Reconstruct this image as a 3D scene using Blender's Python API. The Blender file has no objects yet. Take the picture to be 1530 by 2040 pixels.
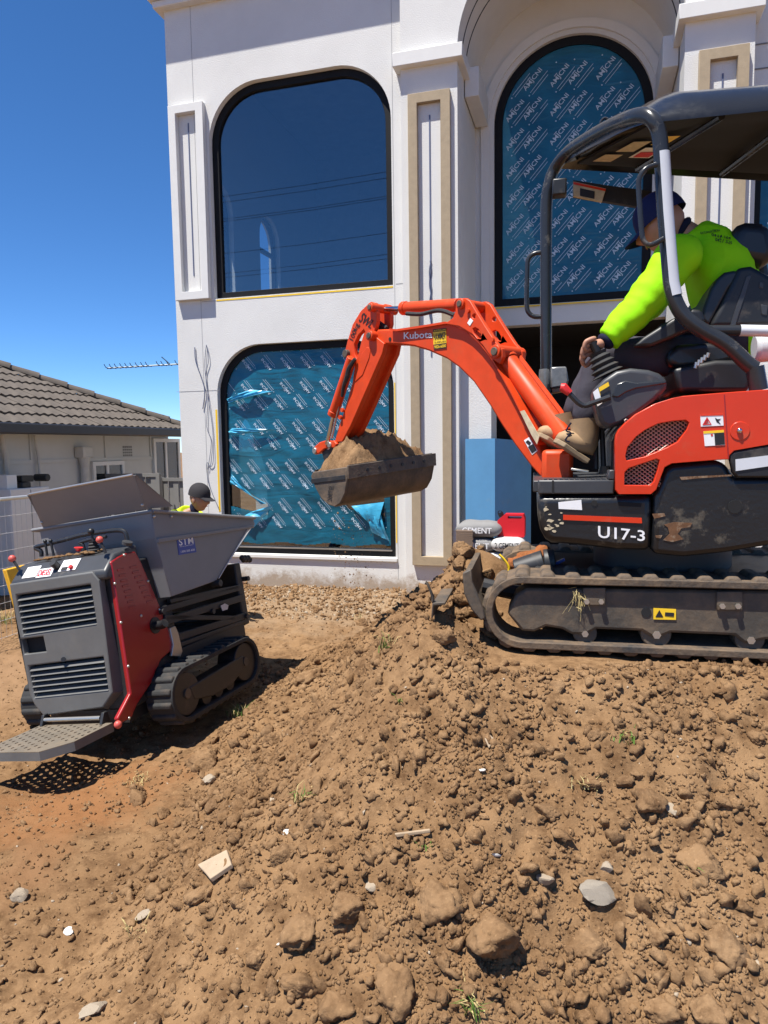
import bpy, bmesh, math, random
import numpy as np
from mathutils import Vector, Matrix, Euler, noise as mnoise
from mathutils.geometry import tessellate_polygon
random.seed(7); rng = np.random.default_rng(7)
R = math.radians
scene = bpy.context.scene
col = scene.collection
# ------------------------------------------------------------------ camera
FPX, PITCH, ROLL, CAMH = 1414.0, R(5.25), R(-0.82), 1.7
cp, sp = math.cos(PITCH), math.sin(PITCH)
_r0, _fw, _u0 = Vector((1, 0, 0)), Vector((0, cp, -sp)), Vector((0, sp, cp))
_rt = _r0*math.cos(ROLL)+_u0*math.sin(ROLL); _up = _u0*math.cos(ROLL)-_r0*math.sin(ROLL)
CAM = Vector((0, 0, CAMH))
cd = bpy.data.cameras.new('camera'); cam = bpy.data.objects.new('camera', cd); col.objects.link(cam)
M3 = Matrix((_rt, _up, -_fw)).transposed()
cam.matrix_world = Matrix.Translation(CAM) @ M3.to_4x4()
cd.sensor_fit = 'VERTICAL'; cd.sensor_height = 36.0; cd.lens = 36.0*FPX/2040.0
cd.clip_start = 0.05; cd.clip_end = 2000
scene.camera = cam
# ------------------------------------------------------------------ sky and sun
YAW = R(15.9)
SUN_AZ = YAW + R(36)            # from behind the camera towards the left
SUN_EL = R(68.5)
sdir = Vector((-math.sin(SUN_AZ)*math.cos(SUN_EL), -math.cos(SUN_AZ)*math.cos(SUN_EL), math.sin(SUN_EL)))
world = bpy.data.worlds.new('World'); scene.world = world; world.use_nodes = True
nt = world.node_tree; bg = nt.nodes['Background']
sky = nt.nodes.new('ShaderNodeTexSky'); sky.sky_type = 'NISHITA'; sky.sun_disc = False
sky.sun_elevation = SUN_EL; sky.sun_rotation = math.atan2(sdir.x, sdir.y)
sky.altitude = 60; sky.air_density = 0.6; sky.dust_density = 0.0; sky.ozone_density = 8.0
hs_ = nt.nodes.new('ShaderNodeHueSaturation'); hs_.inputs['Saturation'].default_value = 1.13
nt.links.new(sky.outputs[0], hs_.inputs['Color']); nt.links.new(hs_.outputs[0], bg.inputs[0]); bg.inputs[1].default_value = 0.11
sl = bpy.data.lights.new('sun', 'SUN'); sl.energy = 5.0; sl.angle = R(0.53); sl.color = (1.0, 0.955, 0.88)
so = bpy.data.objects.new('sun', sl); col.objects.link(so)
so.rotation_euler = (-sdir).to_track_quat('-Z', 'Y').to_euler(); so.location = (-8, -6, 14)
vs = scene.view_settings; vs.view_transform = 'Standard'; vs.look = 'None'; vs.gamma = 1; vs.use_curve_mapping = False
vs.exposure = 0.8
# ------------------------------------------------------------------ pixel helpers: photo pixel -> point on a real plane
def ray(px, py): return _rt*((px-765)/FPX) - _up*((py-1020)/FPX) + _fw
def at(px, py, Y): d = ray(px, py); return CAM + d*(Y/d.y)
def crop(x0, y0, s): return lambda x, y: (x0+s*x, y0+s*y)
CA = crop(0, 900, .366); CFz = crop(0, 1020, .2353); C2 = crop(980, 150, .3595); C3 = crop(980, 650, .3595)
C4 = crop(580, 560, .3595); CS = crop(1200, 380, .2157); CT = crop(840, 1060, .1895); CL = crop(1080, 600, .2092)
class Fr:
    """A local frame with orthonormal axes; on(px,py,axis,val) = point where the sight line meets the local plane."""
    def __init__(s, o, X, Y, Z): s.o, s.A = Vector(o), (Vector(X).normalized(), Vector(Y).normalized(), Vector(Z).normalized())
    def p(s, x, y, z): return s.o + s.A[0]*x + s.A[1]*y + s.A[2]*z
    def l(s, w): d = Vector(w)-s.o; return Vector((d.dot(s.A[0]), d.dot(s.A[1]), d.dot(s.A[2])))
    def on(s, px, py, ax, val):
        n = s.A[ax]; d = ray(px, py); P0 = s.o+n*val
        return CAM + d*((P0-CAM).dot(n)/d.dot(n))
    def mat(s):
        m = Matrix((s.A[0], s.A[1], s.A[2])).transposed().to_4x4(); m.translation = s.o; return m
# ------------------------------------------------------------------ objects
WM = {}
def setp(o, label=None, cat=None, group=None, kind=None):
    if label: o['label'] = label
    if cat: o['category'] = cat
    if group: o['group'] = group
    if kind: o['kind'] = kind
    return o
def thing(name, label, cat, fr=None, loc=(0, 0, 0), group=None):
    o = bpy.data.objects.new(name, None); col.objects.link(o); o.empty_display_size = .1
    m = fr.mat() if fr else Matrix.Translation(Vector(loc))
    o.matrix_world = m; WM[o.name] = m
    return setp(o, label, cat, group)
def link_mesh(name, me, parent=None, world=None):
    o = bpy.data.objects.new(name, me); col.objects.link(o)
    m = Matrix.Identity(4) if world is None else world
    if parent is not None:
        o.parent = parent; o.matrix_parent_inverse = Matrix.Identity(4)
        o.matrix_basis = WM[parent.name].inverted() @ m
    else: o.matrix_basis = m
    WM[o.name] = m
    return o
class MB:
    """Collects shapes in world coordinates; build() links them as one mesh object."""
    def __init__(s): s.v = []; s.f = []
    def add(s, vs, fs):
        n = len(s.v); s.v += [Vector(v) for v in vs]; s.f += [[n+i for i in f] for f in fs]; return s
    def hexa(s, b, t):   # bottom 4, top 4
        return s.add(list(b)+list(t), [(3,2,1,0),(4,5,6,7),(0,1,5,4),(1,2,6,5),(2,3,7,6),(3,0,4,7)])
    def box(s, fr, x0, x1, y0, y1, z0, z1):
        P = fr.p
        return s.hexa([P(x0,y0,z0),P(x1,y0,z0),P(x1,y1,z0),P(x0,y1,z0)], [P(x0,y0,z1),P(x1,y0,z1),P(x1,y1,z1),P(x0,y1,z1)])
    def prism(s, poly, vec):
        vec = Vector(vec); n = len(poly); a = [Vector(q) for q in poly]; b = [q+vec for q in a]
        return s.add(a+b, [list(range(n))[::-1], list(range(n, 2*n))]+[(i, (i+1) % n, n+(i+1) % n, n+i) for i in range(n)])
    def plate(s, outer, holes, vec):
        vec = Vector(vec); loops = [[Vector(q) for q in outer]]+[[Vector(q) for q in h] for h in holes]
        allv = [q for l in loops for q in l]; tris = tessellate_polygon(loops); N = len(allv)
        fs = [tuple(t) for t in tris]+[tuple(N+i for i in reversed(t)) for t in tris]
        k = 0
        for l in loops:
            n = len(l); fs += [(k+i, k+(i+1) % n, N+k+(i+1) % n, N+k+i) for i in range(n)]; k += n
        return s.add(allv+[q+vec for q in allv], fs)
    def quad(s, a, b, c, d): return s.add([a, b, c, d], [(0, 1, 2, 3)])
    def tube(s, path, r, n=10, smooth=0, closed=False, caps=True):
        P = [Vector(q) for q in path]; rs = list(r) if isinstance(r, (list, tuple)) else [r]*len(P)
        if smooth:
            Q, Rr = [], []
            m = len(P)
            for i in range(m if closed else m-1):
                p0 = P[i-1] if (i or closed) else P[0]; p1 = P[i]; p2 = P[(i+1) % m]; p3 = P[(i+2) % m] if (closed or i+2 < m) else P[-1]
                for k in range(smooth):
                    t = k/smooth
                    Q.append(.5*((2*p1)+(p2-p0)*t+(2*p0-5*p1+4*p2-p3)*t*t+(3*p1-p0-3*p2+p3)*t**3)); Rr.append(rs[i]*(1-t)+rs[(i+1) % m]*t)
            if not closed: Q.append(P[-1]); Rr.append(rs[-1])
            P, rs = Q, Rr
        m = len(P); rings = []
        T0 = (P[1]-P[0]).normalized(); ref = Vector((0, 0, 1)) if abs(T0.z) < .9 else Vector((1, 0, 0)); N = T0.cross(ref).normalized()
        for i in range(m):
            a = P[i-1] if (i or closed) else P[0]; b = P[(i+1) % m] if (i < m-1 or closed) else P[-1]
            T = (b-a).normalized(); N = (N-T*N.dot(T)).normalized(); Bn = T.cross(N)
            rings.append([P[i]+(N*math.cos(2*math.pi*k/n)+Bn*math.sin(2*math.pi*k/n))*rs[i] for k in range(n)])
        vs = [q for g in rings for q in g]; fs = []
        for i in range(m if closed else m-1):
            j = (i+1) % m
            fs += [(i*n+k, i*n+(k+1) % n, j*n+(k+1) % n, j*n+k) for k in range(n)]
        if caps and not closed: fs += [tuple(range(n))[::-1], tuple((m-1)*n+k for k in range(n))]
        return s.add(vs, fs)
    def cyl(s, a, b, r, n=16, r2=None): return s.tube([a, b], [r, r if r2 is None else r2], n)
    def ball(s, c, r, nu=12, nv=8, fr=None):
        c = Vector(c); rr = Vector((r, r, r)) if isinstance(r, (int, float)) else Vector(r)
        A = fr.A if fr else (Vector((1, 0, 0)), Vector((0, 1, 0)), Vector((0, 0, 1)))
        vs = []; fs = []
        for i in range(nv+1):
            th = math.pi*i/nv
            for k in range(nu):
                ph = 2*math.pi*k/nu
                vs.append(c+A[0]*(rr.x*math.sin(th)*math.cos(ph))+A[1]*(rr.y*math.sin(th)*math.sin(ph))+A[2]*(rr.z*math.cos(th)))
        for i in range(nv):
            for k in range(nu): fs.append((i*nu+k, (i+1)*nu+k, (i+1)*nu+(k+1) % nu, i*nu+(k+1) % nu))
        return s.add(vs, fs)
    def surf(s, rows, thick=None):
        n = len(rows[0]); m = len(rows); vs = [Vector(q) for r in rows for q in r]
        fs = [(i*n+k, i*n+k+1, (i+1)*n+k+1, (i+1)*n+k) for i in range(m-1) for k in range(n-1)]
        if thick is None: return s.add(vs, fs)
        t = Vector(thick); N = len(vs); fs2 = [tuple(N+i for i in reversed(f)) for f in fs]
        rim = [i for i in range(n)]+[i*n+n-1 for i in range(1, m)]+[(m-1)*n+k for k in range(n-2, -1, -1)]+[i*n for i in range(m-2, 0, -1)]
        side = [(rim[i], N+rim[i], N+rim[(i+1) % len(rim)], rim[(i+1) % len(rim)]) for i in range(len(rim))]
        return s.add(vs+[q+t for q in vs], fs+fs2+side)
    def text(s, txt, bl, br, tr, tl, off=(0, 0, 0)):
        vs, fs = text_geo(txt); bl, br, tr, tl = map(Vector, (bl, br, tr, tl)); off = Vector(off)
        return s.add([(bl*(1-a)+br*a)*(1-b)+(tl*(1-a)+tr*a)*b+off for a, b in vs], fs)
    def build(s, name, mat, parent=None, bevel=0, smooth=35, seg=2, fix=True):
        me = bpy.data.meshes.new(name)
        inv = WM[parent.name].inverted() if parent is not None else Matrix.Identity(4)
        if parent is None:
            c = Vector((0, 0, 0))
            for v in s.v: c += v
            c /= max(1, len(s.v)); zmin = min(v.z for v in s.v); base = Matrix.Translation((c.x, c.y, zmin)); inv = base.inverted()
        me.from_pydata([inv @ v for v in s.v], [], s.f)
        if fix:
            bm = bmesh.new(); bm.from_mesh(me); bmesh.ops.recalc_face_normals(bm, faces=bm.faces); bm.to_mesh(me); bm.free()
        if mat: me.materials.append(mat)
        if smooth:
            me.polygons.foreach_set('use_smooth', [True]*len(me.polygons)); me.set_sharp_from_angle(angle=R(smooth))
        o = bpy.data.objects.new(name, me); col.objects.link(o)
        if parent is not None:
            o.parent = parent; o.matrix_parent_inverse = Matrix.Identity(4); WM[o.name] = WM[parent.name]
        else: o.matrix_basis = base; WM[o.name] = base
        if bevel:
            b = o.modifiers.new('bevel', 'BEVEL'); b.width = bevel; b.segments = seg; b.limit_method = 'ANGLE'; b.angle_limit = R(38)
        return o
_tc = {}
def text_geo(txt):
    if txt in _tc: return _tc[txt]
    cu = bpy.data.curves.new('lettering', 'FONT'); cu.body = txt; cu.resolution_u = 3; cu.offset = .012
    o = bpy.data.objects.new('lettering', cu); col.objects.link(o)
    dg = bpy.context.evaluated_depsgraph_get(); me = o.evaluated_get(dg).to_mesh()
    vs = [(v.co.x, v.co.y) for v in me.vertices]; fs = [tuple(p.vertices) for p in me.polygons]
    o.evaluated_get(dg).to_mesh_clear(); bpy.data.objects.remove(o); bpy.data.curves.remove(cu)
    x0, x1 = min(a for a, b in vs), max(a for a, b in vs); y0, y1 = min(b for a, b in vs), max(b for a, b in vs)
    _tc[txt] = ([((a-x0)/(x1-x0), (b-y0)/(y1-y0)) for a, b in vs], fs); return _tc[txt]
# ------------------------------------------------------------------ materials
def srgb(r, g, b):
    f = lambda c: (c/255/12.92) if c <= 10 else ((c/255+.055)/1.055)**2.4
    return (f(r), f(g), f(b))
def pmat(name, c, rough=.5, metal=0., var=.12, vscale=6., dirt=None, dscale=4., damt=.5, bump=0., bscale=60., spec=.5, coat=0., edge=.08, alpha=1.):
    m = bpy.data.materials.new(name); m.use_nodes = True; n = m.node_tree.nodes; l = m.node_tree.links; b = n['Principled BSDF']
    tc = n.new('ShaderNodeTexCoord'); tx = n.new('ShaderNodeTexNoise'); tx.inputs['Scale'].default_value = vscale; tx.inputs['Detail'].default_value = 6; tx.inputs['Roughness'].default_value = .65
    l.new(tc.outputs['Object'], tx.inputs['Vector'])
    mr = n.new('ShaderNodeMapRange'); mr.inputs[1].default_value = .3; mr.inputs[2].default_value = .7; mr.inputs[3].default_value = 1-var; mr.inputs[4].default_value = 1+var
    l.new(tx.outputs['Fac'], mr.inputs[0])
    mx = n.new('ShaderNodeMix'); mx.data_type = 'RGBA'; mx.blend_type = 'MULTIPLY'; mx.inputs[0].default_value = 1; mx.inputs[6].default_value = (*c, 1)
    l.new(mr.outputs[0], mx.inputs[7]); out = mx.outputs[2]
    b.inputs['Roughness'].default_value = rough
    if dirt:
        t2 = n.new('ShaderNodeTexNoise'); t2.inputs['Scale'].default_value = dscale; t2.inputs['Detail'].default_value = 9; t2.inputs['Roughness'].default_value = .72
        l.new(tc.outputs['Object'], t2.inputs['Vector'])
        m2 = n.new('ShaderNodeMapRange'); m2.inputs[1].default_value = .62-.3*damt; m2.inputs[2].default_value = .62-.3*damt+edge+.1; m2.inputs[4].default_value = min(1, .35+.6*damt)
        l.new(t2.outputs['Fac'], m2.inputs[0])
        m3 = n.new('ShaderNodeMix'); m3.data_type = 'RGBA'; l.new(m2.outputs[0], m3.inputs[0]); l.new(out, m3.inputs[6]); m3.inputs[7].default_value = (*dirt, 1); out = m3.outputs[2]
        m4 = n.new('ShaderNodeMapRange'); m4.inputs[3].default_value = rough; m4.inputs[4].default_value = .85; l.new(m2.outputs[0], m4.inputs[0]); l.new(m4.outputs[0], b.inputs['Roughness'])
    l.new(out, b.inputs['Base Color'])
    b.inputs['Metallic'].default_value = metal; b.inputs['Specular IOR Level'].default_value = spec; b.inputs['Coat Weight'].default_value = coat; b.inputs['Alpha'].default_value = alpha
    if bump:
        t3 = n.new('ShaderNodeTexNoise'); t3.inputs['Scale'].default_value = bscale; t3.inputs['Detail'].default_value = 5; l.new(tc.outputs['Object'], t3.inputs['Vector'])
        bp = n.new('ShaderNodeBump'); bp.inputs['Strength'].default_value = bump; bp.inputs['Distance'].default_value = .01; l.new(t3.outputs['Fac'], bp.inputs['Height']); l.new(bp.outputs[0], b.inputs['Normal'])
    return m
DUST = (.29, .185, .098)
M = dict(
 render=pmat('white_render', (.66, .652, .622), .85, var=.055, vscale=1.3, bump=.35, bscale=80, dirt=(.55, .52, .48), dscale=1.3, damt=.02),
 trimw=pmat('white_trim', (.68, .672, .642), .7, var=.03),
 gold=pmat('tan_trim', (.36, .28, .18), .75, var=.1, vscale=14, bump=.15, bscale=120),
 black=pmat('black_frame', (.008, .008, .009), .6, spec=.2),
 dark=pmat('dark_void', (.01, .01, .011), .9),  # near-black; mostly painted shade inside openings and holes
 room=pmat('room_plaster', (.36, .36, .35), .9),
 orange=pmat('kubota_orange', (.60, .038, .009), .3, var=.06, dirt=(.42, .12, .06), dscale=9, damt=.2, coat=.08, spec=.35),
 orangeb=pmat('boom_orange', (.61, .057, .010), .45, var=.12, vscale=9, dirt=(.3, .13, .06), dscale=11, damt=.26, edge=.25, spec=.3),
 bodyblk=pmat('scuffed_black', (.010, .0105, .012), .33, dirt=(.30, .25, .17), dscale=4.5, damt=.16, edge=.02, bump=.1),
 blk=pmat('black_plastic', (.012, .0125, .014), .45, var=.2, dirt=(.16, .13, .1), dscale=7, damt=.18),
 charc=pmat('charcoal_plastic', (.04, .042, .046), .42, var=.12, dirt=(.2, .17, .14), dscale=5, damt=.2),
 tubegrey=pmat('charcoal_paint', (.026, .028, .032), .27, var=.15, dirt=(.3, .27, .22), dscale=9, damt=.12, edge=.02, coat=.08, spec=.35),
 roofblk=pmat('roof_grey', (.018, .019, .022), .2, var=.1, dirt=(.12, .12, .12), dscale=4, damt=.14, edge=.3, coat=.15, spec=.4),
 rubber=pmat('dusty_rubber', (.03, .03, .03), .8, dirt=DUST, dscale=9, damt=.95, edge=.4, bump=.4, bscale=40),
 rubber2=pmat('dark_rubber', (.022, .022, .022), .8, dirt=(.16, .11, .07), dscale=6, damt=.3, edge=.2, bump=.3, bscale=40),
 bucketm=pmat('earthy_steel', (.06, .05, .04), .6, dirt=(.26, .17, .10), dscale=5, damt=.75, edge=.3, bump=.25, bscale=60),
 steel=pmat('dusty_steel', (.06, .052, .042), .6, dirt=DUST, dscale=6, damt=.62, edge=.4, bump=.2, bscale=50),
 dsteel=pmat('dark_steel', (.02, .02, .021), .5, dirt=(.14, .1, .07), dscale=8, damt=.22),
 chrome=pmat('chrome', (.6, .6, .62), .12, metal=1., var=.03),
 zinc=pmat('zinc', (.5, .47, .42), .35, metal=.8, var=.1),
 white=pmat('white_vinyl', (.8, .8, .8), .5, var=.03), tape=pmat('reflective_tape', (.6, .62, .65), .25, var=.05, dirt=(.4, .38, .36), dscale=9, damt=.05),
 yellow=pmat('yellow_vinyl', (.85, .55, .02), .5, var=.04), ctape=pmat('clear_tape', (.16, .165, .17), .2, var=.3, vscale=20), red=pmat('red_vinyl', (.6, .02, .02), .5, var=.04), inkblk=pmat('black_ink', (.012, .012, .014), .6, var=.02),
 blue=pmat('blue_vinyl', (.03, .06, .3), .4, var=.05),
 dumpred=pmat('dumper_red', (.3, .0105, .0105), .32, var=.1, vscale=3, coat=.15),
 cover=pmat('dumper_cover', (.115, .115, .112), .55, var=.12, dirt=(.22, .18, .13), dscale=3.5, damt=.38, edge=.4),
 hopper=pmat('hopper_grey', (.2, .2, .203), .45, var=.05, dirt=(.27, .22, .17), dscale=3, damt=.14, edge=.5),
 knob=pmat('faded_red_knob', (.55, .09, .07), .45, var=.08),
 check=pmat('platform_steel', (.2, .17, .13), .5, metal=.3, dirt=(.33, .22, .12), dscale=5, damt=.55, edge=.5),
 hivis=pmat('hivis_green', (.30, .74, .004), .75, var=.04, spec=.2, bump=.3, bscale=16),
 hivisy=pmat('hivis_yellow', (.62, .86, .02), .75, var=.04, spec=.2),
 navy=pmat('navy_cloth', (.012, .014, .035), .85, var=.1, spec=.2), trouser=pmat('trouser_cloth', (.05, .046, .058), .9, var=.15, spec=.2, bump=.4, bscale=18),
 cap=pmat('cap_navy', (.012, .018, .07), .8, spec=.2), capb=pmat('cap_black', (.035, .032, .034), .85, spec=.2),
 skin=pmat('skin', (.40, .20, .125), .55, var=.1, vscale=20), hair=pmat('hair', (.05, .04, .035), .8),
 boot=pmat('tan_boot', (.36, .235, .125), .8, var=.12, dirt=(.2, .14, .09), dscale=9, damt=.3), sole=pmat('boot_sole', (.28, .2, .12), .8),
 seat=pmat('seat_vinyl', (.012, .012, .013), .42, var=.15, coat=.15),
 nwall=pmat('neighbour_cladding', (.52, .52, .49), .8, var=.06, vscale=2), ntile=pmat('roof_tile', (.095, .078, .064), .85, var=.22, vscale=5, dirt=(.17, .14, .11), dscale=9, damt=.15),
 gutter=pmat('gutter', (.025, .028, .035), .4), pipe=pmat('pvc_pipe', (.5, .48, .43), .6), cbond=pmat('colorbond', (.2, .195, .185), .55, var=.06),
 bluebd=pmat('blue_board', (.10, .29, .5), .7, var=.08, vscale=3, dirt=(.3, .33, .3), dscale=2.5, damt=.12, edge=.1),
 bag=pmat('cement_bag', (.2, .195, .19), .8, var=.08, bump=.4, bscale=14), bagw=pmat('white_bag', (.5, .49, .47), .75, var=.05, bump=.4, bscale=14),
 can=pmat('jerry_red', (.6, .012, .02), .4, var=.04), card=pmat('brown_stack', (.2, .14, .1), .85),
 wire=pmat('galv_wire', (.6, .6, .6), .4, metal=.6), fencey=pmat('yellow_plastic', (.75, .4, .02), .5),
 timber=pmat('grey_timber', (.34, .25, .16), .85, var=.25, vscale=14), brick=pmat('pale_fragment', (.36, .27, .18), .85, var=.15, vscale=12),
 stone=pmat('pale_stone', (.33, .265, .19), .85, var=.2, vscale=25, bump=.4), stonew=pmat('white_chip', (.6, .57, .52), .8), stoneg=pmat('grey_stone', (.27, .23, .18), .85, var=.2, vscale=25, bump=.4),
 grass=pmat('green_grass', (.09, .17, .02), .7, var=.3), straw=pmat('dry_grass', (.42, .33, .14), .8, var=.25), joint=pmat('joint_grey', (.34, .34, .34), .9), antenna=pmat('antenna_metal', (.05, .12, .2), .4), cable=pmat('cable_blue', (.1, .12, .2), .5),
)
def splash(m, zlo, zhi, c):   # mud thrown up against the foot of the wall
    n = m.node_tree.nodes; l = m.node_tree.links; b = n['Principled BSDF']; src = b.inputs['Base Color'].links[0].from_socket
    g = n.new('ShaderNodeNewGeometry'); sx = n.new('ShaderNodeSeparateXYZ'); l.new(g.outputs['Position'], sx.inputs[0])
    t = n.new('ShaderNodeTexNoise'); t.inputs['Scale'].default_value = 4; t.inputs['Detail'].default_value = 12; t.inputs['Roughness'].default_value = .8; l.new(g.outputs['Position'], t.inputs['Vector'])
    r = n.new('ShaderNodeMapRange'); r.inputs[1].default_value = zlo; r.inputs[2].default_value = zhi; r.inputs[3].default_value = .22; r.inputs[4].default_value = -.32; l.new(sx.outputs['Z'], r.inputs[0])
    a = n.new('ShaderNodeMath'); l.new(t.outputs['Fac'], a.inputs[0]); l.new(r.outputs[0], a.inputs[1])
    r2 = n.new('ShaderNodeMapRange'); r2.inputs[1].default_value = .5; r2.inputs[2].default_value = .68; r2.inputs[4].default_value = .8; l.new(a.outputs[0], r2.inputs[0])
    mx = n.new('ShaderNodeMix'); mx.data_type = 'RGBA'; l.new(r2.outputs[0], mx.inputs[0]); l.new(src, mx.inputs[6]); mx.inputs[7].default_value = (*c, 1); l.new(mx.outputs[2], b.inputs['Base Color'])
splash(M['render'], .0, .42, (.3, .21, .13))
def soil_mat(name, c1, c2, c3, orange_at=None, bump=.5):
    m = bpy.data.materials.new(name); m.use_nodes = True; n = m.node_tree.nodes; l = m.node_tree.links; b = n['Principled BSDF']
    b.inputs['Roughness'].default_value = .95; b.inputs['Specular IOR Level'].default_value = .15
    tc = n.new('ShaderNodeNewGeometry'); pos = tc.outputs['Position']
    def nz(sc, det=8, ro=.65):
        t = n.new('ShaderNodeTexNoise'); t.inputs['Scale'].default_value = sc; t.inputs['Detail'].default_value = det; t.inputs['Roughness'].default_value = ro; l.new(pos, t.inputs['Vector']); return t.outputs['Fac']
    def rng_(x, a, b_, c=0., d=1.):
        t = n.new('ShaderNodeMapRange'); t.inputs[1].default_value = a; t.inputs[2].default_value = b_; t.inputs[3].default_value = c; t.inputs[4].default_value = d; l.new(x, t.inputs[0]); return t.outputs[0]
    def mix(f, a, b_):
        t = n.new('ShaderNodeMix'); t.data_type = 'RGBA'; l.new(f, t.inputs[0])
        for s, q in ((6, a), (7, b_)):
            if isinstance(q, tuple): t.inputs[s].default_value = (*q, 1)
            else: l.new(q, t.inputs[s])
        return t.outputs[2]
    cc = mix(rng_(nz(1.6), .38, .62), c1, c2)
    cc = mix(rng_(nz(11, 10, .72), .46, .66), cc, c3)
    cc = mix(rng_(nz(.9, 6, .6), .52, .7, 0, .55), cc, c3)
    cc = mix(rng_(nz(90, 4, .6), .6, .72, 0, .5), cc, tuple(1.6*q for q in c2))
    if orange_at:
        for (ox, oy, rad), oc in orange_at:
            d = n.new('ShaderNodeVectorMath'); d.operation = 'DISTANCE'; l.new(pos, d.inputs[0]); d.inputs[1].default_value = (ox, oy, .1)
            a = n.new('ShaderNodeMath'); a.operation = 'MULTIPLY_ADD'; l.new(nz(3.5, 8, .7), a.inputs[0]); a.inputs[1].default_value = -2.2*rad; l.new(d.outputs['Value'], a.inputs[2])
            cc = mix(rng_(a.outputs[0], -.65*rad, .15*rad, .9, 0.), cc, oc)
    l.new(cc, b.inputs['Base Color'])
    bp = n.new('ShaderNodeBump'); bp.inputs['Strength'].default_value = bump; bp.inputs['Distance'].default_value = .02; l.new(nz(55, 10, .75), bp.inputs['Height']); l.new(bp.outputs[0], b.inputs['Normal'])
    return m
S1, S2, S3 = (.192, .108, .050), (.262, .157, .078), (.105, .056, .025)
M['soil'] = soil_mat('soil', S1, S2, S3, [((-1.6, 3.45, .5), (.24, .11, .044)), ((-.4, 7.9, 1.4), (.27, .185, .112)), ((-2.8, 5.6, 1.2), (.25, .15, .08)), ((-1.5, 2.75, .25), (.22, .118, .056))])
M['clod'] = soil_mat('clod_soil', (.215, .124, .06), (.285, .175, .09), (.125, .068, .032), bump=.55)
M['oclod'] = soil_mat('orange_clod', (.34, .11, .036), (.28, .12, .045), (.2, .08, .032), bump=.6)
def glass_mat(name, tint, refl=1.0, rough=.01):
    m = bpy.data.materials.new(name); m.use_nodes = True; n = m.node_tree.nodes; l = m.node_tree.links; n.remove(n['Principled BSDF'])
    tr = n.new('ShaderNodeBsdfTransparent'); tr.inputs[0].default_value = (*tint, 1); gl = n.new('ShaderNodeBsdfGlossy'); gl.inputs['Roughness'].default_value = rough; gl.inputs[0].default_value = (refl, refl, refl, 1)
    lw = n.new('ShaderNodeLayerWeight'); pw = n.new('ShaderNodeMath'); pw.operation = 'POWER'; l.new(lw.outputs['Facing'], pw.inputs[0]); pw.inputs[1].default_value = 5; fr = n.new('ShaderNodeMath'); fr.operation = 'MULTIPLY_ADD'; l.new(pw.outputs[0], fr.inputs[0]); fr.inputs[1].default_value = .88; fr.inputs[2].default_value = .13; mx = n.new('ShaderNodeMixShader'); l.new(fr.outputs[0], mx.inputs[0]); l.new(tr.outputs[0], mx.inputs[1]); l.new(gl.outputs[0], mx.inputs[2]); l.new(mx.outputs[0], n['Material Output'].inputs[0]); return m
M['glass'] = glass_mat('window_glass', (.62, .68, .72))
M['nglass'] = glass_mat('neighbour_glass', (.35, .4, .42))
def film_mat(name, c, c2, trans, rough=.28):
    m = bpy.data.materials.new(name); m.use_nodes = True; n = m.node_tree.nodes; l = m.node_tree.links; b = n['Principled BSDF']
    tc = n.new('ShaderNodeTexCoord'); t = n.new('ShaderNodeTexNoise'); t.inputs['Scale'].default_value = 1.6; t.inputs['Detail'].default_value = 5; t.inputs['Distortion'].default_value = 1.2; l.new(tc.outputs['Object'], t.inputs['Vector'])
    r = n.new('ShaderNodeMapRange'); r.inputs[1].default_value = .35; r.inputs[2].default_value = .65; l.new(t.outputs['Fac'], r.inputs[0])
    mx = n.new('ShaderNodeMix'); mx.data_type = 'RGBA'; l.new(r.outputs[0], mx.inputs[0]); mx.inputs[6].default_value = (*c, 1); mx.inputs[7].default_value = (*c2, 1); l.new(mx.outputs[2], b.inputs['Base Color'])
    b.inputs['Roughness'].default_value = rough; b.inputs['Specular IOR Level'].default_value = .6
    t2 = n.new('ShaderNodeTexNoise'); t2.inputs['Scale'].default_value = 3; t2.inputs['Detail'].default_value = 3; t2.inputs['Distortion'].default_value = 2.5; mp = n.new('ShaderNodeMapping'); mp.inputs['Scale'].default_value = (.5, 1, 2.2); l.new(tc.outputs['Object'], mp.inputs[0]); l.new(mp.outputs[0], t2.inputs['Vector'])
    bp = n.new('ShaderNodeBump'); bp.inputs['Strength'].default_value = .32; bp.inputs['Distance'].default_value = .03; l.new(t2.outputs['Fac'], bp.inputs['Height']); l.new(bp.outputs[0], b.inputs['Normal'])
    tr = n.new('ShaderNodeBsdfTransparent'); tr.inputs[0].default_value = (.25, .62, .8, 1); ms = n.new('ShaderNodeMixShader'); ms.inputs[0].default_value = 1-trans
    l.new(tr.outputs[0], ms.inputs[1]); l.new(b.outputs[0], ms.inputs[2]); l.new(ms.outputs[0], n['Material Output'].inputs[0]); return m
M['film'] = film_mat('blue_film', (.009, .12, .195), (.016, .17, .27), .34)
M['filmfold'] = film_mat('blue_film_fold', (.05, .35, .55), (.1, .45, .68), .1)
M['print'] = pmat('film_print', (.47, .57, .66), .6, var=.05)
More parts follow.
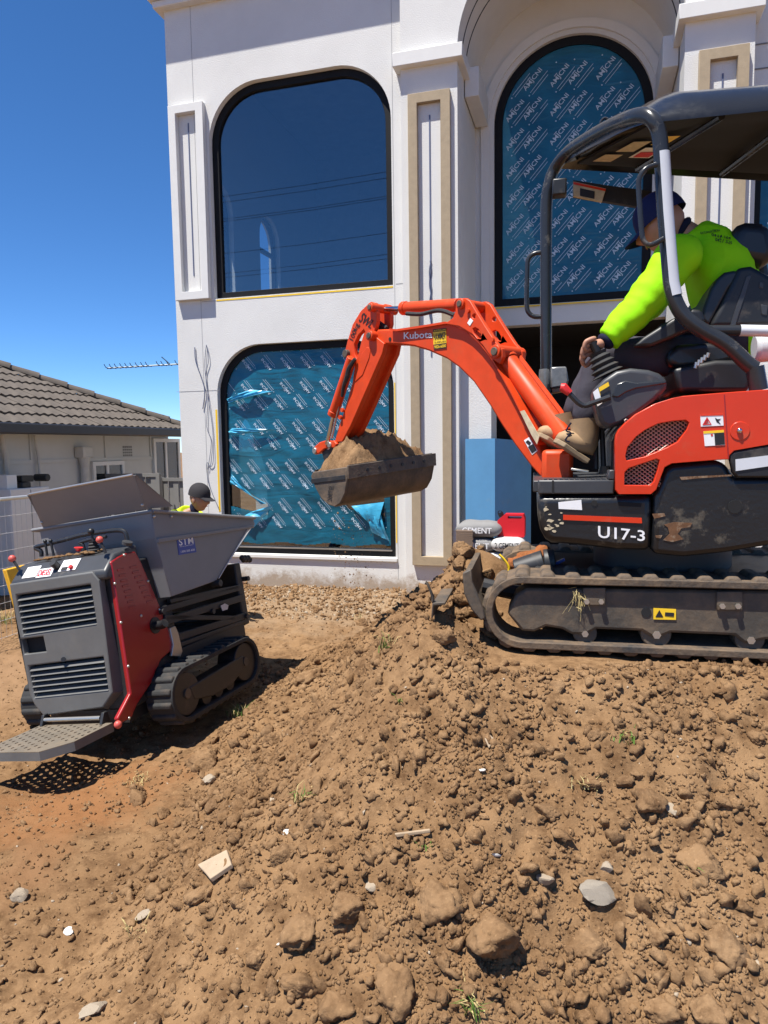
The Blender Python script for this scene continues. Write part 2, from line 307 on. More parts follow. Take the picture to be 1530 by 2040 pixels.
# ================================================================== GROUND
_perm = rng.permutation(512)
def perlin(x, y, seed=0):
    xi = np.floor(x).astype(int); yi = np.floor(y).astype(int); xf = x-xi; yf = y-yi
    def g(ix, iy, dx, dy):
        h = _perm[(_perm[(ix+seed*17) & 511]+iy) & 511]*(2*math.pi/512); return np.cos(h)*dx+np.sin(h)*dy
    u = xf*xf*xf*(xf*(xf*6-15)+10); v = yf*yf*yf*(yf*(yf*6-15)+10)
    a = g(xi, yi, xf, yf)*(1-u)+g(xi+1, yi, xf-1, yf)*u; b = g(xi, yi+1, xf, yf-1)*(1-u)+g(xi+1, yi+1, xf-1, yf-1)*u
    return a*(1-v)+b*v
def sst(t): t = np.clip(t, 0, 1); return t*t*(3-2*t)
def lin(t): t = np.clip(t, 0, 1); return .55*t+.45*t*t*(3-2*t)
PZ = .846                               # level of the bench the excavator stands on
def mound(x, y):
    w = .12*perlin(x*1.3, y*1.3, 3)
    near = lin((y-1.42+w)/1.22)
    left = lin((x+.92-.10*(y-4)+w)/1.35)
    far = 1-sst((y-5.0)/1.5)
    z = PZ*near*left*far
    z = z+.33*np.exp(-((x-.50)/.30)**2-((y-3.66)/.24)**2)+.17*np.exp(-((x-.08)/.26)**2-((y-3.5)/.4)**2)+.2*np.exp(-((x-.13)/.24)**2-((y-3.0)/.26)**2)
    z = z-.10*np.exp(-((x+1.9)/.7)**2-((y-4.1)/.9)**2)
    p, q = (x+.74)*.9-(y-4.35)*.43, (x+.74)*.43+(y-4.35)*.9
    z = z+.13*np.exp(-(p/.17)**2-(q/.6)**2)
    return z
def zbase(x, y): x = np.asarray(x, float); y = np.asarray(y, float); return mound(x, y)
def zg(x, y):
    x = np.asarray(x, float); y = np.asarray(y, float); m = mound(x, y)
    ro = np.clip(m*2.2+.5, .5, 1)
    pad = sst((x-.42)/.1)*sst((y-2.62)/.12)*(1-sst((y-4.1)/.3))      # pressed flat under the tracks
    n = .05*perlin(x*1.7, y*1.7, 1)+.034*perlin(x*4.1, y*4.1, 2)*ro+.022*perlin(x*9, y*9, 4)*ro+.013*np.abs(perlin(x*19, y*19, 5))*ro+.007*perlin(x*38, y*38, 6)
    lum = sst((perlin(x*1.1, y*1.1, 31)+.25)/.5)
    n = n+(.04*(np.abs(perlin(x*5.3, y*5.3, 21))*2-.5)+.026*(np.abs(perlin(x*12, y*12, 22))*2-.5)+.012*np.abs(perlin(x*27, y*27, 23)))*ro*(.35+.65*lum)
    n = n*(1-.75*pad)
    fade = np.exp(-np.maximum(0, np.hypot(x, y)-14)/10)
    return (m+n)*fade-.03
def axis(a, b, st, lim):
    c = list(np.arange(a, b+1e-6, st)); s = st
    while c[-1] < lim: s *= 1.35; c.append(c[-1]+s)
    s = st
    while c[0] > -lim: s *= 1.35; c.insert(0, c[0]-s)
    return np.array(c)
gx, gy = axis(-4.6, 3.4, .0175, 400), axis(.9, 9.6, .0175, 400)
GX, GY = np.meshgrid(gx, gy); GZ = zg(GX, GY)
nx, ny = len(gx), len(gy)
me = bpy.data.meshes.new('ground'); me.vertices.add(nx*ny); me.vertices.foreach_set('co', np.stack([GX, GY, GZ], -1).astype(np.float32).ravel())
ii = (np.arange(ny-1)[:, None]*nx+np.arange(nx-1)[None, :]).ravel(); F4 = np.stack([ii, ii+1, ii+nx+1, ii+nx], -1).astype(np.int32)
me.loops.add(F4.size); me.loops.foreach_set('vertex_index', F4.ravel()); me.polygons.add(len(F4)); me.polygons.foreach_set('loop_start', np.arange(0, F4.size, 4, dtype=np.int32)); me.polygons.foreach_set('loop_total', np.full(len(F4), 4, np.int32))
me.update(); me.validate(); me.polygons.foreach_set('use_smooth', np.ones(len(F4), bool)); me.materials.append(M['soil'])
setp(link_mesh('ground', me), kind='structure')
# ================================================================== WHITE HOUSE
ex, ey = Vector((math.cos(YAW), -math.sin(YAW), 0)), Vector((math.sin(YAW), math.cos(YAW), 0))
Hf = Fr((-.794, 8.719, 0), ex, ey, (0, 0, 1))
def hu(px, py, v=0.): q = Hf.l(Hf.on(px, py, 1, v)); return q.x, q.z
def HP(u, v, w): return Hf.p(u, v, w)
house = thing('white_house', 'two storey white rendered house under construction with arched windows and tan framed pilasters', 'house', Hf)
uL = hu(358, 800)[0]; uP0, uP1 = hu(803, 600, -.1)[0], hu(913, 600, -.1)[0]; uQ0, uQ1 = hu(1362, 200, -.1)[0], hu(1504, 100, -.1)[0]
ZT = hu(330, 14)[1]; ZB = -.25
def arcpts(c, r, a0, a1, n): return [(c[0]+r*math.cos(a0+(a1-a0)*i/n), c[1]+r*math.sin(a0+(a1-a0)*i/n)) for i in range(n+1)]
def roundtop(u0, u1, z0, z1, r, n=14):
    return [(u0, z0), (u1, z0)]+arcpts((u1-r, z1-r), r, 0, math.pi/2, n)+arcpts((u0+r, z1-r), r, math.pi/2, math.pi, n)
def off2(pts, d):   # offset a convex loop inwards
    P = [Vector(p) for p in pts]; n = len(P); out = []
    for i in range(n):
        a, b, c = P[i-1], P[i], P[(i+1) % n]; e1 = (b-a); e2 = (c-b)
        if e1.length < 1e-6: e1 = e2
        if e2.length < 1e-6: e2 = e1
        n1 = Vector((-e1.y, e1.x)).normalized(); n2 = Vector((-e2.y, e2.x)).normalized(); k = 1+n1.dot(n2)
        out.append(b+(n1+n2)*(d/k))
    return [(q.x, q.y) for q in out]
def v3(pts, v): return [HP(u, v, w) for u, w in pts]
W1 = roundtop(hu(421, 420)[0], hu(781, 420)[0], hu(600, 582)[1], hu(610, 141)[1], .66)
W2 = roundtop(hu(437, 900)[0], hu(786, 900)[0], hu(640, 1107)[1], hu(600, 680)[1], .60)
DR = 1.2                                 # depth of the recessed bay
a0, a1 = hu(984, 420, DR)[0], hu(1302, 250, DR)[0]; ra = (a1-a0)/2
zA0 = hu(1100, 604, DR)[1]; zA1 = hu(1148, 66, DR)[1]
W3 = roundtop(a0, a1, zA0, zA1, ra-.001, 20)
uR = uQ1+2.6
w4 = (hu(1500, 500, .12)[0], uR-.3); W4 = roundtop(w4[0], w4[1], hu(1520, 560, .12)[1], hu(1512, 318, .12)[1]+.4, .5)
# --- walls
MB().plate(v3([(uL, ZB), (uP0+.02, ZB), (uP0+.02, ZT), (uL, ZT)], 0), [v3(W1, 0), v3(W2, 0)], ey*.24).build('front_wall', M['render'], house)
zO = hu(1080, 645, DR)[1]; uo0, uo1 = hu(979, 800, .05)[0], uQ0+.0
vc = ((uP1+uQ0)/2, hu(914, 98, -.1)[1]); rv = (uQ0-uP1)/2
ur0, ur1 = uP1-.02, uQ0+.02
MB().plate(v3([(ur0, zO), (ur1, zO), (ur1, ZT+.5), (ur0, ZT+.5)], DR), [v3(W3, DR)], ey*.2).build('recessed_wall', M['render'], house)
MB().plate(v3([(ur0, ZB), (uo0, ZB), (uo0, zO-.03), (ur0, zO-.03)], .03), [], ey*.5).build('doorway_pier', M['render'], house)
# spandrel with the big arch, and the vault behind it
arch = arcpts(vc, rv, 0, math.pi, 40)
MB().plate(v3([(uP0, vc[1])]+[(uP1, vc[1])]+arch[::-1][1:-1]+[(uQ0, vc[1]), (uQ1, vc[1]), (uQ1, ZT+1.0), (uP0, ZT+1.0)], -.1), [], ey*.1).build('arch_spandrel', M['render'], house)
vt = MB(); rows = [v3(arch, v) for v in (0.002, .2, .4, DR)]; vt.surf(rows); vt.surf([v3(arcpts(vc, rv+.12, 0, math.pi, 40), v) for v in (0.002, DR)]); vault = vt.build('vault_soffit', M['trimw'], house, smooth=60)
for v in (.16, .42):
    g = MB(); g.tube([HP(a, v, b) for a, b in arcpts(vc, rv-.003, .02, math.pi-.02, 60)], .007, 5); g.build('joint_line', M['gutter'], vault)
rg = MB(); rgo = arcpts((a0+ra, zA1-ra), ra+.16, 0, math.pi, 30); rgi = arcpts((a0+ra, zA1-ra), ra+.06, 0, math.pi, 30)
rg.plate(v3([(rgo[0][0], zA0)]+rgo+[(rgo[-1][0], zA0)]+[(rgi[-1][0], zA0)]+rgi[::-1]+[(rgi[0][0], zA0)], DR-.03), [], ey*.028); rg.build('window_surround', M['trimw'], house)
for uu, s in ((uP1, 1), (uQ0, -1)):      # imposts under the vault
    b = MB(); b.box(Hf, min(uu+s*.01, uu+s*.17), max(uu+s*.01, uu+s*.17), .34, DR-.035, vc[1]-.3, vc[1]+.02); b.build('impost', M['trimw'], house, bevel=.005)
# --- pilasters
def pilaster(u0, u1, frx0, frx1, ytop, ybot, capy0, capy1, lit):
    p = MB(); p.box(Hf, u0, u1, -.1, DR, ZB, capy0[1] if False else vc[1]); pil = p.build('pilaster', M['render'], house)
    zt, zb = ytop, ybot; f = .105
    o = [(frx0, zb), (frx1, zb), (frx1, zt), (frx0, zt)]; i = [(frx0+f, zb+f), (frx1-f, zb+f), (frx1-f, zt-f), (frx0+f, zt-f)]
    MB().plate(v3(o, -.1-.062), [v3(i, -.1-.062)], ey*.06).build('tan_frame', M['gold'], pil, bevel=.004)
    m = (frx0+frx1)/2
    MB().box(Hf, m-.008, m+.008, -.1-.006, -.1-.001, zb+.3+(.4*(zt-zb) if lit else 0), zt-f-.12).build('light_slot', M['cable'], pil)
    c = MB(); c.box(Hf, u0-.07, u1+.07, -.19, DR-.04, vc[1]-.115+capy0, vc[1]+.03+capy0); c.build('capital', M['trimw'], pil, bevel=.006)
    return pil
fz = hu(857, 181, -.16)[1]; fb = hu(857, 1127, -.16)[1]
P1 = pilaster(uP0, uP1, hu(816, 600, -.16)[0], hu(898, 600, -.16)[0], fz, fb, 0, 0, True)
P2 = pilaster(uQ0, uQ1, hu(1391, 200, -.16)[0], hu(1491, 200, -.16)[0], hu(1440, 93, -.16)[1], .9, .0, 0, False)
wz = MB()
for i in range(2): wz.tube([HP((hu(857, 500, -.1)[0])+.012*math.sin(k*1.9+i*2), -.112, hu(857, 520+k*18, -.1)[1]) for k in range(9)], .006, 6, smooth=3)
wz.build('loose_cable', M['cable'], P1)
# white framed panel at the left
pf = [hu(345, 210, -.05), hu(405, 200, -.05), hu(424, 595, -.05), hu(358, 598, -.05)]
fx0, fx1, fz1, fz0 = hu(346, 400, -.05)[0]-.02, hu(411, 400, -.05)[0], hu(375, 207, -.05)[1], hu(385, 597, -.05)[1]
f = .1
MB().plate(v3([(fx0, fz0), (fx1, fz0), (fx1, fz1), (fx0, fz1)], -.075), [v3([(fx0+f, fz0+f), (fx1-f, fz0+f), (fx1-f, fz1-f), (fx0+f, fz1-f)], -.075)], ey*.072).build('white_panel_frame', M['trimw'], house, bevel=.004)
MB().box(Hf, (fx0+fx1)/2-.007, (fx0+fx1)/2+.007, -.006, -.001, fz0+.3, fz1-.2).build('light_slot', M['cable'], house)
for pxx in (401, 787):
    u = hu(pxx, 620)[0]; MB().box(Hf, u-.0025, u+.0025, -.002, -.0005, .1, ZT-.02).build('render_joint', M['joint'], house)
for x0, x1, yy in ((352, 437, 779), (402, 437, 600), (789, 803, 565)):
    z = hu((x0+x1)/2, yy)[1]; MB().box(Hf, hu(x0, yy)[0], hu(x1, yy)[0], -.002, -.0005, z-.003, z+.003).build('render_joint', M['joint'], house)
# cornice
for k, (pr, z0, z1) in enumerate(((.10, ZT-.05, ZT+.03), (.15, ZT+.032, ZT+.16), (.24, ZT+.162, ZT+.26), (.30, ZT+.262, ZT+.5))):
    MB().box(Hf, uL-pr, uP0-.002, -pr, .24, z0, z1).build('cornice', M['trimw'], house, bevel=.012)
# side, back, slabs, rooms
zs = zO+.25
sw_holes = []
def arch_open(v0, v1, z0, z1): r = (v1-v0)/2; return [(v0, z0), (v1, z0)]+arcpts(((v0+v1)/2, z1-r), r, 0, math.pi, 12)
zs0, zs1 = W1[0][1]+.02, W1[0][1]+1.75
for v0, v1 in ((.55, 1.25), (2.1, 2.85)): sw_holes.append([HP(uL, v, z) for v, z in arch_open(v0, v1, zs0, zs1+.0)])
sw_holes.append([HP(uL, v, z) for v, z in arch_open(1.2, 2.1, .6, 2.2)])
MB().plate([HP(uL, .241, ZB), HP(uL, 9, ZB), HP(uL, 9, ZT), HP(uL, .241, ZT)], sw_holes, ex*.2).build('side_wall', M['render'], house)
for v0, v1 in ((.55, 1.25), (2.1, 2.85)):
    lo = arch_open(v0, v1, zs0, zs1); b = MB(); b.plate([HP(uL+.06, v, z) for v, z in lo], [[HP(uL+.06, v, z) for v, z in off2(lo, .05)]], ex*.06); b.box(Hf, uL+.065, uL+.115, v0+.03, v1-.03, zs1-.55, zs1-.49); b.build('side_window_frame', M['black'], house)
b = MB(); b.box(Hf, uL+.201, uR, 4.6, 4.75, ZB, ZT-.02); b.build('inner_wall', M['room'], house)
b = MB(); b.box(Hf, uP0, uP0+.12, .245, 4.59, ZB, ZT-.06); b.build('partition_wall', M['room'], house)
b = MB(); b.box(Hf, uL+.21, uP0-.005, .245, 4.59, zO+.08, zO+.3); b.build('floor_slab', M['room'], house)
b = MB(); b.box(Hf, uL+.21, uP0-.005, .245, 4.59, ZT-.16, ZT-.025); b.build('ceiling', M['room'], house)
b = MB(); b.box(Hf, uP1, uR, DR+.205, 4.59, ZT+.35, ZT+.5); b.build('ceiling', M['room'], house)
b = MB(); b.box(Hf, uP1-.01, uR, DR+.205, 4.58, zO-.02, zO+.1); b.box(Hf, uP0+.13, uR, 3.2, 3.4, -.2, zO-.021); b.build('porch_ceiling', M['dark'], house)  # ceiling and back wall coloured near-black for the shade inside the doorway
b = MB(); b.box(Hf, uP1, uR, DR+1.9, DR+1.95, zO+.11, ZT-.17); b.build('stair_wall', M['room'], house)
b = MB(); b.box(Hf, uQ1-.1, uR+2, .12, .3, ZB, ZT+1); MB().plate(v3([(uQ1-.02, ZB), (uR, ZB), (uR, ZT+1), (uQ1-.02, ZT+1)], .12), [v3(W4, .12)], ey*.2).build('right_wall', M['render'], house)
for z in (hu(1515, 88, .12)[1], hu(1515, 137, .12)[1]): MB().box(Hf, uQ1+.01, uR-.02, .112, .119, z-.006, z+.006).build('render_joint', M['cbond'], house)
b = MB(); b.box(Hf, uQ1, uR, -.1, -.02, ZB, 1.0)
b = MB(); b.box(Hf, uL+.05, uP0-.01, .245, 4.76, ZT+.03, ZT+.3); b.build('roof_slab', M['render'], house)
# --- windows
def window(loop, v, fw, name='window_frame', bars=()):
    fr = MB(); fr.plate(v3(loop, v), [v3(off2(loop, fw), v)], ey*.07); wf = fr.build(name, M['black'], house, bevel=.004)
    g = MB(); g.plate(v3(off2(loop, fw-.01), v+.035), [], ey*.006); g.build('pane', M['glass'], wf)
    return wf
wf1 = window(W1, .075, .085); wf2 = window(W2, .075, .085); wf3 = window(W3, DR+.05, .1); wf4 = window(W4, .2, .07)
def strip(u0, z0, u1, z1, v=-.003): MB().box(Hf, u0, u1, v, v+.002, z0, z1).build('yellow_tape', M['yellow'], house)
strip(W1[0][0]+.03, W1[0][1]-.03, W1[1][0], W1[0][1]-.012); strip(W2[0][0]-.035, .9, W2[0][0]-.01, 2.2); strip(W2[1][0]+.006, .55, W2[1][0]+.02, 2.45); strip(W3[0][0]+.02, W3[0][1]-.03, W3[1][0]-.02, W3[0][1]-.012, DR-.034)
b = MB(); b.box(Hf, W2[0][0]-.02, W2[1][0]+.02, -.03, .07, W2[0][1]-.045, W2[0][1]-.004); b.build('window_sill', M['trimw'], wf2, bevel=.004)
b = MB(); b.box(Hf, W2[0][0]+.06, W2[1][0]-.06, .045, .072, W2[0][1]+.07, W2[0][1]+.085); b.build('sill_track', M['zinc'], wf2)
# --- protective film with printed lettering
def inside(pt, loop):
    x, y = pt; c = False; n = len(loop)
    for i in range(n):
        x0, y0 = loop[i]; x1, y1 = loop[i-1]
        if (y0 > y) != (y1 > y) and x < (x1-x0)*(y-y0)/(y1-y0)+x0: c = not c
    return c
def film(loop, v, ang, parent, su, sz, size, rowshift, mat, wav=.006, cut=None, pair=False, res=(100, 110)):
    lo = off2(loop, .045)
    u0, u1 = min(p[0] for p in lo), max(p[0] for p in lo); z0, z1 = min(p[1] for p in lo), max(p[1] for p in lo)
    nu, nz = res; mb = MB(); idx = {}
    wv = lambda u, z: v-.012-wav*(mnoise.noise((u*1.5, z*5, v))+.5*mnoise.noise((u*6+z*4, z*7, v+3)))
    for j in range(nz+1):
        for i in range(nu+1):
            u, z = u0+(u1-u0)*i/nu, z0+(z1-z0)*j/nz; idx[i, j] = len(mb.v); mb.v.append(HP(u, wv(u, z), z))
    for j in range(nz):
        for i in range(nu):
            c = (u0+(u1-u0)*(i+.5)/nu, z0+(z1-z0)*(j+.5)/nz)
            if inside(c, loop if False else lo) and not (cut and cut(*c)): mb.f.append([idx[i, j], idx[i+1, j], idx[i+1, j+1], idx[i, j+1]])
    sh = mb.build('protective_film', mat, parent, smooth=80, fix=False)
    pr = MB(); tv, tf = text_geo('AMJCNI'); ca, sa = math.cos(ang), math.sin(ang); j = 0; z = z0-.2
    def put(pts, fs, cu, cz):
        q = [(cu+a*ca-b_*sa, cz+a*sa+b_*ca) for a, b_ in pts]
        if all(inside(p, lo) and not (cut and cut(*p)) for p in q): pr.add([HP(a, wv(a, b_)-.004, b_) for a, b_ in q], fs)
    while z < z1+.2:
        u = u0-.4+((rowshift*((j+1)//2)+.02*(j//2)) % su if not pair else 0); half = 0
        while u < u1+.3:
            # letters one by one keeps partly hidden words partial
            put([(a*size, b_*size*.25) for a, b_ in tv], tf, u, z)
            for (x0_, x1_, y0_, h_) in ((0.36, .52, .28, .03),): put([(x0_*size, y0_*size), (x1_*size, y0_*size), (x1_*size, (y0_+h_)*size), (x0_*size, (y0_+h_)*size)], [(0, 1, 2, 3)], u, z)
            for k in range(2): put([(.06*size, (-.12-.12*k)*size), ((1.1-.1*k)*size, (-.12-.12*k)*size), ((1.1-.1*k)*size, (-.14-.12*k)*size), (.06*size, (-.14-.12*k)*size)], [(0, 1, 2, 3)], u, z)
            put([(.0*size, -.2*size), (.05*size, -.2*size), (.05*size, -.15*size), (.0, -.15*size)], [(0, 1, 2, 3)], u-.07*size*ca, z-.07*size*sa)
            u += su*(.8 if half == 0 else 1.2) if pair else su; half = 1-half
        z += sz if pair else sz*(.78 if j % 2 == 0 else 1.22); j += 1
    if pr.v: setp(pr.build('film_print', M['print'], sh, smooth=0, fix=False), kind='stuff')
    return sh
zf0 = W2[0][1]
def cut2(u, z):   # where the film is torn away along the bottom and sides
    a = (u-W2[0][0])/(W2[1][0]-W2[0][0]); h = z-zf0
    return h < .13+.015*math.sin(a*23) or (a < .26 and .62-.5*a < h < .93-1.1*a) or (a < .28 and h < .55 and False) or (a > .72 and .42 < h < .72 and a-.72 > (h-.42)*.0 and a < .93 and h > .42+(.93-a)*.8)
fl = film(W2, .108, R(130), wf2, .265, .248, .185, .09, M['film'], .012, cut2, res=(210, 230))
fa = film(W3, DR+.083, R(48), wf3, .27, .345, .3, .0, M['film'], pair=True)
fb4 = film(W4, .232, R(48), wf4, .27, .345, .3, .0, M['film'], pair=True)
# loose folds of film
def fold(pts, parent, th=.004):
    mb = MB(); n = 8; A, B, C, D = [Vector(p) for p in pts]
    rows = [[(A.lerp(B, i/n)).lerp(D.lerp(C, i/n), j/n)-ey*(.05*math.sin(math.pi*j/n)*(.6+.4*math.sin(i*1.9))+.02*mnoise.noise((i*.9, j*1.3, A.x*5))) for i in range(n+1)] for j in range(n+1)]
    mb.surf(rows); return mb.build('film_fold', M['filmfold'], parent, smooth=50, fix=False)
def w2p(px, py, v=.07): return Hf.on(px, py, 1, v)
for pl in (((455, 803), (452, 795), (500, 776), (545, 780)), ((458, 960), (462, 945), (520, 1005), (530, 1003)), ((478, 1032), (500, 1020), (545, 1006), (505, 1052)), ((700, 1008), (765, 1000), (752, 1060), (728, 1035)), ((735, 1030), (756, 1015), (776, 1078), (740, 1060)), ((455, 860), (462, 853), (560, 856), (470, 866))):
    fold([w2p(*q) for q in pl], wf2)
# things seen through the lower window
b = MB(); b.box(Hf, -.55, -.42, 1.6, 1.72, ZB, zO+.07); b.build('inner_post', M['bluebd'], house)
# hanging cables beside the lower window
for pts, r in (([(388, 692), (390, 720), (402, 755), (408, 780), (404, 815)], .006), ([(411, 687), (416, 715), (410, 750), (416, 800), (424, 860), (425, 915), (420, 930), (412, 922), (415, 960), (430, 1000), (436, 1012)], .0038), ([(411, 687), (408, 730), (414, 790), (412, 850), (421, 880), (414, 935)], .0038)):
    MB().tube([Hf.on(x, y, 1, -.012-.006*(i % 2)) for i, (x, y) in enumerate(pts)], r, 6, smooth=4).build('hanging_cable', M['cable'], house)
# ================================================================== NEIGHBOURING HOUSE
No = HP(uL-2.1, 0, 0); Nf = Fr(No, ey, -ex, (0, 0, 1))
nb = thing('neighbouring_house', 'low grey clad house with brown tiled hip roof behind the dumper', 'house', Nf)
def nl(px, py, y=0.): return Nf.l(Nf.on(px, py, 1, y))
OV = -.42
zE = nl(180, 853, OV).z; xC = nl(376, 862, OV).x; xN = nl(-60, 860, OV).x
PIT = R(25.5); up_s = Vector((0, math.cos(PIT), math.sin(PIT)))
wl = MB(); wl.box(Nf, xN-3, xC+.01, 0, .15, -.9, zE+.12); wall = wl.build('wall', M['nwall'], nb)
Tl, Tw, Gg = .40, .30, .315
RUN = 4.0
rd = MB(); A_, B_ = (xN-3.2, OV, zE), (xC, OV, zE); C_ = (xC-RUN, OV+RUN, zE+RUN*math.tan(PIT)); D_ = (xN-3.2, OV+RUN, zE+RUN*math.tan(PIT))
E_ = (xC, OV+2*RUN, zE)
rd.prism([Nf.p(*A_), Nf.p(*B_), Nf.p(*C_), Nf.p(*D_)], (0, 0, -.06)); rd.prism([Nf.p(*B_), Nf.p(*E_), Nf.p(*C_)], (0, 0, -.06)); roof = rd.build('roof', M['ntile'], nb)
def tile_mesh():
    vs = []; n = 12; prof = [(i/n*Tw, .022*(.5+.5*math.cos(2*math.pi*(i/n*2)))) for i in range(n+1)]
    mb = MB()
    for t in (0, Tl):
        for x, h in prof: mb.v.append(Vector((x, up_s.y*t, up_s.z*t))+Vector((0, -up_s.z, up_s.y))*(h+.035-.03*t/Tl))
    k = n+1
    for i in range(n): mb.f.append([i, i+1, k+i+1, k+i])
    for i, (x, h) in enumerate(prof): mb.v.append(Vector((x, 0, 0))+Vector((0, -up_s.z, up_s.y))*(h+.012))
    for i in range(n): mb.f.append([2*k+i, 2*k+i+1, i+1, i])
    me = bpy.data.meshes.new('roof_tile'); me.from_pydata(mb.v, [], mb.f); me.materials.append(M['ntile']); me.polygons.foreach_set('use_smooth', [True]*len(me.polygons)); me.set_sharp_from_angle(angle=R(45)); return me
tm = tile_mesh()
for j in range(14):
    y = OV-.05+j*Gg*math.cos(PIT); z = zE+.005+j*Gg*math.sin(PIT); k = 0
    x = xC-Tw*1.02-(y-OV+.12)-(j % 2)*.0
    while x > nl(-40, 800, OV).x-.3:
        o = bpy.data.objects.new('roof_tile', tm); col.objects.link(o); o.parent = roof; o.matrix_basis = Matrix.Translation((x, y+random.uniform(-.006, .006), z+random.uniform(-.003, .003))) @ Matrix.Rotation(random.uniform(-.008, .008), 4, 'Z'); x -= Tw
hd = (Vector(C_)-Vector(B_)); hl = hd.length; hd.normalize()
for k in range(9):                       # ridge caps along the hip
    a = Vector(B_)+hd*(k*.42-.05)+Vector((0, 0, .05)); b_ = a+hd*.46+Vector((0, 0, -.012)); side = hd.cross(Vector((0, 0, 1))).normalized(); upn = side.cross(hd)
    mb = MB()
    for q, r_ in ((a, .125), (b_, .105)):
        for i in range(9): t = math.pi*i/8; mb.v.append(Nf.p(*(q+side*(r_*math.cos(t))+upn*(r_*.75*math.sin(t)))))
    for i in range(8): mb.f.append([i, i+1, 9+i+1, 9+i])
    mb.f.append(list(range(9))); mb.build('ridge_cap', M['ntile'], roof, smooth=60)
gt = MB(); gt.box(Nf, xN-3, xC+.02, OV-.1, OV+.03, zE-.10, zE+.035); gt.build('gutter', M['gutter'], nb, bevel=.02)
ef = MB(); ef.box(Nf, xN-3, xC-.1, OV+.04, .02, zE-.09, zE-.075); ef.build('eave_lining', M['nwall'], nb)
zb_ = nl(150, 917).z
bt = MB(); bt.box(Nf, xN-3, xC-.4, -.018, -.001, zb_-.025, zb_+.025); bt.build('cladding_batten', M['nwall'], nb)
for px_ in (209, 299, 60): x = nl(px_, 890).x; b = MB(); b.box(Nf, x-.02, x+.02, -.019, -.002, zb_+.026, zE-.08); b.build('cladding_batten', M['nwall'], nb)
def nwin(x0, y0, x1, y1, split):
    a, b_ = nl(x0, (y0+y1)/2), nl(x1, (y0+y1)/2); zt_, z0_ = nl((x0+x1)/2, y0).z, nl((x0+x1)/2, y1).z
    P = lambda q: [Nf.p(x, -.05, z) for x, z in q]
    f_ = MB(); f_.plate(P([(a.x, z0_), (b_.x, z0_), (b_.x, zt_), (a.x, zt_)]), [P([(a.x+.06, z0_+.06), (b_.x-.06, z0_+.06), (b_.x-.06, zt_-.06), (a.x+.06, zt_-.06)])], -ex*.047); wo = f_.build('window', M['trimw'], nb)
    g = MB(); g.box(Nf, a.x+.05, b_.x-.05, -.03, -.022, z0_+.05, zt_-.05); g.build('pane', M['nglass'], wo)
    d = MB(); d.box(Nf, a.x+.04, b_.x-.04, -.012, -.004, z0_+.04, zt_-.04); d.build('dark_room_sheet', M['dark'], wo)  # near-black sheet painted as the unlit room behind the pane
    m_ = a.x+(b_.x-a.x)*split; g = MB(); g.box(Nf, m_-.025, m_+.025, -.052, -.021, z0_+.05, zt_-.05); g.build('mullion', M['trimw'], wo)
nwin(182, 919, 245, 1010, .45); nwin(304, 874, 356, 1010, .45)
v_ = nl(254, 899); b = MB()
for i in range(5):
    for j in range(4): b.box(Nf, v_.x-.12+i*.05, v_.x-.085+i*.05, -.006, -.001, v_.z-.08+j*.045, v_.z-.05+j*.045)
b.build('air_vent', M['cbond'], nb)
rh = nl(166, 890, -.08); b = MB(); b.box(Nf, rh.x-.11, rh.x+.11, -.16, -.01, rh.z-.16, rh.z); b.cyl(Nf.p(rh.x, -.085, rh.z-.14), Nf.p(rh.x, -.085, rh.z-.32), .09, 12, .055); b.cyl(Nf.p(rh.x, -.085, rh.z-.3), Nf.p(rh.x, -.085, -.6), .06, 12); b.build('downpipe', M['pipe'], nb, bevel=.01)
for px_ in (5, 70):
    q = nl(px_, 880, -.06); b = MB(); b.tube([Nf.p(q.x, -.06, zE-.1), Nf.p(q.x+.02, -.06, q.z-.1), Nf.p(q.x+.05, -.06, q.z-.4), Nf.p(q.x+.06, -.06, -.5)], .035 if px_ < 20 else .02, 8, smooth=3); b.build('drain_pipe', M['pipe'], nb)
# TV antenna standing on the neighbour's roof
AY = 12.2
ant = thing('tv_antenna', 'dark yagi television antenna with short upright elements against the sky', 'antenna', loc=at(372, 800, AY))
a0_, a1_ = at(213, 733.5, AY), at(366, 725, AY); MB().cyl(a0_, a1_, .014, 6).build('boom', M['antenna'], ant)
MB().cyl(at(366, 735, AY), at(366, 840, AY), .018, 6).build('mast', M['antenna'], ant)
for k, t in enumerate((.02, .085, .15, .22, .285, .35, .42, .49, .55, .69, .75, .82, .93)):
    c = a0_.lerp(a1_, t); MB().tube([c+Vector((0, .12, .0)), c, c+Vector((0, -.12, .0)), c+Vector((-.02, -.14, .05))], .007, 5).build('element', M['antenna'], ant)
MB().cyl(at(322, 711, AY), at(342, 728, AY), .01, 5).build('reflector', M['antenna'], ant)
# grey steel fence closing the side passage
def fence_panel(px0, px1, py, v, label):
    a = Hf.l(Hf.on(px0, py, 1, v)); b_ = Hf.l(Hf.on(px1, py, 1, v)); t = thing('steel_fence', label, 'fence', loc=Hf.p(a.x, v, 0), group='steel fence panels across the side passage')
    m = MB(); m.box(Hf, a.x, b_.x, v-.025, v+.025, a.z-.05, a.z); m.build('top_rail', M['cbond'], t); n = int((b_.x-a.x)/.1)
    for x in (a.x+.02, b_.x-.02): m = MB(); m.box(Hf, x-.03, x+.03, v-.032, v+.032, -.3, a.z+.005); m.build('post', M['cbond'], t)
    rib = MB(); w_ = (b_.x-a.x-.1)/n; rib.box(Hf, 0, w_*.62, -.012, .012, 0, a.z+.28); me0 = None
    for k in range(n):
        x = a.x+.05+k*w_; r_ = MB(); dv = .012 if k % 2 else -.008; r_.box(Hf, x, x+w_*.97, v-.004+dv, v+.004+dv, -.28, a.z-.051); r_.build('steel_sheet', M['cbond'], t)
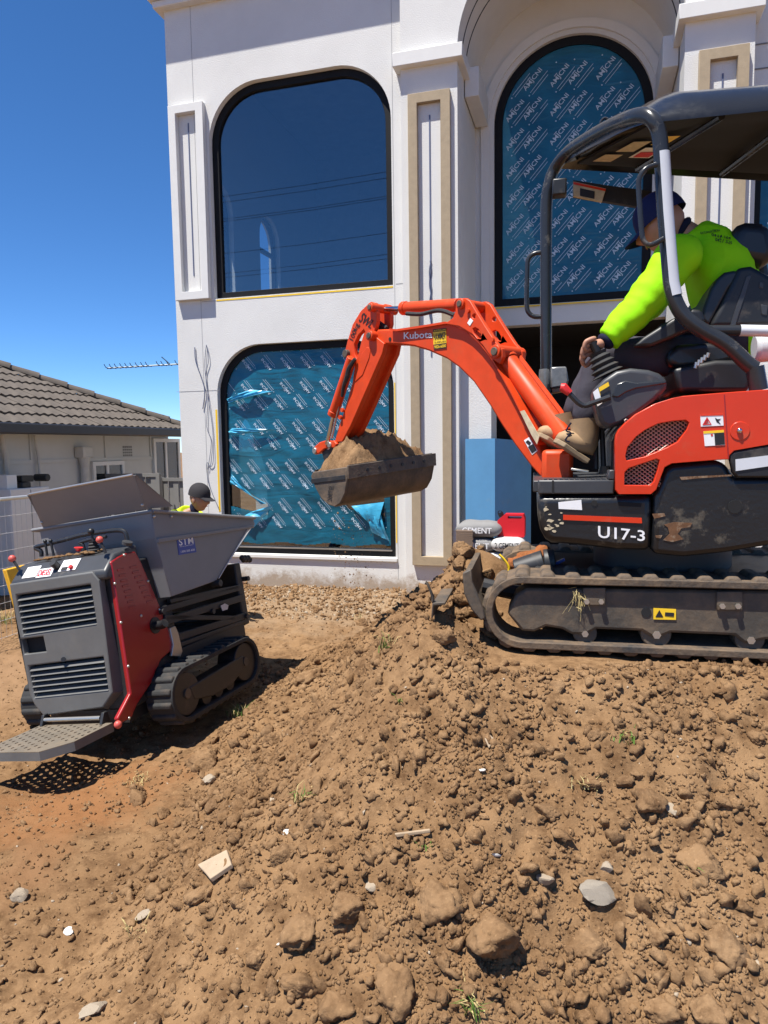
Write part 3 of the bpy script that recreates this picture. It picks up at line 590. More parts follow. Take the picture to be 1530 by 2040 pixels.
fence_panel(121, 318, 944, 1.2, 'taller grey ribbed steel fence panel behind the hopper')
fence_panel(319, 372, 952, 1.4, 'shorter grey ribbed steel fence panel next to the white house corner')
# white box with black fittings against the neighbour's wall
bx0 = nl(22, 1000, -.5); bx1 = nl(100, 1000, -.5)
t = thing('white_cabinet', 'white metal cabinet against the neighbouring wall behind the wire fence', 'cabinet', loc=Nf.p(bx0.x, -.3, 0)); zt_ = nl(60, 972, -.5).z
b = MB(); b.box(Nf, bx0.x, bx1.x, -.5, -.05, -.2, zt_); b.build('body', M['trimw'], t, bevel=.01)
b = MB(); b.box(Nf, (bx0.x+bx1.x)/2-.004, (bx0.x+bx1.x)/2+.004, -.503, -.499, -.1, zt_-.02); b.build('door_gap', M['cbond'], t)
t = thing('black_tool_tray', 'black plastic tray with fittings on top of the white cabinet', 'tray', loc=Nf.p(bx0.x+.3, -.3, zt_))
b = MB(); b.box(Nf, bx0.x+.25, bx1.x-.25, -.45, -.12, zt_, zt_+.07); b.build('tray', M['blk'], t, bevel=.015)
b = MB(); b.box(Nf, bx0.x+.3, bx0.x+.5, -.4, -.2, zt_+.07, zt_+.15); b.build('fitting', M['blk'], t, bevel=.01)
b = MB(); b.cyl(Nf.p(bx0.x+.75, -.4, zt_+.11), Nf.p(bx0.x+.75, -.2, zt_+.11), .05, 10); b.build('fitting', M['blk'], t, bevel=.01)
t = MB(); t.box(Nf, bx0.x+.04, bx0.x+.2, -.42, -.2, zt_, zt_+.17); setp(t.build('small_carton', M['trimw'], None, bevel=.006), 'small white carton standing on the cabinet beside the black tray', 'carton')
# temporary wire fence at the far left
Wf = Fr(at(30, 1200, 6.6), ey, -ex, (0, 0, 1))
wfz0, wfz1 = -.02, Wf.l(Wf.on(20, 993, 1, 0)).z
tf_ = thing('wire_fence', 'temporary galvanised wire mesh fence panel at the left edge', 'fence', Wf)
xa, xb = -2.2, 1.5
wm = MB()
for k in range(int((xb-xa)/.065)+1): x = xa+k*.065; wm.cyl(Wf.p(x, 0, -.35), Wf.p(x, 0, wfz1), .0022, 4)
for k in range(14): z = wfz1-.16*k; wm.cyl(Wf.p(xa, .003, z), Wf.p(xb, .003, z), .0022, 4)
wmo = wm.build('wire_mesh', M['wire'], tf_); wmo['kind'] = 'stuff'
MB().cyl(Wf.p(xa, 0, wfz1), Wf.p(xb, 0, wfz1), .018, 8).build('top_tube', M['wire'], tf_)
for x in (xa, xb): MB().cyl(Wf.p(x, 0, -.4), Wf.p(x, 0, wfz1), .018, 8).build('upright', M['wire'], tf_)
q = [at(10, 1158, 5.9), at(18, 1160, 5.9), at(34, 1215, 5.9), at(28, 1222, 5.9)]
setp(MB().prism([at(4, 1135, 5.9), at(12, 1135, 5.9), at(44, 1240, 5.9), at(36, 1244, 5.9)], (.05, .25, 0)).build('yellow_barrier', M['fencey'], None, bevel=.006), 'yellow plastic barrier slat leaning behind the dumper by the wire fence', 'barrier')
# ================================================================== PORCH: blue sheet, cement bags, jerry can
vB = -.12
bl0, bl1 = Hf.l(Hf.on(927, 900, 1, vB)), Hf.l(Hf.on(986, 900, 1, vB)); zt_ = Hf.l(Hf.on(950, 874, 1, vB)).z
fold_dir = (ex*math.cos(R(40))-ey*math.sin(R(40)))
t = thing('blue_board', 'folded light blue corrugated sheet standing in front of the doorway', 'board', loc=Hf.p(bl0.x, vB, 0))
b = MB(); b.prism([Hf.p(bl0.x, vB, -.05), Hf.p(bl1.x, vB, -.05), Hf.p(bl1.x, vB, zt_), Hf.p(bl0.x, vB, zt_)], ey*.012); b.build('sunlit_leaf', M['bluebd'], t)
kx = Hf.p(bl1.x, vB, 0); d_ = (ex*.77+ey*.64)
# far leaf turned away from the light
d_ = (ex*math.cos(R(62))+ey*math.sin(R(62))); L_ = .75
b = MB(); b.prism([kx+Vector((0, 0, -.05)), kx+d_*L_+Vector((0, 0, -.05)), kx+d_*L_+Vector((0, 0, zt_-.04)), kx+Vector((0, 0, zt_))], ey*.012); b.build('folded_leaf', M['bluebd'], t)
def pillow(fr, hx, hy, hz, mat, name, parent=None, p=2.6):
    mb = MB(); nu, nv = 24, 12
    for i in range(nv+1):
        th = math.pi*i/nv
        for k in range(nu):
            ph = 2*math.pi*k/nu; f = lambda c, e: math.copysign(abs(c)**e, c)
            x, y, z = hx*f(math.sin(th), .45)*f(math.cos(ph), .4), hy*f(math.sin(th), .45)*f(math.sin(ph), .4), hz*f(math.cos(th), .8)
            w = .012*mnoise.noise((x*9+fr.o.x*3, y*9, z*9)); mb.v.append(fr.p(x*(1+w*4), y, z*(1-.35*(abs(x)/hx)**6)+w))
    for i in range(nv):
        for k in range(nu): mb.f.append([i*nu+k, (i+1)*nu+k, (i+1)*nu+(k+1) % nu, i*nu+(k+1) % nu])
    return mb.build(name, mat, parent, smooth=60)
def bag(px, py, Y, hx, hz, mat, label, txt, tcol, w=.3):
    c = at(px, py, Y); fr = Fr(c, ex, ey, (0, 0, 1)); t = thing('cement_bag', label, 'cement bag', loc=c-Vector((0, 0, hz)))
    pillow(fr, hx, .17, hz, mat, 'sack', t)
    m = MB(); q = lambda x, z: fr.p(x, -.179, z); m.text(txt, q(-w*.5, -.03), q(w*.5, -.03), q(w*.5, .03), q(-w*.5, .03)); m.build('bag_print', tcol, t, smooth=0)
BY = 7.35
bag(955, 1053, BY, .24, .085, M['bag'], 'grey cement bag on top of the stack by the pilaster', 'CEMENT', M['white'])
bag(950, 1083, BY, .22, .075, M['bag'], 'grey cement bag underneath another grey bag by the pilaster', 'CEMENT', M['white'])
bag(1013, 1083, BY-.12, .17, .075, M['bagw'], 'white cement bag lying under the red jerry can', '2 CEMENT', M['inkblk'], .24)
bag(1003, 1112, BY-.1, .2, .075, M['bagw'], 'white cement bag half buried at the bottom below the jerry can', 'CEMENT', M['inkblk'], .24)
c = at(1019, 1068, BY-.05); jf = Fr(c, ex, ey, (0, 0, 1)); t = thing('jerry_can', 'red plastic jerry can standing on the cement bags', 'jerry can', loc=c)
o_ = [(-.135, 0), (.135, 0), (.14, .03), (.14, .19), (.125, .235), (-.06, .235), (-.135, .17), (-.14, .03)]
MB().plate([jf.p(x, -.08, z) for x, z in o_], [[jf.p(x, -.08, z) for x, z in ((-.03, .19), (.105, .19), (.115, .215), (-.03, .215))]], ey*.15).build('body', M['can'], t, bevel=.015)
MB().cyl(jf.p(-.1, -.005, .2), jf.p(-.115, -.005, .245), .028, 12).build('cap', M['blk'], t)
MB().tube([jf.p(-.115+.02*math.cos(a), -.03, .245+.02*math.sin(a)) for a in np.linspace(0, 6.28, 12)[:-1]], .005, 5, closed=True).build('cap_ring', M['blk'], t)
st = thing('tile_stack', 'narrow stack of brown tiles beside the cement bags', 'tile stack', loc=at(935, 1112, BY-.15)); c0 = Hf.l(at(928, 1110, BY-.18)); c1 = Hf.l(at(942, 1056, BY-.18))
n_ = 14
for k in range(n_):
    z0_ = c0.z+(c1.z-c0.z)*k/n_; m = MB(); m.box(Hf, c0.x-.1, c1.x+random.uniform(-.004, .004), c0.y, c0.y+.12, z0_, z0_+(c1.z-c0.z)/n_*.82); m.build('tile', M['card'], st)
# ================================================================== EXCAVATOR
fE, lE = Vector((-math.cos(R(12)), math.sin(R(12)), 0)), Vector((-math.sin(R(12)), -math.cos(R(12)), 0))
nearp = at(1200, 1295, 2.85)
Ef = Fr(Vector((nearp.x, nearp.y, PZ))-lE*.5, fE, lE, (0, 0, 1))
exc = thing('mini_excavator', 'orange and black rubber tracked mini excavator with canopy on the dirt mound', 'excavator', Ef)
def eo(C, x, y, d): px, py = C(x, y); return Ef.on(px, py, 1, d)
def eos(C, pts, d): return [eo(C, x, y, d) for x, y in pts]
def el(C, x, y, d): return Ef.l(eo(C, x, y, d))
EP = Ef.p
IN = -lE        # into the machine, away from the camera
# ---- tracks
def stadium(cx0, cx1, cz, r, n=16, taper=1.):
    return [(cx1+r*math.cos(a), cz+r*math.sin(a)) for a in np.linspace(-math.pi/2, math.pi/2, n)]+[(cx0+r*math.cos(a), cz+r*math.sin(a)) for a in np.linspace(math.pi/2, 3*math.pi/2, n)]
tfront = el(CT, 670, 780, .5).x; tr_top = el(C3, 700, 1400, .5).z; rT = tr_top/2; tz = rT
tc0, tc1 = tfront-1.56+rT, tfront-rT
def path_at(s, cx0, cx1, cz, r):
    L = cx1-cx0; P = 2*L+2*math.pi*r; s %= P
    if s < L: return (cx0+s, cz-r), (0, -1)
    s -= L
    if s < math.pi*r: a = -math.pi/2+s/r; return (cx1+r*math.cos(a), cz+r*math.sin(a)), (math.cos(a), math.sin(a))
    s -= math.pi*r
    if s < L: return (cx1-s, cz+r), (0, 1)
    s -= L; a = math.pi/2+s/r; return (cx0+r*math.cos(a), cz+r*math.sin(a)), (math.cos(a), math.sin(a))
def make_track(fr, parent, y0, y1, cx0, cx1, cz, r, nl, lug, mat, th=.03):
    lo = stadium(cx0, cx1, cz, r); li = stadium(cx0, cx1, cz, r-th); m = MB()
    n = len(lo); w0, w1 = y0, y1
    for ring, y in ((lo, w0), (lo, w1), (li, w1), (li, w0)): m.v += [fr.p(x, y, z) for x, z in ring]
    for a in range(4):
        for i in range(n): j = (i+1) % n; b = (a+1) % 4; m.f.append([a*n+i, a*n+j, b*n+j, b*n+i])
    tr = m.build('track', mat, parent, bevel=.004, smooth=40)
    P = 2*(cx1-cx0)+2*math.pi*r
    lm = bpy.data.meshes.new('tread_lug'); hx, hh, hw = lug; b = MB(); F0 = Fr((0, 0, 0), (1, 0, 0), (0, 1, 0), (0, 0, 1))
    b.hexa([Vector((-hx, -hw, -.006)), Vector((hx, -hw, -.006)), Vector((hx, hw, -.006)), Vector((-hx, hw, -.006))], [Vector((-hx*.55, -hw*.93, hh)), Vector((hx*.55, -hw*.93, hh)), Vector((hx*.55, hw*.93, hh)), Vector((-hx*.55, hw*.93, hh))])
    lm.from_pydata(b.v, [], b.f); lm.materials.append(mat); ym = (y0+y1)/2; inv = WM[tr.name].inverted()
    for k in range(nl):
        (x, z), (nx_, nz_) = path_at(P*k/nl, cx0, cx1, cz, r)
        N = fr.A[0]*nx_+fr.A[2]*nz_; T = fr.A[1].cross(N)
        mw = Matrix((T, fr.A[1], N)).transposed().to_4x4(); mw.translation = fr.p(x, ym, z)
        o = bpy.data.objects.new('tread_lug', lm); col.objects.link(o); o.parent = tr; o.matrix_basis = inv @ mw
        bv = o.modifiers.new('bevel', 'BEVEL'); bv.width = .008; bv.segments = 2
    return tr
LUG = (.036, .016, .112)
make_track(Ef, exc, .27, .5, tc0, tc1, tz, rT, 34, LUG, M['rubber']); make_track(Ef, exc, -.5, -.27, tc0, tc1, tz, rT, 34, LUG, M['rubber'])
fp = [(84, 1590), (130, 1490), (190, 1452), (1700, 1470), (1900, 1560), (1850, 1700), (1500, 1740), (1400, 1760), (1345, 1715), (990, 1700), (930, 1725), (880, 1720), (830, 1690), (580, 1680), (520, 1710), (440, 1708), (390, 1680), (300, 1665), (235, 1695), (165, 1690)]
tfp = MB(); tfp.prism(eos(C3, fp, .47), IN*.16); tfr = tfp.build('track_frame', M['steel'], exc, bevel=.012)
tfp = MB(); tfp.prism([q+IN*.78 for q in eos(C3, fp, .47)], IN*.16); tfp.build('track_frame', M['steel'], exc, bevel=.012)
for cx_, cy_, r_ in ((515, 1700, 66), (910, 1705, 80), (1430, 1735, 75)):
    c = eo(C3, cx_, cy_, .455); rr = r_*.3595/1414*2.95; MB().cyl(c+IN*.0, c+IN*.1, rr, 22).build('roller', M['steel'], exc, bevel=.006)
    if cx_ > 200: MB().cyl(c-IN*.02, c, rr*.28, 6).build('roller_bolt', M['zinc'], exc)
for pl in ([(505, 1450), (630, 1450), (630, 1548), (505, 1548)], [(1245, 1470), (1390, 1470), (1392, 1575), (1247, 1575)]):
    q = MB(); q.prism(eos(C3, pl, .482), IN*.011); q.build('bracket_plate', M['steel'], tfr, bevel=.004)
for x, y in ((605, 1525), (525, 1525), (1275, 1550), (1362, 1550)): c = eo(C3, x, y, .486); MB().cyl(c, c-IN*.012, .011, 6).build('bolt', M['zinc'], tfr)
c = eo(C3, 855, 1585, .471); MB().cyl(c, c-IN*.002, .02, 14).build('frame_hole', M['dark'], tfr)
q = MB(); q.prism(eos(C3, [(895, 1562), (1020, 1568), (1020, 1627), (895, 1624)], .4745), IN*.002); yl = q.build('warning_label', M['yellow'], tfr)
q = MB(); q.add(eos(C3, [(905, 1612), (928, 1572), (950, 1612)], .476), [(0, 1, 2)]); q.add(eos(C3, [(960, 1585), (1010, 1588), (1008, 1610), (958, 1605)], .476), [(0, 1, 2, 3)]); q.build('label_print', M['inkblk'], yl, smooth=0)
b = MB(); b.box(Ef, tc0+.05, tc1-.05, -.28, .28, .12, .30); b.cyl(EP(-.3, 0, .28), EP(-.3, 0, .52), .3, 28); b.build('undercarriage', M['dsteel'], exc, bevel=.01)
# ---- dozer blade
bz = [(430, 430), (520, 388), (530, 520), (580, 640), (640, 800), (672, 905), (622, 935), (520, 815), (445, 650)]
bb = eos(CT, bz, .52); d = MB(); d.prism(bb, IN*.03); bld = d.build('dozer_blade', M['steel'], exc, bevel=.006)
d = MB(); s_ = [(425, 470), (440, 600), (480, 720), (560, 850), (622, 930)]; rows = [[q+IN*t for q in eos(CT, s_, .52)] for t in (.02, 1.02)]; d.surf(rows, fE*-.025); d.build('blade_plate', M['steel'], bld, smooth=50)
d = MB(); a = eo(CT, 600, 680, .5); d.cyl(a+IN*.25, EP(tc1-.1, .25, .16), .035, 10); d.build('blade_arm', M['dsteel'], bld)
d = MB(); d.cyl(a+IN*.75, EP(tc1-.1, -.25, .16), .035, 10); d.build('blade_arm', M['dsteel'], bld)
d = MB(); d.cyl(eo(CT, 985, 400, .12), eo(CT, 1290, 320, .12), .05, 14, .06); d.cyl(eo(CT, 1290, 320, .12), eo(CT, 1405, 310, .12), .062, 16); d.build('blade_cylinder', M['dsteel'], exc, bevel=.004)
d = MB(); d.prism(eos(CT, [(1405, 320), (1500, 275), (1510, 300), (1415, 350)], .12), IN*.02); d.build('blue_plastic_strip', M['blue'], exc)
# ---- upper body
sk = [(250, 940), (893, 936), (884, 1245), (700, 1240), (450, 1212), (330, 1202), (296, 1182), (268, 1130), (252, 1050)]
q = MB(); q.prism(eos(C3, sk, .50), IN*.98); skirt = q.build('front_skirt', M['bodyblk'], exc, bevel=.03, seg=3)
cw = [(897, 938), (912, 905), (945, 830), (960, 790), (1000, 766), (1250, 744), (1300, 760), (1330, 812), (1345, 842), (1530, 838), (1760, 838), (1800, 1000), (1770, 1150), (1530, 1218), (1300, 1256), (1060, 1280), (888, 1262)]
q = MB(); q.prism(eos(C3, cw, .505), IN*.99); cwt = q.build('counterweight', M['bodyblk'], exc, bevel=.03, seg=3)
c = eo(C3, 1345, 1000, .506); MB().cyl(c, c-IN*.003, .026, 16).build('access_hole', M['dark'], cwt)
q = MB(); q.prism(eos(C3, [(395, 1045), (830, 1062), (832, 1092), (395, 1073)], .5055), IN*.004); q.build('orange_stripe', M['orange'], skirt)
q = MB(); q.text('U17-3', eo(C3, 588, 1172, .5035), eo(C3, 848, 1192, .5035), eo(C3, 848, 1132, .5035), eo(C3, 588, 1105, .5035)); q.build('model_lettering', M['white'], skirt, smooth=0)
for pl, mt in (([(368, 975), (495, 962), (500, 1018), (370, 1012)], 'white'), ([(700, 972), (830, 980), (826, 1002), (700, 996)], 'dark')):
    q = MB(); q.prism(eos(C3, pl, .5035), IN*.002); q.build('worn_sticker' if mt == 'white' else 'skirt_slot', M[mt], skirt)
c = eo(C3, 568, 980, .5035); MB().cyl(c, c+IN*.002, .012, 12).build('bolt_hole', M['dark'], skirt)
rust = pmat('rust_patch', (.13, .06, .025), .85, var=.3, vscale=30, dirt=(.5, .42, .3), dscale=25, damt=.35)
for pl in ([(955, 1100), (1010, 1085), (1110, 1090), (1100, 1112), (1050, 1120), (1030, 1150), (1062, 1180), (1000, 1195), (950, 1185), (985, 1150), (975, 1115)], [(888, 1040), (955, 1036), (962, 1052), (900, 1066)], [(1040, 835), (1325, 822), (1330, 830), (1150, 842), (1050, 852)], [(905, 1160), (945, 1158), (935, 1175), (910, 1172)]):
    q = MB(); q.prism(eos(C3, pl, .5085), IN*.003); q.build('rust_patch', rust, cwt)
cream = pmat('chipped_cream', (.5, .42, .28), .8, var=.2, vscale=40)
random.seed(5)
for k in range(26):
    cx_, cy_ = 258+random.random()**1.6*140, 950+random.random()*225; s0 = random.uniform(5, 15)
    pl = [(cx_+s0*random.uniform(.5, 1.5)*math.cos(a)*1.2, cy_+s0*random.uniform(.3, 1.1)*math.sin(a)) for a in np.linspace(0, 5.4, 7)]
    if min(p[0] for p in pl) < 282 or max(p[1] for p in pl) > 1160: continue
    q = MB(); q.prism(eos(C3, pl, .5022), IN*.0015); q.build('paint_chip', cream, skirt)
# step and floor
s0, s1, s2 = el(C3, 255, 853, .5), el(C3, 678, 853, .5), el(C3, 255, 934, .5)
q = MB(); q.box(Ef, s1.x, s0.x, .42, .5, s2.z+.003, s0.z); stp = q.build('side_step', M['charc'], exc, bevel=.006)
for xx in (338,): g = el(C3, xx, 900, .5); q = MB(); q.box(Ef, g.x-.004, g.x+.004, .499, .502, s2.z+.004, s0.z-.002); q.build('step_joint', M['dark'], stp)
q = MB(); q.box(Ef, s1.x-.5, s0.x+.02, -.48, .418, s2.z+.006, s0.z-.006); flo = q.build('floor_plate', M['charc'], exc, bevel=.004)
q = MB(); q.prism(eos(C3, [(645, 830), (650, 798), (680, 796), (682, 850), (645, 850)], .5), IN*.08); q.build('step_bracket', M['charc'], stp, bevel=.004)
for k in range(18):
    x = s0.x-.03-.021*k; q = MB(); q.box(Ef, x-.006, x+.006, .43, .49, s0.z, s0.z+.005); q.build('grip_rib', M['charc'], stp)
# orange side cover with two grilles
oc = [(683, 905), (684, 640), (690, 600), (705, 572), (740, 535), (800, 485), (900, 430), (1000, 398), (1060, 386), (1300, 366), (1530, 350), (1760, 342), (1790, 500), (1790, 640), (1530, 656), (1345, 688), (1318, 715), (1312, 738), (1250, 741), (1000, 760), (958, 782), (932, 850), (912, 905), (884, 930), (700, 930)]
h1 = [(745, 745), (740, 720), (752, 670), (800, 612), (850, 575), (920, 540), (1000, 526), (1075, 520), (1094, 534), (1080, 572), (1030, 640), (970, 672), (850, 722)]
h2 = [(733, 880), (735, 812), (760, 786), (850, 756), (912, 735), (930, 742), (920, 792), (898, 862), (880, 882)]
q = MB(); q.plate(eos(C3, oc, .525), [eos(C3, h1[::-1], .525), eos(C3, h2[::-1], .525)], IN*.05); cov = q.build('side_cover', M['orange'], exc, bevel=.012, seg=3)
ocb = [(700, 890), (700, 640), (720, 590), (800, 500), (900, 445), (1060, 400), (1530, 362), (1750, 355), (1780, 640), (1310, 735), (1000, 758), (950, 790), (900, 900)]
q = MB(); q.prism([p+IN*.02 for p in eos(C3, ocb, .44)], IN*.9); q.build('engine_bay', M['dsteel'], exc)
hood = [(760, 520), (800, 488), (900, 433), (1000, 401), (1060, 389), (1300, 369), (1530, 353), (1760, 345), (1760, 375), (1300, 400), (1060, 420), (900, 465), (800, 520)]
q = MB(); q.prism([p for p in eos(C3, hood, .474)], IN*.9); q.build('engine_hood', M['orange'], exc, bevel=.01)
for hh, nm in ((h1, 'grille'), (h2, 'grille')):
    g = MB(); x0, x1 = min(p[0] for p in hh)-6, max(p[0] for p in hh)+6; y0, y1 = min(p[1] for p in hh)-6, max(p[1] for p in hh)+6
    for sgn in (1, -1):
        k = x0-(y1-y0)*1.6
        while k < x1+(y1-y0)*1.6:
            a0_ = (k, y0); a1_ = (k+sgn*(y1-y0)*1.36, y1)
            # clip to the x range
            (xa_, ya_), (xb_, yb_) = sorted((a0_, a1_))
            if xb_ > x0 and xa_ < x1:
                t0 = max(0, (x0-xa_)/(xb_-xa_)); t1 = min(1, (x1-xa_)/(xb_-xa_))
                if t1-t0 > .02: g.cyl(eo(C3, xa_+(xb_-xa_)*t0, ya_+(yb_-ya_)*t0, .497), eo(C3, xa_+(xb_-xa_)*t1, ya_+(yb_-ya_)*t1, .497), .0021, 4)
            k += 30
    go = g.build(nm, M['zinc'], cov); go['kind'] = 'stuff'
    q = MB(); q.prism(eos(C3, [(x0, y0), (x1, y0), (x1, y1), (x0, y1)], .482), IN*.004); q.build('grille_shade_sheet', M['dark'], cov)  # added near-black sheet paints the shade behind the mesh
q = MB(); q.prism(eos(C3, [(1285, 378), (1291, 378), (1314, 735), (1308, 735)], .527), IN*.0015); q.build('cover_seam', M['dumpred'], cov)
q = MB(); q.prism(eos(C3, [(1312, 712), (1345, 692), (1530, 660), (1790, 640), (1790, 838), (1360, 840), (1335, 812)], .522), IN*.03); lou = q.build('rear_louvre', M['blk'], exc, bevel=.008)
q = MB(); q.prism(eos(C3, [(1350, 738), (1530, 716), (1700, 700), (1700, 765), (1530, 776), (1352, 802)], .526), IN*.004); q.build('silver_band', M['tape'], lou)
def sticker(C, pl, d, parent, base='white', marks=()):
    q = MB(); q.prism(eos(C, pl, d+.002), IN*.0018); st_ = q.build('sticker', M[base], parent)
    for mm, mt in marks: q = MB(); q.add(eos(C, mm, d+.0032), [tuple(range(len(mm)))]); q.build('sticker_print', M[mt], st_, smooth=0)
sticker(C3, [(1155, 490), (1280, 486), (1284, 550), (1158, 556)], .525, cov, 'white', [([(1155, 490), (1280, 486), (1280, 494), (1155, 498)], 'orange'), ([(1166, 548), (1192, 502), (1218, 545)], 'red'), ([(1176, 543), (1192, 514), (1209, 541)], 'white'), ([(1235, 505), (1250, 515), (1272, 512), (1255, 525), (1270, 545), (1245, 530)], 'inkblk')])
sticker(C3, [(1172, 582), (1285, 574), (1292, 658), (1180, 664)], .525, cov, 'white', [([(1172, 582), (1285, 574), (1286, 588), (1173, 596)], 'yellow'), ([(1232, 592), (1286, 588), (1291, 655), (1237, 660)], 'inkblk'), ([(1212, 600), (1222, 594), (1226, 606), (1216, 610)], 'red')])
c = eo(C3, 1375, 580, .528); MB().cyl(c-lE*.004, c, .036, 20).build('lock_recess', M['orange'], cov, bevel=.003); MB().ball(eo(C3, 1372, 578, .53), .011, 10, 8).build('key_lock', M['chrome'], cov)
# ---- control console on the left
con = [(565, 345), (620, 292), (690, 246), (770, 230), (870, 240), (930, 260), (976, 300), (970, 345), (905, 415), (800, 495), (720, 545), (650, 568), (602, 545), (582, 480), (562, 400)]
q = MB(); q.prism(eos(C3, con, .44), IN*.2); cns = q.build('control_console', M['charc'], exc, bevel=.03, seg=4, smooth=60)
q = MB(); q.prism(eos(C3, [(690, 320), (740, 300), (800, 312), (965, 300), (968, 318), (800, 345), (745, 365), (700, 395), (665, 390)], .447), IN*.012); q.build('console_ridge', M['tubegrey'], cns, bevel=.005)
sticker(C3, [(560, 365), (588, 342), (612, 425), (585, 445)], .442, cns, 'white')
sticker(C3, [(592, 340), (645, 308), (656, 352), (600, 385)], .442, cns, 'yellow', [([(598, 362), (652, 330), (656, 352), (602, 384)], 'inkblk')])
sticker(C3, [(604, 395), (655, 368), (660, 405), (615, 432)], .442, cns, 'inkblk')
q = MB(); q.tube([eo(C3, *p, .46) for p in ((398, 345), (440, 385), (480, 425), (515, 440), (560, 425), (655, 392))], .011, 8, smooth=3); q.build('lock_lever', M['tubegrey'], cns)
q = MB(); q.tube([eo(C3, *p, .46) for p in ((380, 335), (395, 338), (432, 372))], [.014, .02, .014], 10); q.build('lever_grip', M['red'], cns)
# joystick with rubber bellows
jb = MB(); J0, J1 = eo(C3, 640, 265, .34), eo(C3, 585, 145, .34)
P_, Rr_ = [], []
for k in range(9):
    t = k/8; P_.append(J0.lerp(J1, t)); Rr_.append((.062-.028*t)*(1.12 if k % 2 == 0 else .86))
jb.tube(P_, Rr_, 14); jb.build('joystick_bellows', M['rubber2'], exc)
MB().tube([J1, J1+(J1-J0).normalized()*.045], [.016, .02], 10).build('joystick', M['blk'], exc)
# right hand console (far side)
q = MB(); q.prism([p+IN*.62 for p in eos(C3, con, .44)], IN*.16); q.build('control_console', M['charc'], exc, bevel=.03, seg=3)
# seat
sy = .26
def seatpoly(C, pl, d, w, name, mt, bv=.03): q = MB(); q.prism(eos(C, pl, d), IN*w); return q.build(name, M[mt], exc, bevel=bv, seg=4, smooth=60)
seatpoly(CS, [(1190, 470), (1215, 360), (1270, 295), (1340, 268), (1500, 280), (1600, 330), (1630, 520), (1600, 660), (1480, 690), (1320, 662), (1230, 630), (1195, 570)], .17, .3, 'headrest', 'seat', .05)
MB().tube([eo(CS, 1440, 640, .02), eo(CS, 1470, 800, .02)], .03, 10).build('headrest_post', M['blk'], exc)
seatpoly(CS, [(915, 1190), (935, 1080), (1000, 900), (1060, 810), (1130, 750), (1230, 728), (1290, 760), (1180, 900), (1060, 1120), (985, 1260)], sy-.01, .48, 'seat_cushion_back', 'seat', .04)
shell = seatpoly(CS, [(1255, 705), (1380, 690), (1530, 770), (1680, 860), (1600, 1255), (985, 1258), (1060, 1110), (1150, 930)], sy, .5, 'seat_shell', 'blk', .02)
for pl in ([(1330, 790), (1380, 775), (1230, 1245), (1180, 1245)], [(1450, 840), (1490, 845), (1490, 900), (1450, 895)], [(1470, 1050), (1530, 1060), (1520, 1150), (1470, 1140)]):
    q = MB(); q.prism(eos(CS, pl, sy+.004), IN*.006); q.build('shell_rib', M['charc'], shell, bevel=.002)
seatpoly(CS, [(600, 1500), (700, 1420), (1000, 1400), (1250, 1420), (1260, 1560), (1000, 1620), (700, 1640), (600, 1600)], .25, .48, 'seat_cushion', 'seat', .04)
seatpoly(CS, [(285, 1435), (380, 1350), (640, 1185), (790, 1120), (820, 1085), (920, 1095), (965, 1190), (900, 1260), (760, 1310), (640, 1365), (450, 1440)], .33, .07, 'armrest', 'blk', .015)
seatpoly(CS, [(650, 1640), (1050, 1560), (1280, 1560), (1400, 1700), (1350, 1860), (700, 1860)], .3, .6, 'seat_base', 'blk', .02)
q = MB()
for k in range(5): q.tube([eo(CS, 855+28*k, 1640-25*k, .33), eo(CS, 868+28*k, 1585-22*k, .33)], .007, 6)
q.build('seat_spring', M['zinc'], exc)
q = MB(); q.cyl(eo(CS, 1400, 1450, .3), eo(CS, 1700, 1430, .3), .06, 16); q.build('silver_canister', M['tape'], exc, bevel=.015)
# ---- canopy frame
near_y, far_y = .44, -.40
TR = .0295
def c2(x, y, d): return eo(C2, x, y, d)
post = [c2(303, 2225, far_y), c2(300, 1500, far_y), c2(300, 900, far_y), c2(303, 700, far_y), c2(318, 600, far_y), c2(352, 510, far_y)]
topb = [c2(430, 418, far_y+.10), c2(560, 332, far_y+.34), c2(680, 268, far_y+.55), c2(770, 232, near_y-.12), c2(850, 222, near_y-.03), c2(900, 258, near_y), c2(925, 320, near_y)]
rear = [c2(938, 430, near_y), c2(958, 750, near_y), c2(978, 1000, near_y), c2(992, 1160, near_y), c2(1015, 1250, near_y), c2(1065, 1335, near_y), c2(1160, 1410, near_y), c2(1300, 1490, near_y), eo(C3, 1420, 210, near_y), eo(C3, 1462, 235, near_y)]
q = MB(); q.tube(post+topb+rear, TR, 14, smooth=4); rops = q.build('canopy_frame', M['tubegrey'], exc, smooth=60)
rj = eo(C3, 1455, 225, near_y); MB().tube([rj, rj+Vector((.02, 0, -.09))], .034, 12).build('frame_clamp', M['tubegrey'], rops)
tp = [p+(-ray(*C2(960, 800)).normalized())*.0 for p in [c2(938, 432, near_y), c2(958, 750, near_y), c2(978, 1000, near_y), c2(991, 1150, near_y), c2(1008, 1225, near_y)]]
q = MB()
for i in range(len(tp)):
    T = (tp[min(i+1, len(tp)-1)]-tp[max(i-1, 0)]).normalized(); A1 = -fE-T*(-fE).dot(T); A1.normalize(); A2 = T.cross(A1)
    if A2.dot(lE) < 0: A2 = -A2
    for k in range(9): a = R(-55)+R(165)*k/8; q.v.append(tp[i]+(A1*math.cos(a)+A2*math.sin(a))*(TR+.0025))
for i in range(len(tp)-1):
    for k in range(8): q.f.append([i*9+k, i*9+k+1, (i+1)*9+k+1, (i+1)*9+k])
q.build('reflective_tape', M['tape'], rops, smooth=60, fix=False)
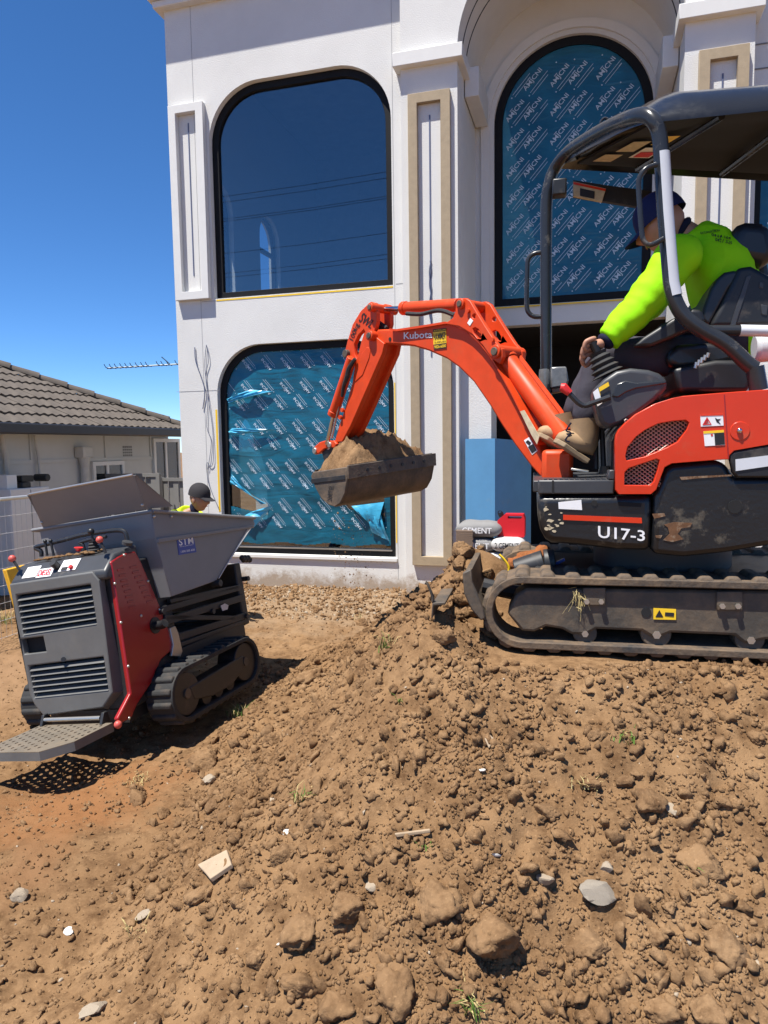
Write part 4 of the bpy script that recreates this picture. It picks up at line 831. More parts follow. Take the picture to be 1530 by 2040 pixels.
q = MB(); q.tube([c2(912, 495, near_y+.03), c2(850, 520, near_y+.04), c2(815, 580, near_y+.04), c2(815, 660, near_y+.04), c2(832, 880, near_y+.04), c2(852, 930, near_y+.04), c2(885, 938, near_y+.04), c2(950, 905, near_y+.03)], .0105, 8, smooth=4); q.build('grab_handle', M['tubegrey'], rops, smooth=60)
q = MB(); q.tube([c2(290, 980, far_y), c2(235, 988, far_y), c2(202, 1020, far_y), c2(196, 1080, far_y), c2(193, 1270, far_y), c2(208, 1320, far_y), c2(240, 1338, far_y), c2(290, 1335, far_y)], .0125, 8, smooth=4); q.build('grab_handle', M['tubegrey'], rops, smooth=60)
q = MB(); q.tube([c2(600, 300, -.02), c2(602, 260, -.02), c2(622, 238, -.02), c2(642, 245, -.02), c2(645, 268, -.02)], .006, 8, smooth=3); q.build('lifting_eye', M['tubegrey'], rops)
# far rear post, rear bar
L_ = Ef.l(topb[-2]); rb0 = eo(CS, 900, 1290, near_y-.02); rb1 = eo(CS, 1270, 1290, near_y-.02); rb2 = eo(CS, 1700, 1300, near_y-.02)
MB().cyl(rb0, rb1, .021, 12).build('rear_rail', M['tubegrey'], rops); MB().cyl(rb1, rb2, .0225, 12).build('rail_tape', M['tape'], rops)
q = MB(); q.tube([EP(-.95, near_y, 2.02), EP(-.98, near_y, 1.5), EP(-.98, near_y, .95)], TR, 10, smooth=3); q.tube([EP(-.95, far_y, 2.02), EP(-.98, far_y, 1.5), EP(-.98, far_y, .95)], TR, 10, smooth=3); q.build('rear_posts', M['tubegrey'], rops)
# roof shell
Lc, Nc = Ef.l(topb[0]), Ef.l(topb[-3])
zr = Nc.z-.02
def roofpt(a, b, lift):   # a 0..1 right to left, b 0 front .. 1 rear
    fr_ = Vector((Lc.x+.05, far_y-.04)).lerp(Vector((Nc.x-.01, near_y+.02)), a); re_ = Vector((-1.08, far_y-.04)).lerp(Vector((-1.08, near_y+.02)), a)
    p = fr_.lerp(re_, b); ca, cb = 1-(2*a-1)**4, 1-(2*b-1)**4
    return EP(p.x, p.y, Lc.z*(1-a)*(1-b)+zr*(a*(1-b)+b)-.01+lift*(.30*ca*.35+.7*min(ca, 1)*min(1, cb*1.2)))
n_ = 16
q = MB(); rt_ = [[roofpt(i/n_, j/n_, .19) for i in range(n_+1)] for j in range(n_+1)]; q.surf(rt_, (0, 0, -.02)); rf = q.build('canopy_roof', M['roofblk'], exc, smooth=50)
q = MB(); 
rim = [roofpt(0, j/8, 0) for j in range(9)]+[roofpt(i/8, 1, 0) for i in range(1, 9)]
un = [[roofpt(.06+.88*i/8, .06+.9*j/8, .0)-Vector((0, 0, .005))+Vector((0, 0, .02 if (2 <= i <= 6 and 2 <= j <= 6) else 0)) for i in range(9)] for j in range(9)]
q.surf(un, (0, 0, .012)); hl_ = q.build('headliner', M['dark'], rf, smooth=20)
for b_ in (.3, .62):
    q = MB(); q.tube([roofpt(.05, b_, 0)-Vector((0, 0, .012)), roofpt(.95, b_, 0)-Vector((0, 0, .012))], .014, 8); q.build('roof_bar', M['tubegrey'], rf)
def rs(a, b, z=-.012): return roofpt(a, b, 0)+Vector((0, 0, z))
for (a0_, a1_, b0_, b1_, mt) in ((.42, .62, .10, .17, 'cream'), (.30, .50, .19, .27, 'white'), (.32, .42, .20, .26, 'red'), (.55, .7, .19, .25, 'yellow'), (.2, .36, .08, .15, 'cream')):
    q = MB(); zz = -.0165 if mt != 'red' else -.0185; q.quad(rs(a0_, b0_, zz), rs(a1_, b0_, zz), rs(a1_, b1_, zz), rs(a0_, b1_, zz)); q.build('sticker', cream if mt == 'cream' else M[mt], hl_, smooth=0)
# front lamp and decal box under the roof
q = MB(); fl0 = Ef.l(c2(345, 560, far_y+.06)); q.box(Ef, fl0.x-.06, fl0.x+.01, far_y+.05, far_y+.12, fl0.z-.11, fl0.z-.03); q.build('work_lamp', M['blk'], rf, bevel=.008)
q = MB(); q.prism([c2(452, 588, far_y+.02), c2(632, 628, far_y+.02), c2(610, 700, far_y+.02), c2(452, 668, far_y+.02)], IN*.02); sb = q.build('instruction_decal', cream, rf)
q = MB(); q.add([c2(452, 590, far_y+.022), c2(632, 630, far_y+.022), c2(628, 642, far_y+.022), c2(452, 604, far_y+.022)], [(0, 1, 2, 3)]); q.build('decal_stripe', M['orange'], sb, smooth=0)
q = MB(); q.add([c2(488, 625, far_y+.022), c2(570, 643, far_y+.022), c2(568, 685, far_y+.022), c2(488, 668, far_y+.022)], [(0, 1, 2, 3)]); q.build('decal_print', M['inkblk'], sb, smooth=0)
q = MB(); q.prism([c2(450, 670, far_y+.0), c2(640, 700, far_y+.0), c2(880, 740, far_y), c2(880, 640, far_y), c2(640, 610, far_y), c2(450, 580, far_y)], IN*.03); q.build('roof_valance', M['blk'], rf)
# wrapped lamp on the far front post
w0 = c2(310, 2225, far_y); wp = eo(C3, 345, 290, far_y)
q = MB(); q.prism(eos(C3, [(325, 225), (412, 222), (425, 300), (415, 330), (325, 345)], far_y+.03), IN*.09); q.build('wrapped_mirror', M['ctape'], rops, bevel=.008)
q = MB(); q.prism(eos(C3, [(330, 345), (410, 335), (395, 362), (335, 372)], far_y+.02), IN*.06); q.build('mirror_bracket', M['timber'], rops, bevel=.006)
q = MB(); q.tube([eo(C3, 296, y, far_y) for y in (238, 260, 300, 345)], [.031, .033, .033, .03], 14); q.build('tape_wrap', M['ctape'], rops)
# pedals and levers on the floor
for x0, y0, x1, y1 in ((575, 560, 578, 790), (610, 570, 620, 800)): MB().tube([eo(C3, x0, y0, .1), eo(C3, x1, y1, .1)], .012, 8).build('travel_lever', M['dsteel'], exc)
q = MB(); q.tube([eo(C3, 625, 775, .1), eo(C3, 627, 815, .1)], [.02, .028], 10); q.build('lever_boot', M['rubber'], exc)
q = MB(); q.prism(eos(C3, [(440, 785), (540, 800), (535, 812), (438, 798)], .2), IN*.1); q.build('pedal', M['zinc'], exc, bevel=.003)
q = MB(); q.box(Ef, s0.x-.16, s0.x-.02, -.12, .12, s0.z-.1, s0.z+.12); q.build('boom_post', M['orangeb'], exc, bevel=.02)
# ---- boom, dipper and bucket (in the vertical plane of the swung boom)
bA, bT = at(1085, 945, 3.5), at(735, 685, 4.55)
bd = Vector((bT.x-bA.x, bT.y-bA.y, 0)).normalized(); bl_ = Vector((-bd.y, bd.x, 0))
Bf = Fr((bA.x, bA.y, 0), bd, bl_, (0, 0, 1)); BI = -bl_
def bo(x, y, d, C=C4): px, py = C(x, y); return Bf.on(px, py, 1, d)
def bos(pts, d, C=C4): return [bo(x, y, d, C) for x, y in pts]
bm_ = [(455, 283), (480, 268), (545, 266), (582, 270), (720, 250), (850, 228), (905, 240), (975, 272), (1040, 335), (1100, 410), (1165, 520), (1220, 620), (1290, 760), (1360, 900), (1392, 975), (1392, 1098), (1330, 1030), (1240, 910), (1160, 790), (1100, 690), (1010, 560), (930, 480), (860, 430), (760, 386), (680, 362), (580, 350), (520, 350), (455, 338)]
boom = MB().prism(bos(bm_, .06), BI*.12).build('boom', M['orangeb'], exc, bevel=.01)
upr = [(545, 262), (582, 266), (720, 246), (850, 224), (905, 236), (975, 268), (1040, 331), (1100, 406), (1165, 516), (1220, 616), (1290, 756), (1360, 896)]
rows = [[bo(x, y, .085)+Vector((0, 0, .0)) for x, y in upr], [bo(x, y, .085)+BI*.17 for x, y in upr]]
MB().surf(rows, (0, 0, -.012)).build('top_flange', M['orangeb'], boom, smooth=50)
ear = [(850, 236), (895, 205), (910, 165), (913, 125), (935, 97), (965, 93), (990, 108), (1020, 160), (1075, 250), (1130, 335), (1168, 375), (1172, 420), (1155, 460), (1112, 430), (1060, 355), (1000, 292), (930, 250)]
def holes_(lst): return [[(cx+rx*math.cos(a)+0, cy+ry*math.sin(a)) for a in np.linspace(0, 2*math.pi, 13)[:-1]] for cx, cy, rx, ry in lst]
slot = [(1005, 262), (1018, 256), (1035, 265), (1052, 295), (1050, 318), (1030, 315), (1008, 285)]
for off in (0., .155):
    MB().plate([p+BI*off for p in bos(ear, .09)], [[p+BI*off for p in bos(h[::-1], .09)] for h in holes_([(1014, 195, 11, 13)])+[slot]], BI*.026).build('boom_bracket', M['orangeb'], boom, bevel=.004)
for (x, y, r_) in ((936, 126, .028), (1130, 390, .034), (435, 302, .03), (438, 145, .026)):
    c = bo(x, y, .1)+BI*.1; p = MB().cyl(c+bl_*.105, c+BI*.105, r_, 18).build('pin_boss', M['orangeb'], boom, bevel=.004); MB().cyl(c+bl_*.112, c+BI*.112, r_*.62, 14).build('pivot_pin', M['steel'], boom, bevel=.003)
c = bo(548, 322, .061); MB().cyl(c, c+bl_*.002, .012, 14).build('boom_hole', M['dark'], boom)
for (x, y) in ((985, 165), (1120, 325)): c = bo(x, y, .091); MB().cyl(c, c+bl_*.012, .011, 10).build('bolt', M['orangeb'], boom)
lt = MB(); lt.text('Kubota', bo(624, 322, .063), bo(782, 314, .063), bo(782, 276, .063), bo(624, 284, .063)); lt.build('maker_lettering', M['white'], boom, smooth=0)
stq = lambda pl, d=.0625: bos(pl, d)
sk_ = MB().prism(stq([(785, 268), (858, 260), (861, 372), (790, 380)]), BI*.0015).build('supplier_sticker', M['yellow'], boom)
m = MB(); m.add(stq([(785, 268), (858, 260), (858, 275), (786, 283)], .0642), [(0, 1, 2, 3)]); m.add(stq([(789, 352), (860, 343), (861, 372), (790, 380)], .0642), [(0, 1, 2, 3)]); m.build('sticker_band', M['inkblk'], sk_, smooth=0)
m = MB(); m.text('HAMMER', bo(790, 328, .0645), bo(857, 318, .0645), bo(857, 282, .0645), bo(789, 291, .0645)); m.build('sticker_lettering', M['inkblk'], sk_, smooth=0)
m = MB(); m.text('SUPPLIES', bo(793, 345, .0645), bo(857, 337, .0645), bo(857, 328, .0645), bo(793, 336, .0645)); m.build('sticker_lettering', M['inkblk'], sk_, smooth=0)
m = MB(); m.text('9826-6000', bo(794, 374, .066), bo(857, 366, .066), bo(857, 349, .066), bo(793, 357, .066)); m.build('sticker_lettering', M['yellow'], sk_, smooth=0)
m = MB(); m.text('AUSTRALIAN', bo(790, 280, .066), bo(855, 273, .066), bo(855, 264, .066), bo(790, 271, .066)); m.build('sticker_lettering', M['yellow'], sk_, smooth=0)
MB().prism(bos([(975, 232), (992, 205), (1008, 220), (990, 248)], .0925), BI*.0015).build('white_sticker', M['white'], boom)
sw = MB().prism(bos([(1290, 882), (1318, 865), (1365, 940), (1335, 963)], .0625), BI*.0015).build('warning_sticker', M['white'], boom)
m = MB(); m.add(bos([(1312, 918), (1340, 902), (1360, 938), (1334, 955)], .064), [(0, 1, 2, 3)]); m.add(bos([(1298, 892), (1312, 880), (1330, 895), (1320, 912)], .064), [(0, 1, 2, 3)]); m.build('sticker_print', M['inkblk'], sw, smooth=0)
# rams and hoses
def ram(C, b0, b1, r0, r1_, rb, rr, d=0., rodmat='chrome'):
    a, b_, c_, e_ = [bo(x, y, d, C) for x, y in (b0, b1, r0, r1_)]
    t = MB().tube([a, a.lerp(b_, .01), b_], rb, 16).build('hydraulic_cylinder', M['orangeb'], exc, bevel=.006); MB().cyl(b_, b_+(b_-a).normalized()*.035, rb*1.12, 16).build('gland', M['orangeb'], t, bevel=.004); MB().cyl(c_, e_, rr, 12).build('piston_rod', M[rodmat], t)
    return t
ram(C4, (928, 133), (640, 150), (640, 150), (497, 157), .036, .015)
ram(C4, (1505, 860), (1205, 448), (1205, 448), (1135, 395), .05, .026, 0., 'orangeb')
MB().cyl(bo(1245, 395, -.06), bo(1550, 800, -.06), .014, 8).build('hydraulic_pipe', M['orangeb'], exc)
MB().tube([bo(640, 180, .05), bo(720, 183, .05), bo(800, 165, .05), bo(850, 168, .05), bo(905, 190, .04)], .012, 8, smooth=4).build('hydraulic_hose', M['rubber2'], exc)
MB().tube([bo(1190, 490, .02), bo(1230, 560, .02), bo(1300, 650, .02), bo(1390, 740, .02)], .017, 8, smooth=4).build('hydraulic_hose', M['rubber'], exc)
MB().tube([bo(1180, 500, -.03), bo(1260, 640, -.03), bo(1350, 790, -.03), bo(1400, 880, -.03)], .015, 8, smooth=4).build('hydraulic_hose', M['rubber2'], exc)
MB().tube([bo(505, 265, 0), bo(480, 245, 0), bo(478, 225, 0), bo(530, 262, 0)], .014, 8, smooth=4).build('hydraulic_hose', M['rubber2'], exc)
for pl in ([(1268, 722), (1290, 715), (1375, 860), (1362, 905), (1330, 850)],): MB().prism(bos(pl, .092), BI*.004).build('instruction_decal', cream, boom)
# dipper
dpl = [(425, 128), (440, 114), (462, 120), (472, 150), (473, 230), (460, 275), (470, 310), (515, 345), (505, 400), (470, 480), (400, 640), (330, 800), (282, 890), (240, 893), (262, 812), (300, 700), (340, 560), (352, 470), (330, 420), (302, 420), (297, 392), (312, 330), (340, 240), (385, 165)]
dh = [(350, 402), (348, 350), (372, 300), (402, 268), (412, 285), (400, 330), (378, 385), (362, 430)]
dip = MB().plate(bos(dpl, .07), [bos(dh[::-1], .07)], BI*.03).build('dipper_arm', M['orangeb'], exc, bevel=.004)
MB().plate([p+BI*.11 for p in bos(dpl, .07)], [[p+BI*.11 for p in bos(dh[::-1], .07)]], BI*.03).build('dipper_side_plate', M['orangeb'], dip, bevel=.004)
MB().prism(bos([(470, 300), (515, 345), (505, 400), (470, 480), (400, 640), (330, 800), (282, 890), (245, 890), (270, 812), (310, 700), (360, 560), (400, 420)], .045), BI*.09).build('dipper_box', M['orangeb'], dip, bevel=.004)
MB().prism(bos([(388, 405), (418, 365), (440, 372), (432, 425), (395, 520), (352, 560)], .074), BI*.006).build('dipper_recess', M['orangeb'], dip, bevel=.003)
m = MB(); m.text('SWL', bo(372, 222, .0725), bo(438, 262, .0725), bo(468, 228, .0725), bo(400, 172, .0725)); m.build('load_lettering', M['inkblk'], dip, smooth=0)
m = MB(); m.text('100kg', bo(350, 335, .0725), bo(384, 242, .0725), bo(356, 228, .0725), bo(322, 320, .0725)); m.build('load_lettering', M['inkblk'], dip, smooth=0)
for (x, y, r_, mt) in ((300, 402, .026, 'steel'), (434, 302, .03, 'steel'), (438, 143, .024, 'steel'), (212, 908, .02, 'zinc'), (130, 940, .022, 'zinc')):
    c = bo(x, y, .09)+BI*.09; MB().cyl(c+bl_*.096, c+BI*.096, r_, 16).build('pivot_pin', M[mt], dip, bevel=.003)
for (x, y) in ((290, 715), (278, 755)): c = bo(x, y, .072); MB().cyl(c, c+bl_*.016, .014, 10).build('grease_boss', M['orangeb'], dip)
ram(C4, (338, 425), (240, 720), (240, 720), (198, 905), .034, .014, .085)
MB().tube([bo(355, 430, .09), bo(322, 480, .1), bo(310, 530, .1), bo(292, 580, .1), bo(282, 640, .095)], [.012, .016, .016, .012, .009], 8, smooth=4).build('hydraulic_hose', M['rubber2'], exc)
MB().tube([bo(286, 600, .085), bo(225, 870, .085)], .007, 6).build('hydraulic_pipe', M['zinc'], exc)
MB().prism(bos([(118, 945), (130, 915), (155, 893), (190, 882), (235, 884), (252, 902), (240, 925), (210, 922), (180, 932), (155, 955), (130, 962)], .085), BI*.03).build('bucket_link', M['orangeb'], exc, bevel=.006)
MB().prism([p+BI*.14 for p in bos([(118, 945), (130, 915), (155, 893), (190, 882), (235, 884), (252, 902), (240, 925), (210, 922), (180, 932), (155, 955), (130, 962)], .085)], BI*.03).build('bucket_link', M['orangeb'], exc, bevel=.006)
for off in (0., .11): MB().prism([p+BI*off for p in bos([(165, 930), (205, 935), (235, 900), (265, 905), (225, 990), (185, 1010)], .07)], BI*.03).build('bucket_hanger', M['dsteel'], exc, bevel=.004)
# bucket: profile on its left end plate, swept along the width axis
wdir = (-bl_+Vector((0, 0, .085))).normalized()                                  # from the near end to the far end
La, Ra = 4.42, 0
lipL = at(*C4(305, 1035), La)
kk = (lipL-Vector((bA.x, bA.y, 0))).dot(bl_)          # plane of the near end plate
def bk(x, y): return Bf.on(*C4(x, y), 1, kk)
prof = [(305, 1030), (308, 1100), (296, 1180), (272, 1232), (240, 1252), (205, 1240), (165, 1205), (130, 1140), (108, 1080), (120, 1058)]
lipR = at(*C4(778, 968), 4.9); BW = .76
pts = [bk(*p) for p in prof]
bucket = MB().prism(pts, wdir*.022).build('bucket', M['bucketm'], exc, bevel=.006)
MB().prism([p+wdir*(BW-.022) for p in pts], wdir*.022).build('end_plate', M['bucketm'], bucket, bevel=.006)
MB().surf([[p+wdir*.02 for p in pts], [p+wdir*(BW-.02) for p in pts]], (bd*.0+Vector((0, 0, .012)))).build('bucket_shell', M['bucketm'], bucket, smooth=40)
e0, e1 = bk(308, 1022), bk(312, 1098); nb_ = -bd
MB().hexa([e0+nb_*.012, e0+wdir*BW+nb_*.012, e0+wdir*BW, e0], [e1+nb_*.012, e1+wdir*BW+nb_*.012, e1+wdir*BW, e1]).build('cutting_edge', M['bucketm'], bucket, bevel=.003)
for k in range(6): c = e0.lerp(e1, .5)+wdir*(BW*(.2+.13*k))+nb_*.012; MB().cyl(c, c+nb_*.004, .011, 8).build('edge_bolt', M['dsteel'], bucket)
MB().prism([p+bl_*.006 for p in (bk(112, 1098), bk(300, 1074), bk(302, 1100), bk(118, 1122))], wdir*.005).build('wear_strip', M['dsteel'], bucket, bevel=.002)
m = MB(); m.text('7AUS', bk(198, 1222)+bl_*.004, bk(212, 1135)+bl_*.004, bk(238, 1135)+bl_*.004, bk(226, 1218)+bl_*.004); m.build('cast_lettering', M['dsteel'], bucket, smooth=0)
# soil heaped in the bucket
rows = []; nA, nB = 36, 44
f0, f1 = bk(303, 1030), bk(124, 1058)        # lip edge and back edge on the end plate plane
rs_ = np.random.default_rng(3)
for j in range(nB+1):
    t = j/nB; row = []
    for i in range(nA+1):
        s = i/nA; p = f0.lerp(f1, s)+wdir*(.015+(BW-.03)*t)
        h = (1-abs(2*s-1.05)**2.4 if abs(2*s-1.05) < 1 else 0)*(math.sin(math.pi*min(1, max(0, t)))**.55)
        nz_ = mnoise.noise((s*7, t*9, 1.3))*.03+mnoise.noise((s*17, t*22, 5))*.018+abs(mnoise.noise((s*30, t*40, 9)))*.012
        row.append(p+Vector((0, 0, .25*h*(1.0-.3*t)+1.5*nz_*(min(1, 4*h)+.15)-.012)))
    rows.append(row)
hp = MB().surf(rows).build('bucket_soil', M['clod'], None, smooth=50, fix=False); setp(hp, 'heap of brown soil filling the raised excavator bucket', 'soil', kind='stuff')
# soil trickling from the bucket
tv, tfc = [], []
for k in range(520):
    a = rs_.random(); c = bk(255, 1245)+wdir*(abs(rs_.normal(0, .16))); c = c+Vector((rs_.normal(0, .04), rs_.normal(0, .05), 0)); c.z -= (rs_.random()**.8)*1.25
    r_ = .0022+.006*rs_.random()**4; n0 = len(tv); tv += [c+Vector(q)*r_ for q in ((1, 0, 0), (-1, .2, 0), (0, 1, 0), (0, -1, .2), (0, 0, 1.2), (0, 0, -1))]
    tfc += [[n0+i for i in f_] for f_ in ((0, 2, 4), (2, 1, 4), (1, 3, 4), (3, 0, 4), (2, 0, 5), (1, 2, 5), (3, 1, 5), (0, 3, 5))]
mb = MB(); mb.v = tv; mb.f = tfc; o = mb.build('falling_soil', M['clod'], None, smooth=0, fix=False); setp(o, 'fine crumbs of soil trickling down from the excavator bucket', 'soil', kind='stuff')
# ================================================================== TRACKED DUMPER
hx_, hy_ = .34, math.sqrt(1-.34**2); rl = R(8.5)
Df_f = Vector((hx_, hy_, 0)); Df_r = Vector((hy_*math.cos(rl), -hx_*math.cos(rl), math.sin(rl))); Df_u = Df_r.cross(Df_f)
Df = Fr(at(*CA(668, 1400), 3.9), Df_r, Df_f, Df_u)
dmp = thing('tracked_dumper', 'grey and red tracked mini dumper with raised grey hopper at left', 'dumper', Df)
DP = Df.p
def do(x, y, ax, val, C=CA): px, py = C(x, y); return Df.on(px, py, ax, val)
def dos(pts, ax, val, C=CA): return [do(x, y, ax, val, C) for x, y in pts]
def dl(x, y, ax, val, C=CA): return Df.l(do(x, y, ax, val, C))
DX, DY, DZ = Df.A
# rear cover: frame with two louvre openings and a handle recess
cv = [(48, 720), (502, 652), (540, 700), (616, 1312), (560, 1394), (235, 1440), (185, 1378), (158, 1320)]
lo1 = [(88, 782), (490, 722), (525, 940), (125, 1000)]; lo2 = [(155, 1167), (560, 1116), (588, 1300), (186, 1342)]; hr = [(110, 1022), (232, 1006), (250, 1092), (130, 1106)]
cover = MB().plate(dos(cv, 1, 0), [dos(h[::-1], 1, 0) for h in (lo1, lo2, hr)], DY*.05).build('rear_cover', M['cover'], dmp, bevel=.012, seg=3)
MB().prism(dos([(60, 740), (540, 670), (660, 1300), (580, 1385), (240, 1420), (170, 1310)], 1, .045), DY*.01).build('cover_shade_sheet', M['dark'], cover)  # added near-black sheet paints the shade inside louvres and handle recess
ch0, ch1 = dos([(502, 652), (540, 700), (616, 1312), (560, 1394)], 1, .0015), dos([(552, 650), (575, 690), (690, 1300), (600, 1406)], 1, .075)
MB().surf([ch0, ch1], DY*.01).build('cover_chamfer', M['cover'], cover, smooth=20)
def slats(q, n):
    a, b, c, d = [Vector(p) for p in q]
    for k in range(n):
        t0, t1 = (k+.42)/n, (k+1.0)/n
        p0, p1, p2, p3 = a.lerp(d, t0), b.lerp(c, t0), b.lerp(c, t1), a.lerp(d, t1)
        m = MB(); m.hexa([p0+DY*.03, p1+DY*.03, p2+DY*.0, p3+DY*.0], [p0+DY*.036, p1+DY*.036, p2+DY*.03, p3+DY*.03]); m.build('louvre_slat', M['cover'], cover)
slats(dos(lo1, 1, -.002), 7); slats(dos(lo2, 1, -.002), 6)
MB().cyl(do(345, 1130, 1, -.012), do(345, 1130, 1, .01), .014, 10).build('cover_latch', M['dsteel'], cover)
zt0 = dl(60, 715, 1, 0).z; xr = dl(600, 700, 1, 0).x; xl = dl(48, 720, 1, 0).x
bxl, bxr = xl+.02, .03
b = MB(); b.box(Df, bxl, bxr-.01, .056, .55, -.02, zt0+.02); b.build('engine_housing', M['dsteel'], dmp, bevel=.01)
# red side panels
rp = [(604, 600), (640, 572), (680, 552), (735, 540), (766, 590), (880, 860), (946, 1045), (940, 1078), (880, 1130), (850, 1190), (830, 1250), (745, 1380), (720, 1445), (655, 1482), (640, 1452), (712, 1315)]
red = MB().prism(dos(rp, 0, .045), -DX*.03).build('red_side_panel', M['dumpred'], dmp, bevel=.008)
for x, y in ((675, 563), (625, 718), (658, 930), (698, 1168), (868, 860), (805, 705), (768, 893), (703, 1450)): c = do(x, y, 0, .046); MB().ball(c, .009, 8, 6).build('panel_screw', M['zinc'], red)
for k in range(9):
    for (x0, y0, dx_, dy_) in ((640, 640, 9, 29), (708, 625, 13, 27)) if k < 8 else ():
        x, y = x0+dx_*k, y0+dy_*k; MB().prism(dos([(x, y), (x+36, y-8), (x+38, y+4), (x+2, y+12)], 0, .0485), -DX*.004).build('panel_louvre', M['dumpred'], red, bevel=.002)
c = do(845, 945, 0, .046); MB().cyl(c, c+DX*.004, .05, 20).build('exhaust_collar', M['blk'], red); MB().tube([c, c+DX*.05, c+DX*.075+DZ*.01], .027, 14).build('exhaust_pipe', M['blk'], red)
MB().prism(dos([(925, 960), (955, 948), (972, 985), (985, 1040), (995, 1085), (985, 1115), (935, 1112), (945, 1050)], 0, .06), -DX*.02).build('hinge_bracket', M['zinc'], dmp, bevel=.004)
MB().ball(do(642, 1485, 0, .05), .022, 12, 8).build('red_marker_knob', M['knob'], dmp)
# control console on top
k0, k1 = do(62, 712, 1, .01), do(545, 640, 1, .01)
cl = Df.l(k0); cr = Df.l(k1)
zc0 = cl.z; zc1 = dl(120, 620, 1, .12).z
con_ = [(.005, zt0-.0), (.10, zc1+.0), (.30, zc1+.025), (.30, zt0-.05), (.005, zt0-.05)]
b = MB(); b.prism([DP(xl-.0, y, z) for y, z in con_], DX*(bxr+.01-xl)); console = b.build('control_panel', M['charc'], dmp, bevel=.018, seg=3)
def cface(a, t, off=.004):   # a across 0..1 (left to right), t up the sloped face
    x = xl+(bxr-xl)*a; y = .005+.095*t; z = zt0+(zc1-zt0)*t; n = Vector((0, -(zc1-zt0), .095)).normalized(); return DP(x, y+n.y*off, z+n.z*off)
def plaque(a0, a1, t0, t1, mt, name, off=.004): m = MB(); m.prism([cface(a0, t0, off), cface(a1, t0, off), cface(a1, t1, off), cface(a0, t1, off)], (cface(.5, .5, 0)-cface(.5, .5, .003))); return m.build(name, M[mt], console)
plaque(.12, .27, .18, .82, 'white', 'blank_label')
ds = plaque(.28, .44, .1, .6, 'white', 'fuel_label')
m = MB(); m.text('DIESEL', cface(.29, .18, .007), cface(.43, .18, .007), cface(.43, .52, .007), cface(.29, .52, .007)); m.build('fuel_lettering', M['red'], ds, smooth=0)
plaque(.5, .68, .3, .95, 'white', 'switch_plate'); plaque(.53, .59, .32, .5, 'inkblk', 'switch', .009)
MB().cyl(cface(.635, .42, .004), cface(.635, .42, .02), .013, 12).build('starter_button', M['red'], console)
MB().cyl(cface(.46, .6, .0), cface(.46, .6, .045), .022, 12).build('ignition_key', M['dsteel'], console)
def lever(px, y, mt, r_, base, yy, parent=dmp, rad=.008, C=CFz):
    top = do(*px, 1, yy, C); bs = do(*base, 1, yy, C); t = MB().tube([bs, bs.lerp(top, .9)], rad, 8).build('control_lever', M['dsteel'], parent); MB().ball(top, r_, 12, 8).build('lever_knob', M[mt], t)
lever((103, 395), 0, 'knob', .022, (165, 490), .03); lever((843, 235), 0, 'knob', .021, (895, 345), .06); lever((770, 165), 0, 'blk', .02, (790, 250), .16)
lever((382, 248), 0, 'blk', .012, (400, 370), .2); lever((428, 245), 0, 'blk', .012, (455, 370), .2)
MB().tube([do(662, 330, 1, .12, CFz), do(664, 312, 1, .12, CFz), do(664, 300, 1, .12, CFz)], [.012, .018, .026], 12).build('emergency_stop', M['red'], dmp)
P_, Rr_ = [], []; j0, j1 = do(800, 345, 1, .18, CFz), do(785, 245, 1, .18, CFz)
for k in range(9): P_.append(j0.lerp(j1, k/8)); Rr_.append((.04-.02*k/8)*(1.15 if k % 2 == 0 else .85))
MB().tube(P_, Rr_, 12).build('lever_bellows', M['rubber2'], dmp)
MB().tube([do(x, y, 1, .24, CFz) for x, y in ((350, 375), (345, 330), (300, 300), (420, 268), (560, 232), (700, 195), (850, 172), (1000, 155), (1060, 175), (1078, 240), (1085, 265))], .0135, 10, smooth=4).build('hand_rail', M['tubegrey'], dmp)
MB().tube([do(x, y, 1, .2, CFz) for x, y in ((715, 355), (705, 280), (675, 262), (760, 235), (850, 215), (900, 210))], .01, 8, smooth=4).build('lever_guard', M['tubegrey'], dmp)
MB().cyl(do(1075, 275, 1, .2, CFz), do(1080, 250, 1, .2, CFz), .03, 14).build('rail_mount', M['charc'], dmp)
# dirt lying on the console
mb = MB()
for k in range(70):
    a = random.random(); c = DP(xl+.1+(bxr-xl)*.65*a, .11+.1*random.random(), zc1+.02+.006*random.random()); r_ = random.uniform(.005, .014); mb.ball(c, (r_*1.6, r_, r_*.7), 5, 4)
o = mb.build('loose_dirt', M['clod'], None, smooth=0, fix=False); setp(o, 'crumbs of soil lying on the dumper control panel', 'soil', kind='stuff')
# hopper
HXr = .12
side = [(822, 330), (1380, 366), (1388, 396), (1345, 440), (1178, 702), (935, 788), (846, 470)]
yr = dl(822, 330, 0, HXr).y; zr_ = dl(822, 330, 0, HXr).z; HXl = dl(215, 427, 1, yr).x
sd = [Df.l(q) for q in dos(side, 0, HXr)]
Wd = HXr-HXl
hop = MB().prism([DP(HXr, q.y, q.z) for q in sd], -DX*.012).build('hopper', M['hopper'], dmp, bevel=.004)
MB().prism([DP(HXl, q.y, q.z) for q in sd], DX*.012).build('hopper_side', M['hopper'], hop, bevel=.004)
def hpanel(i, j, name): m = MB(); a, c = sd[i], sd[j]; m.hexa([DP(HXl+.006, a.y, a.z), DP(HXr-.006, a.y, a.z), DP(HXr-.006, c.y, c.z), DP(HXl+.006, c.y, c.z)], [DP(HXl+.006, a.y+.012, a.z+.004), DP(HXr-.006, a.y+.012, a.z+.004), DP(HXr-.006, c.y+.012, c.z+.008), DP(HXl+.006, c.y+.012, c.z+.008)]); return m.build(name, M['hopper'], hop)
hpanel(0, 6, 'hopper_rear'); hpanel(6, 5, 'hopper_rear'); hpanel(5, 4, 'hopper_floor'); hpanel(4, 2, 'hopper_front')
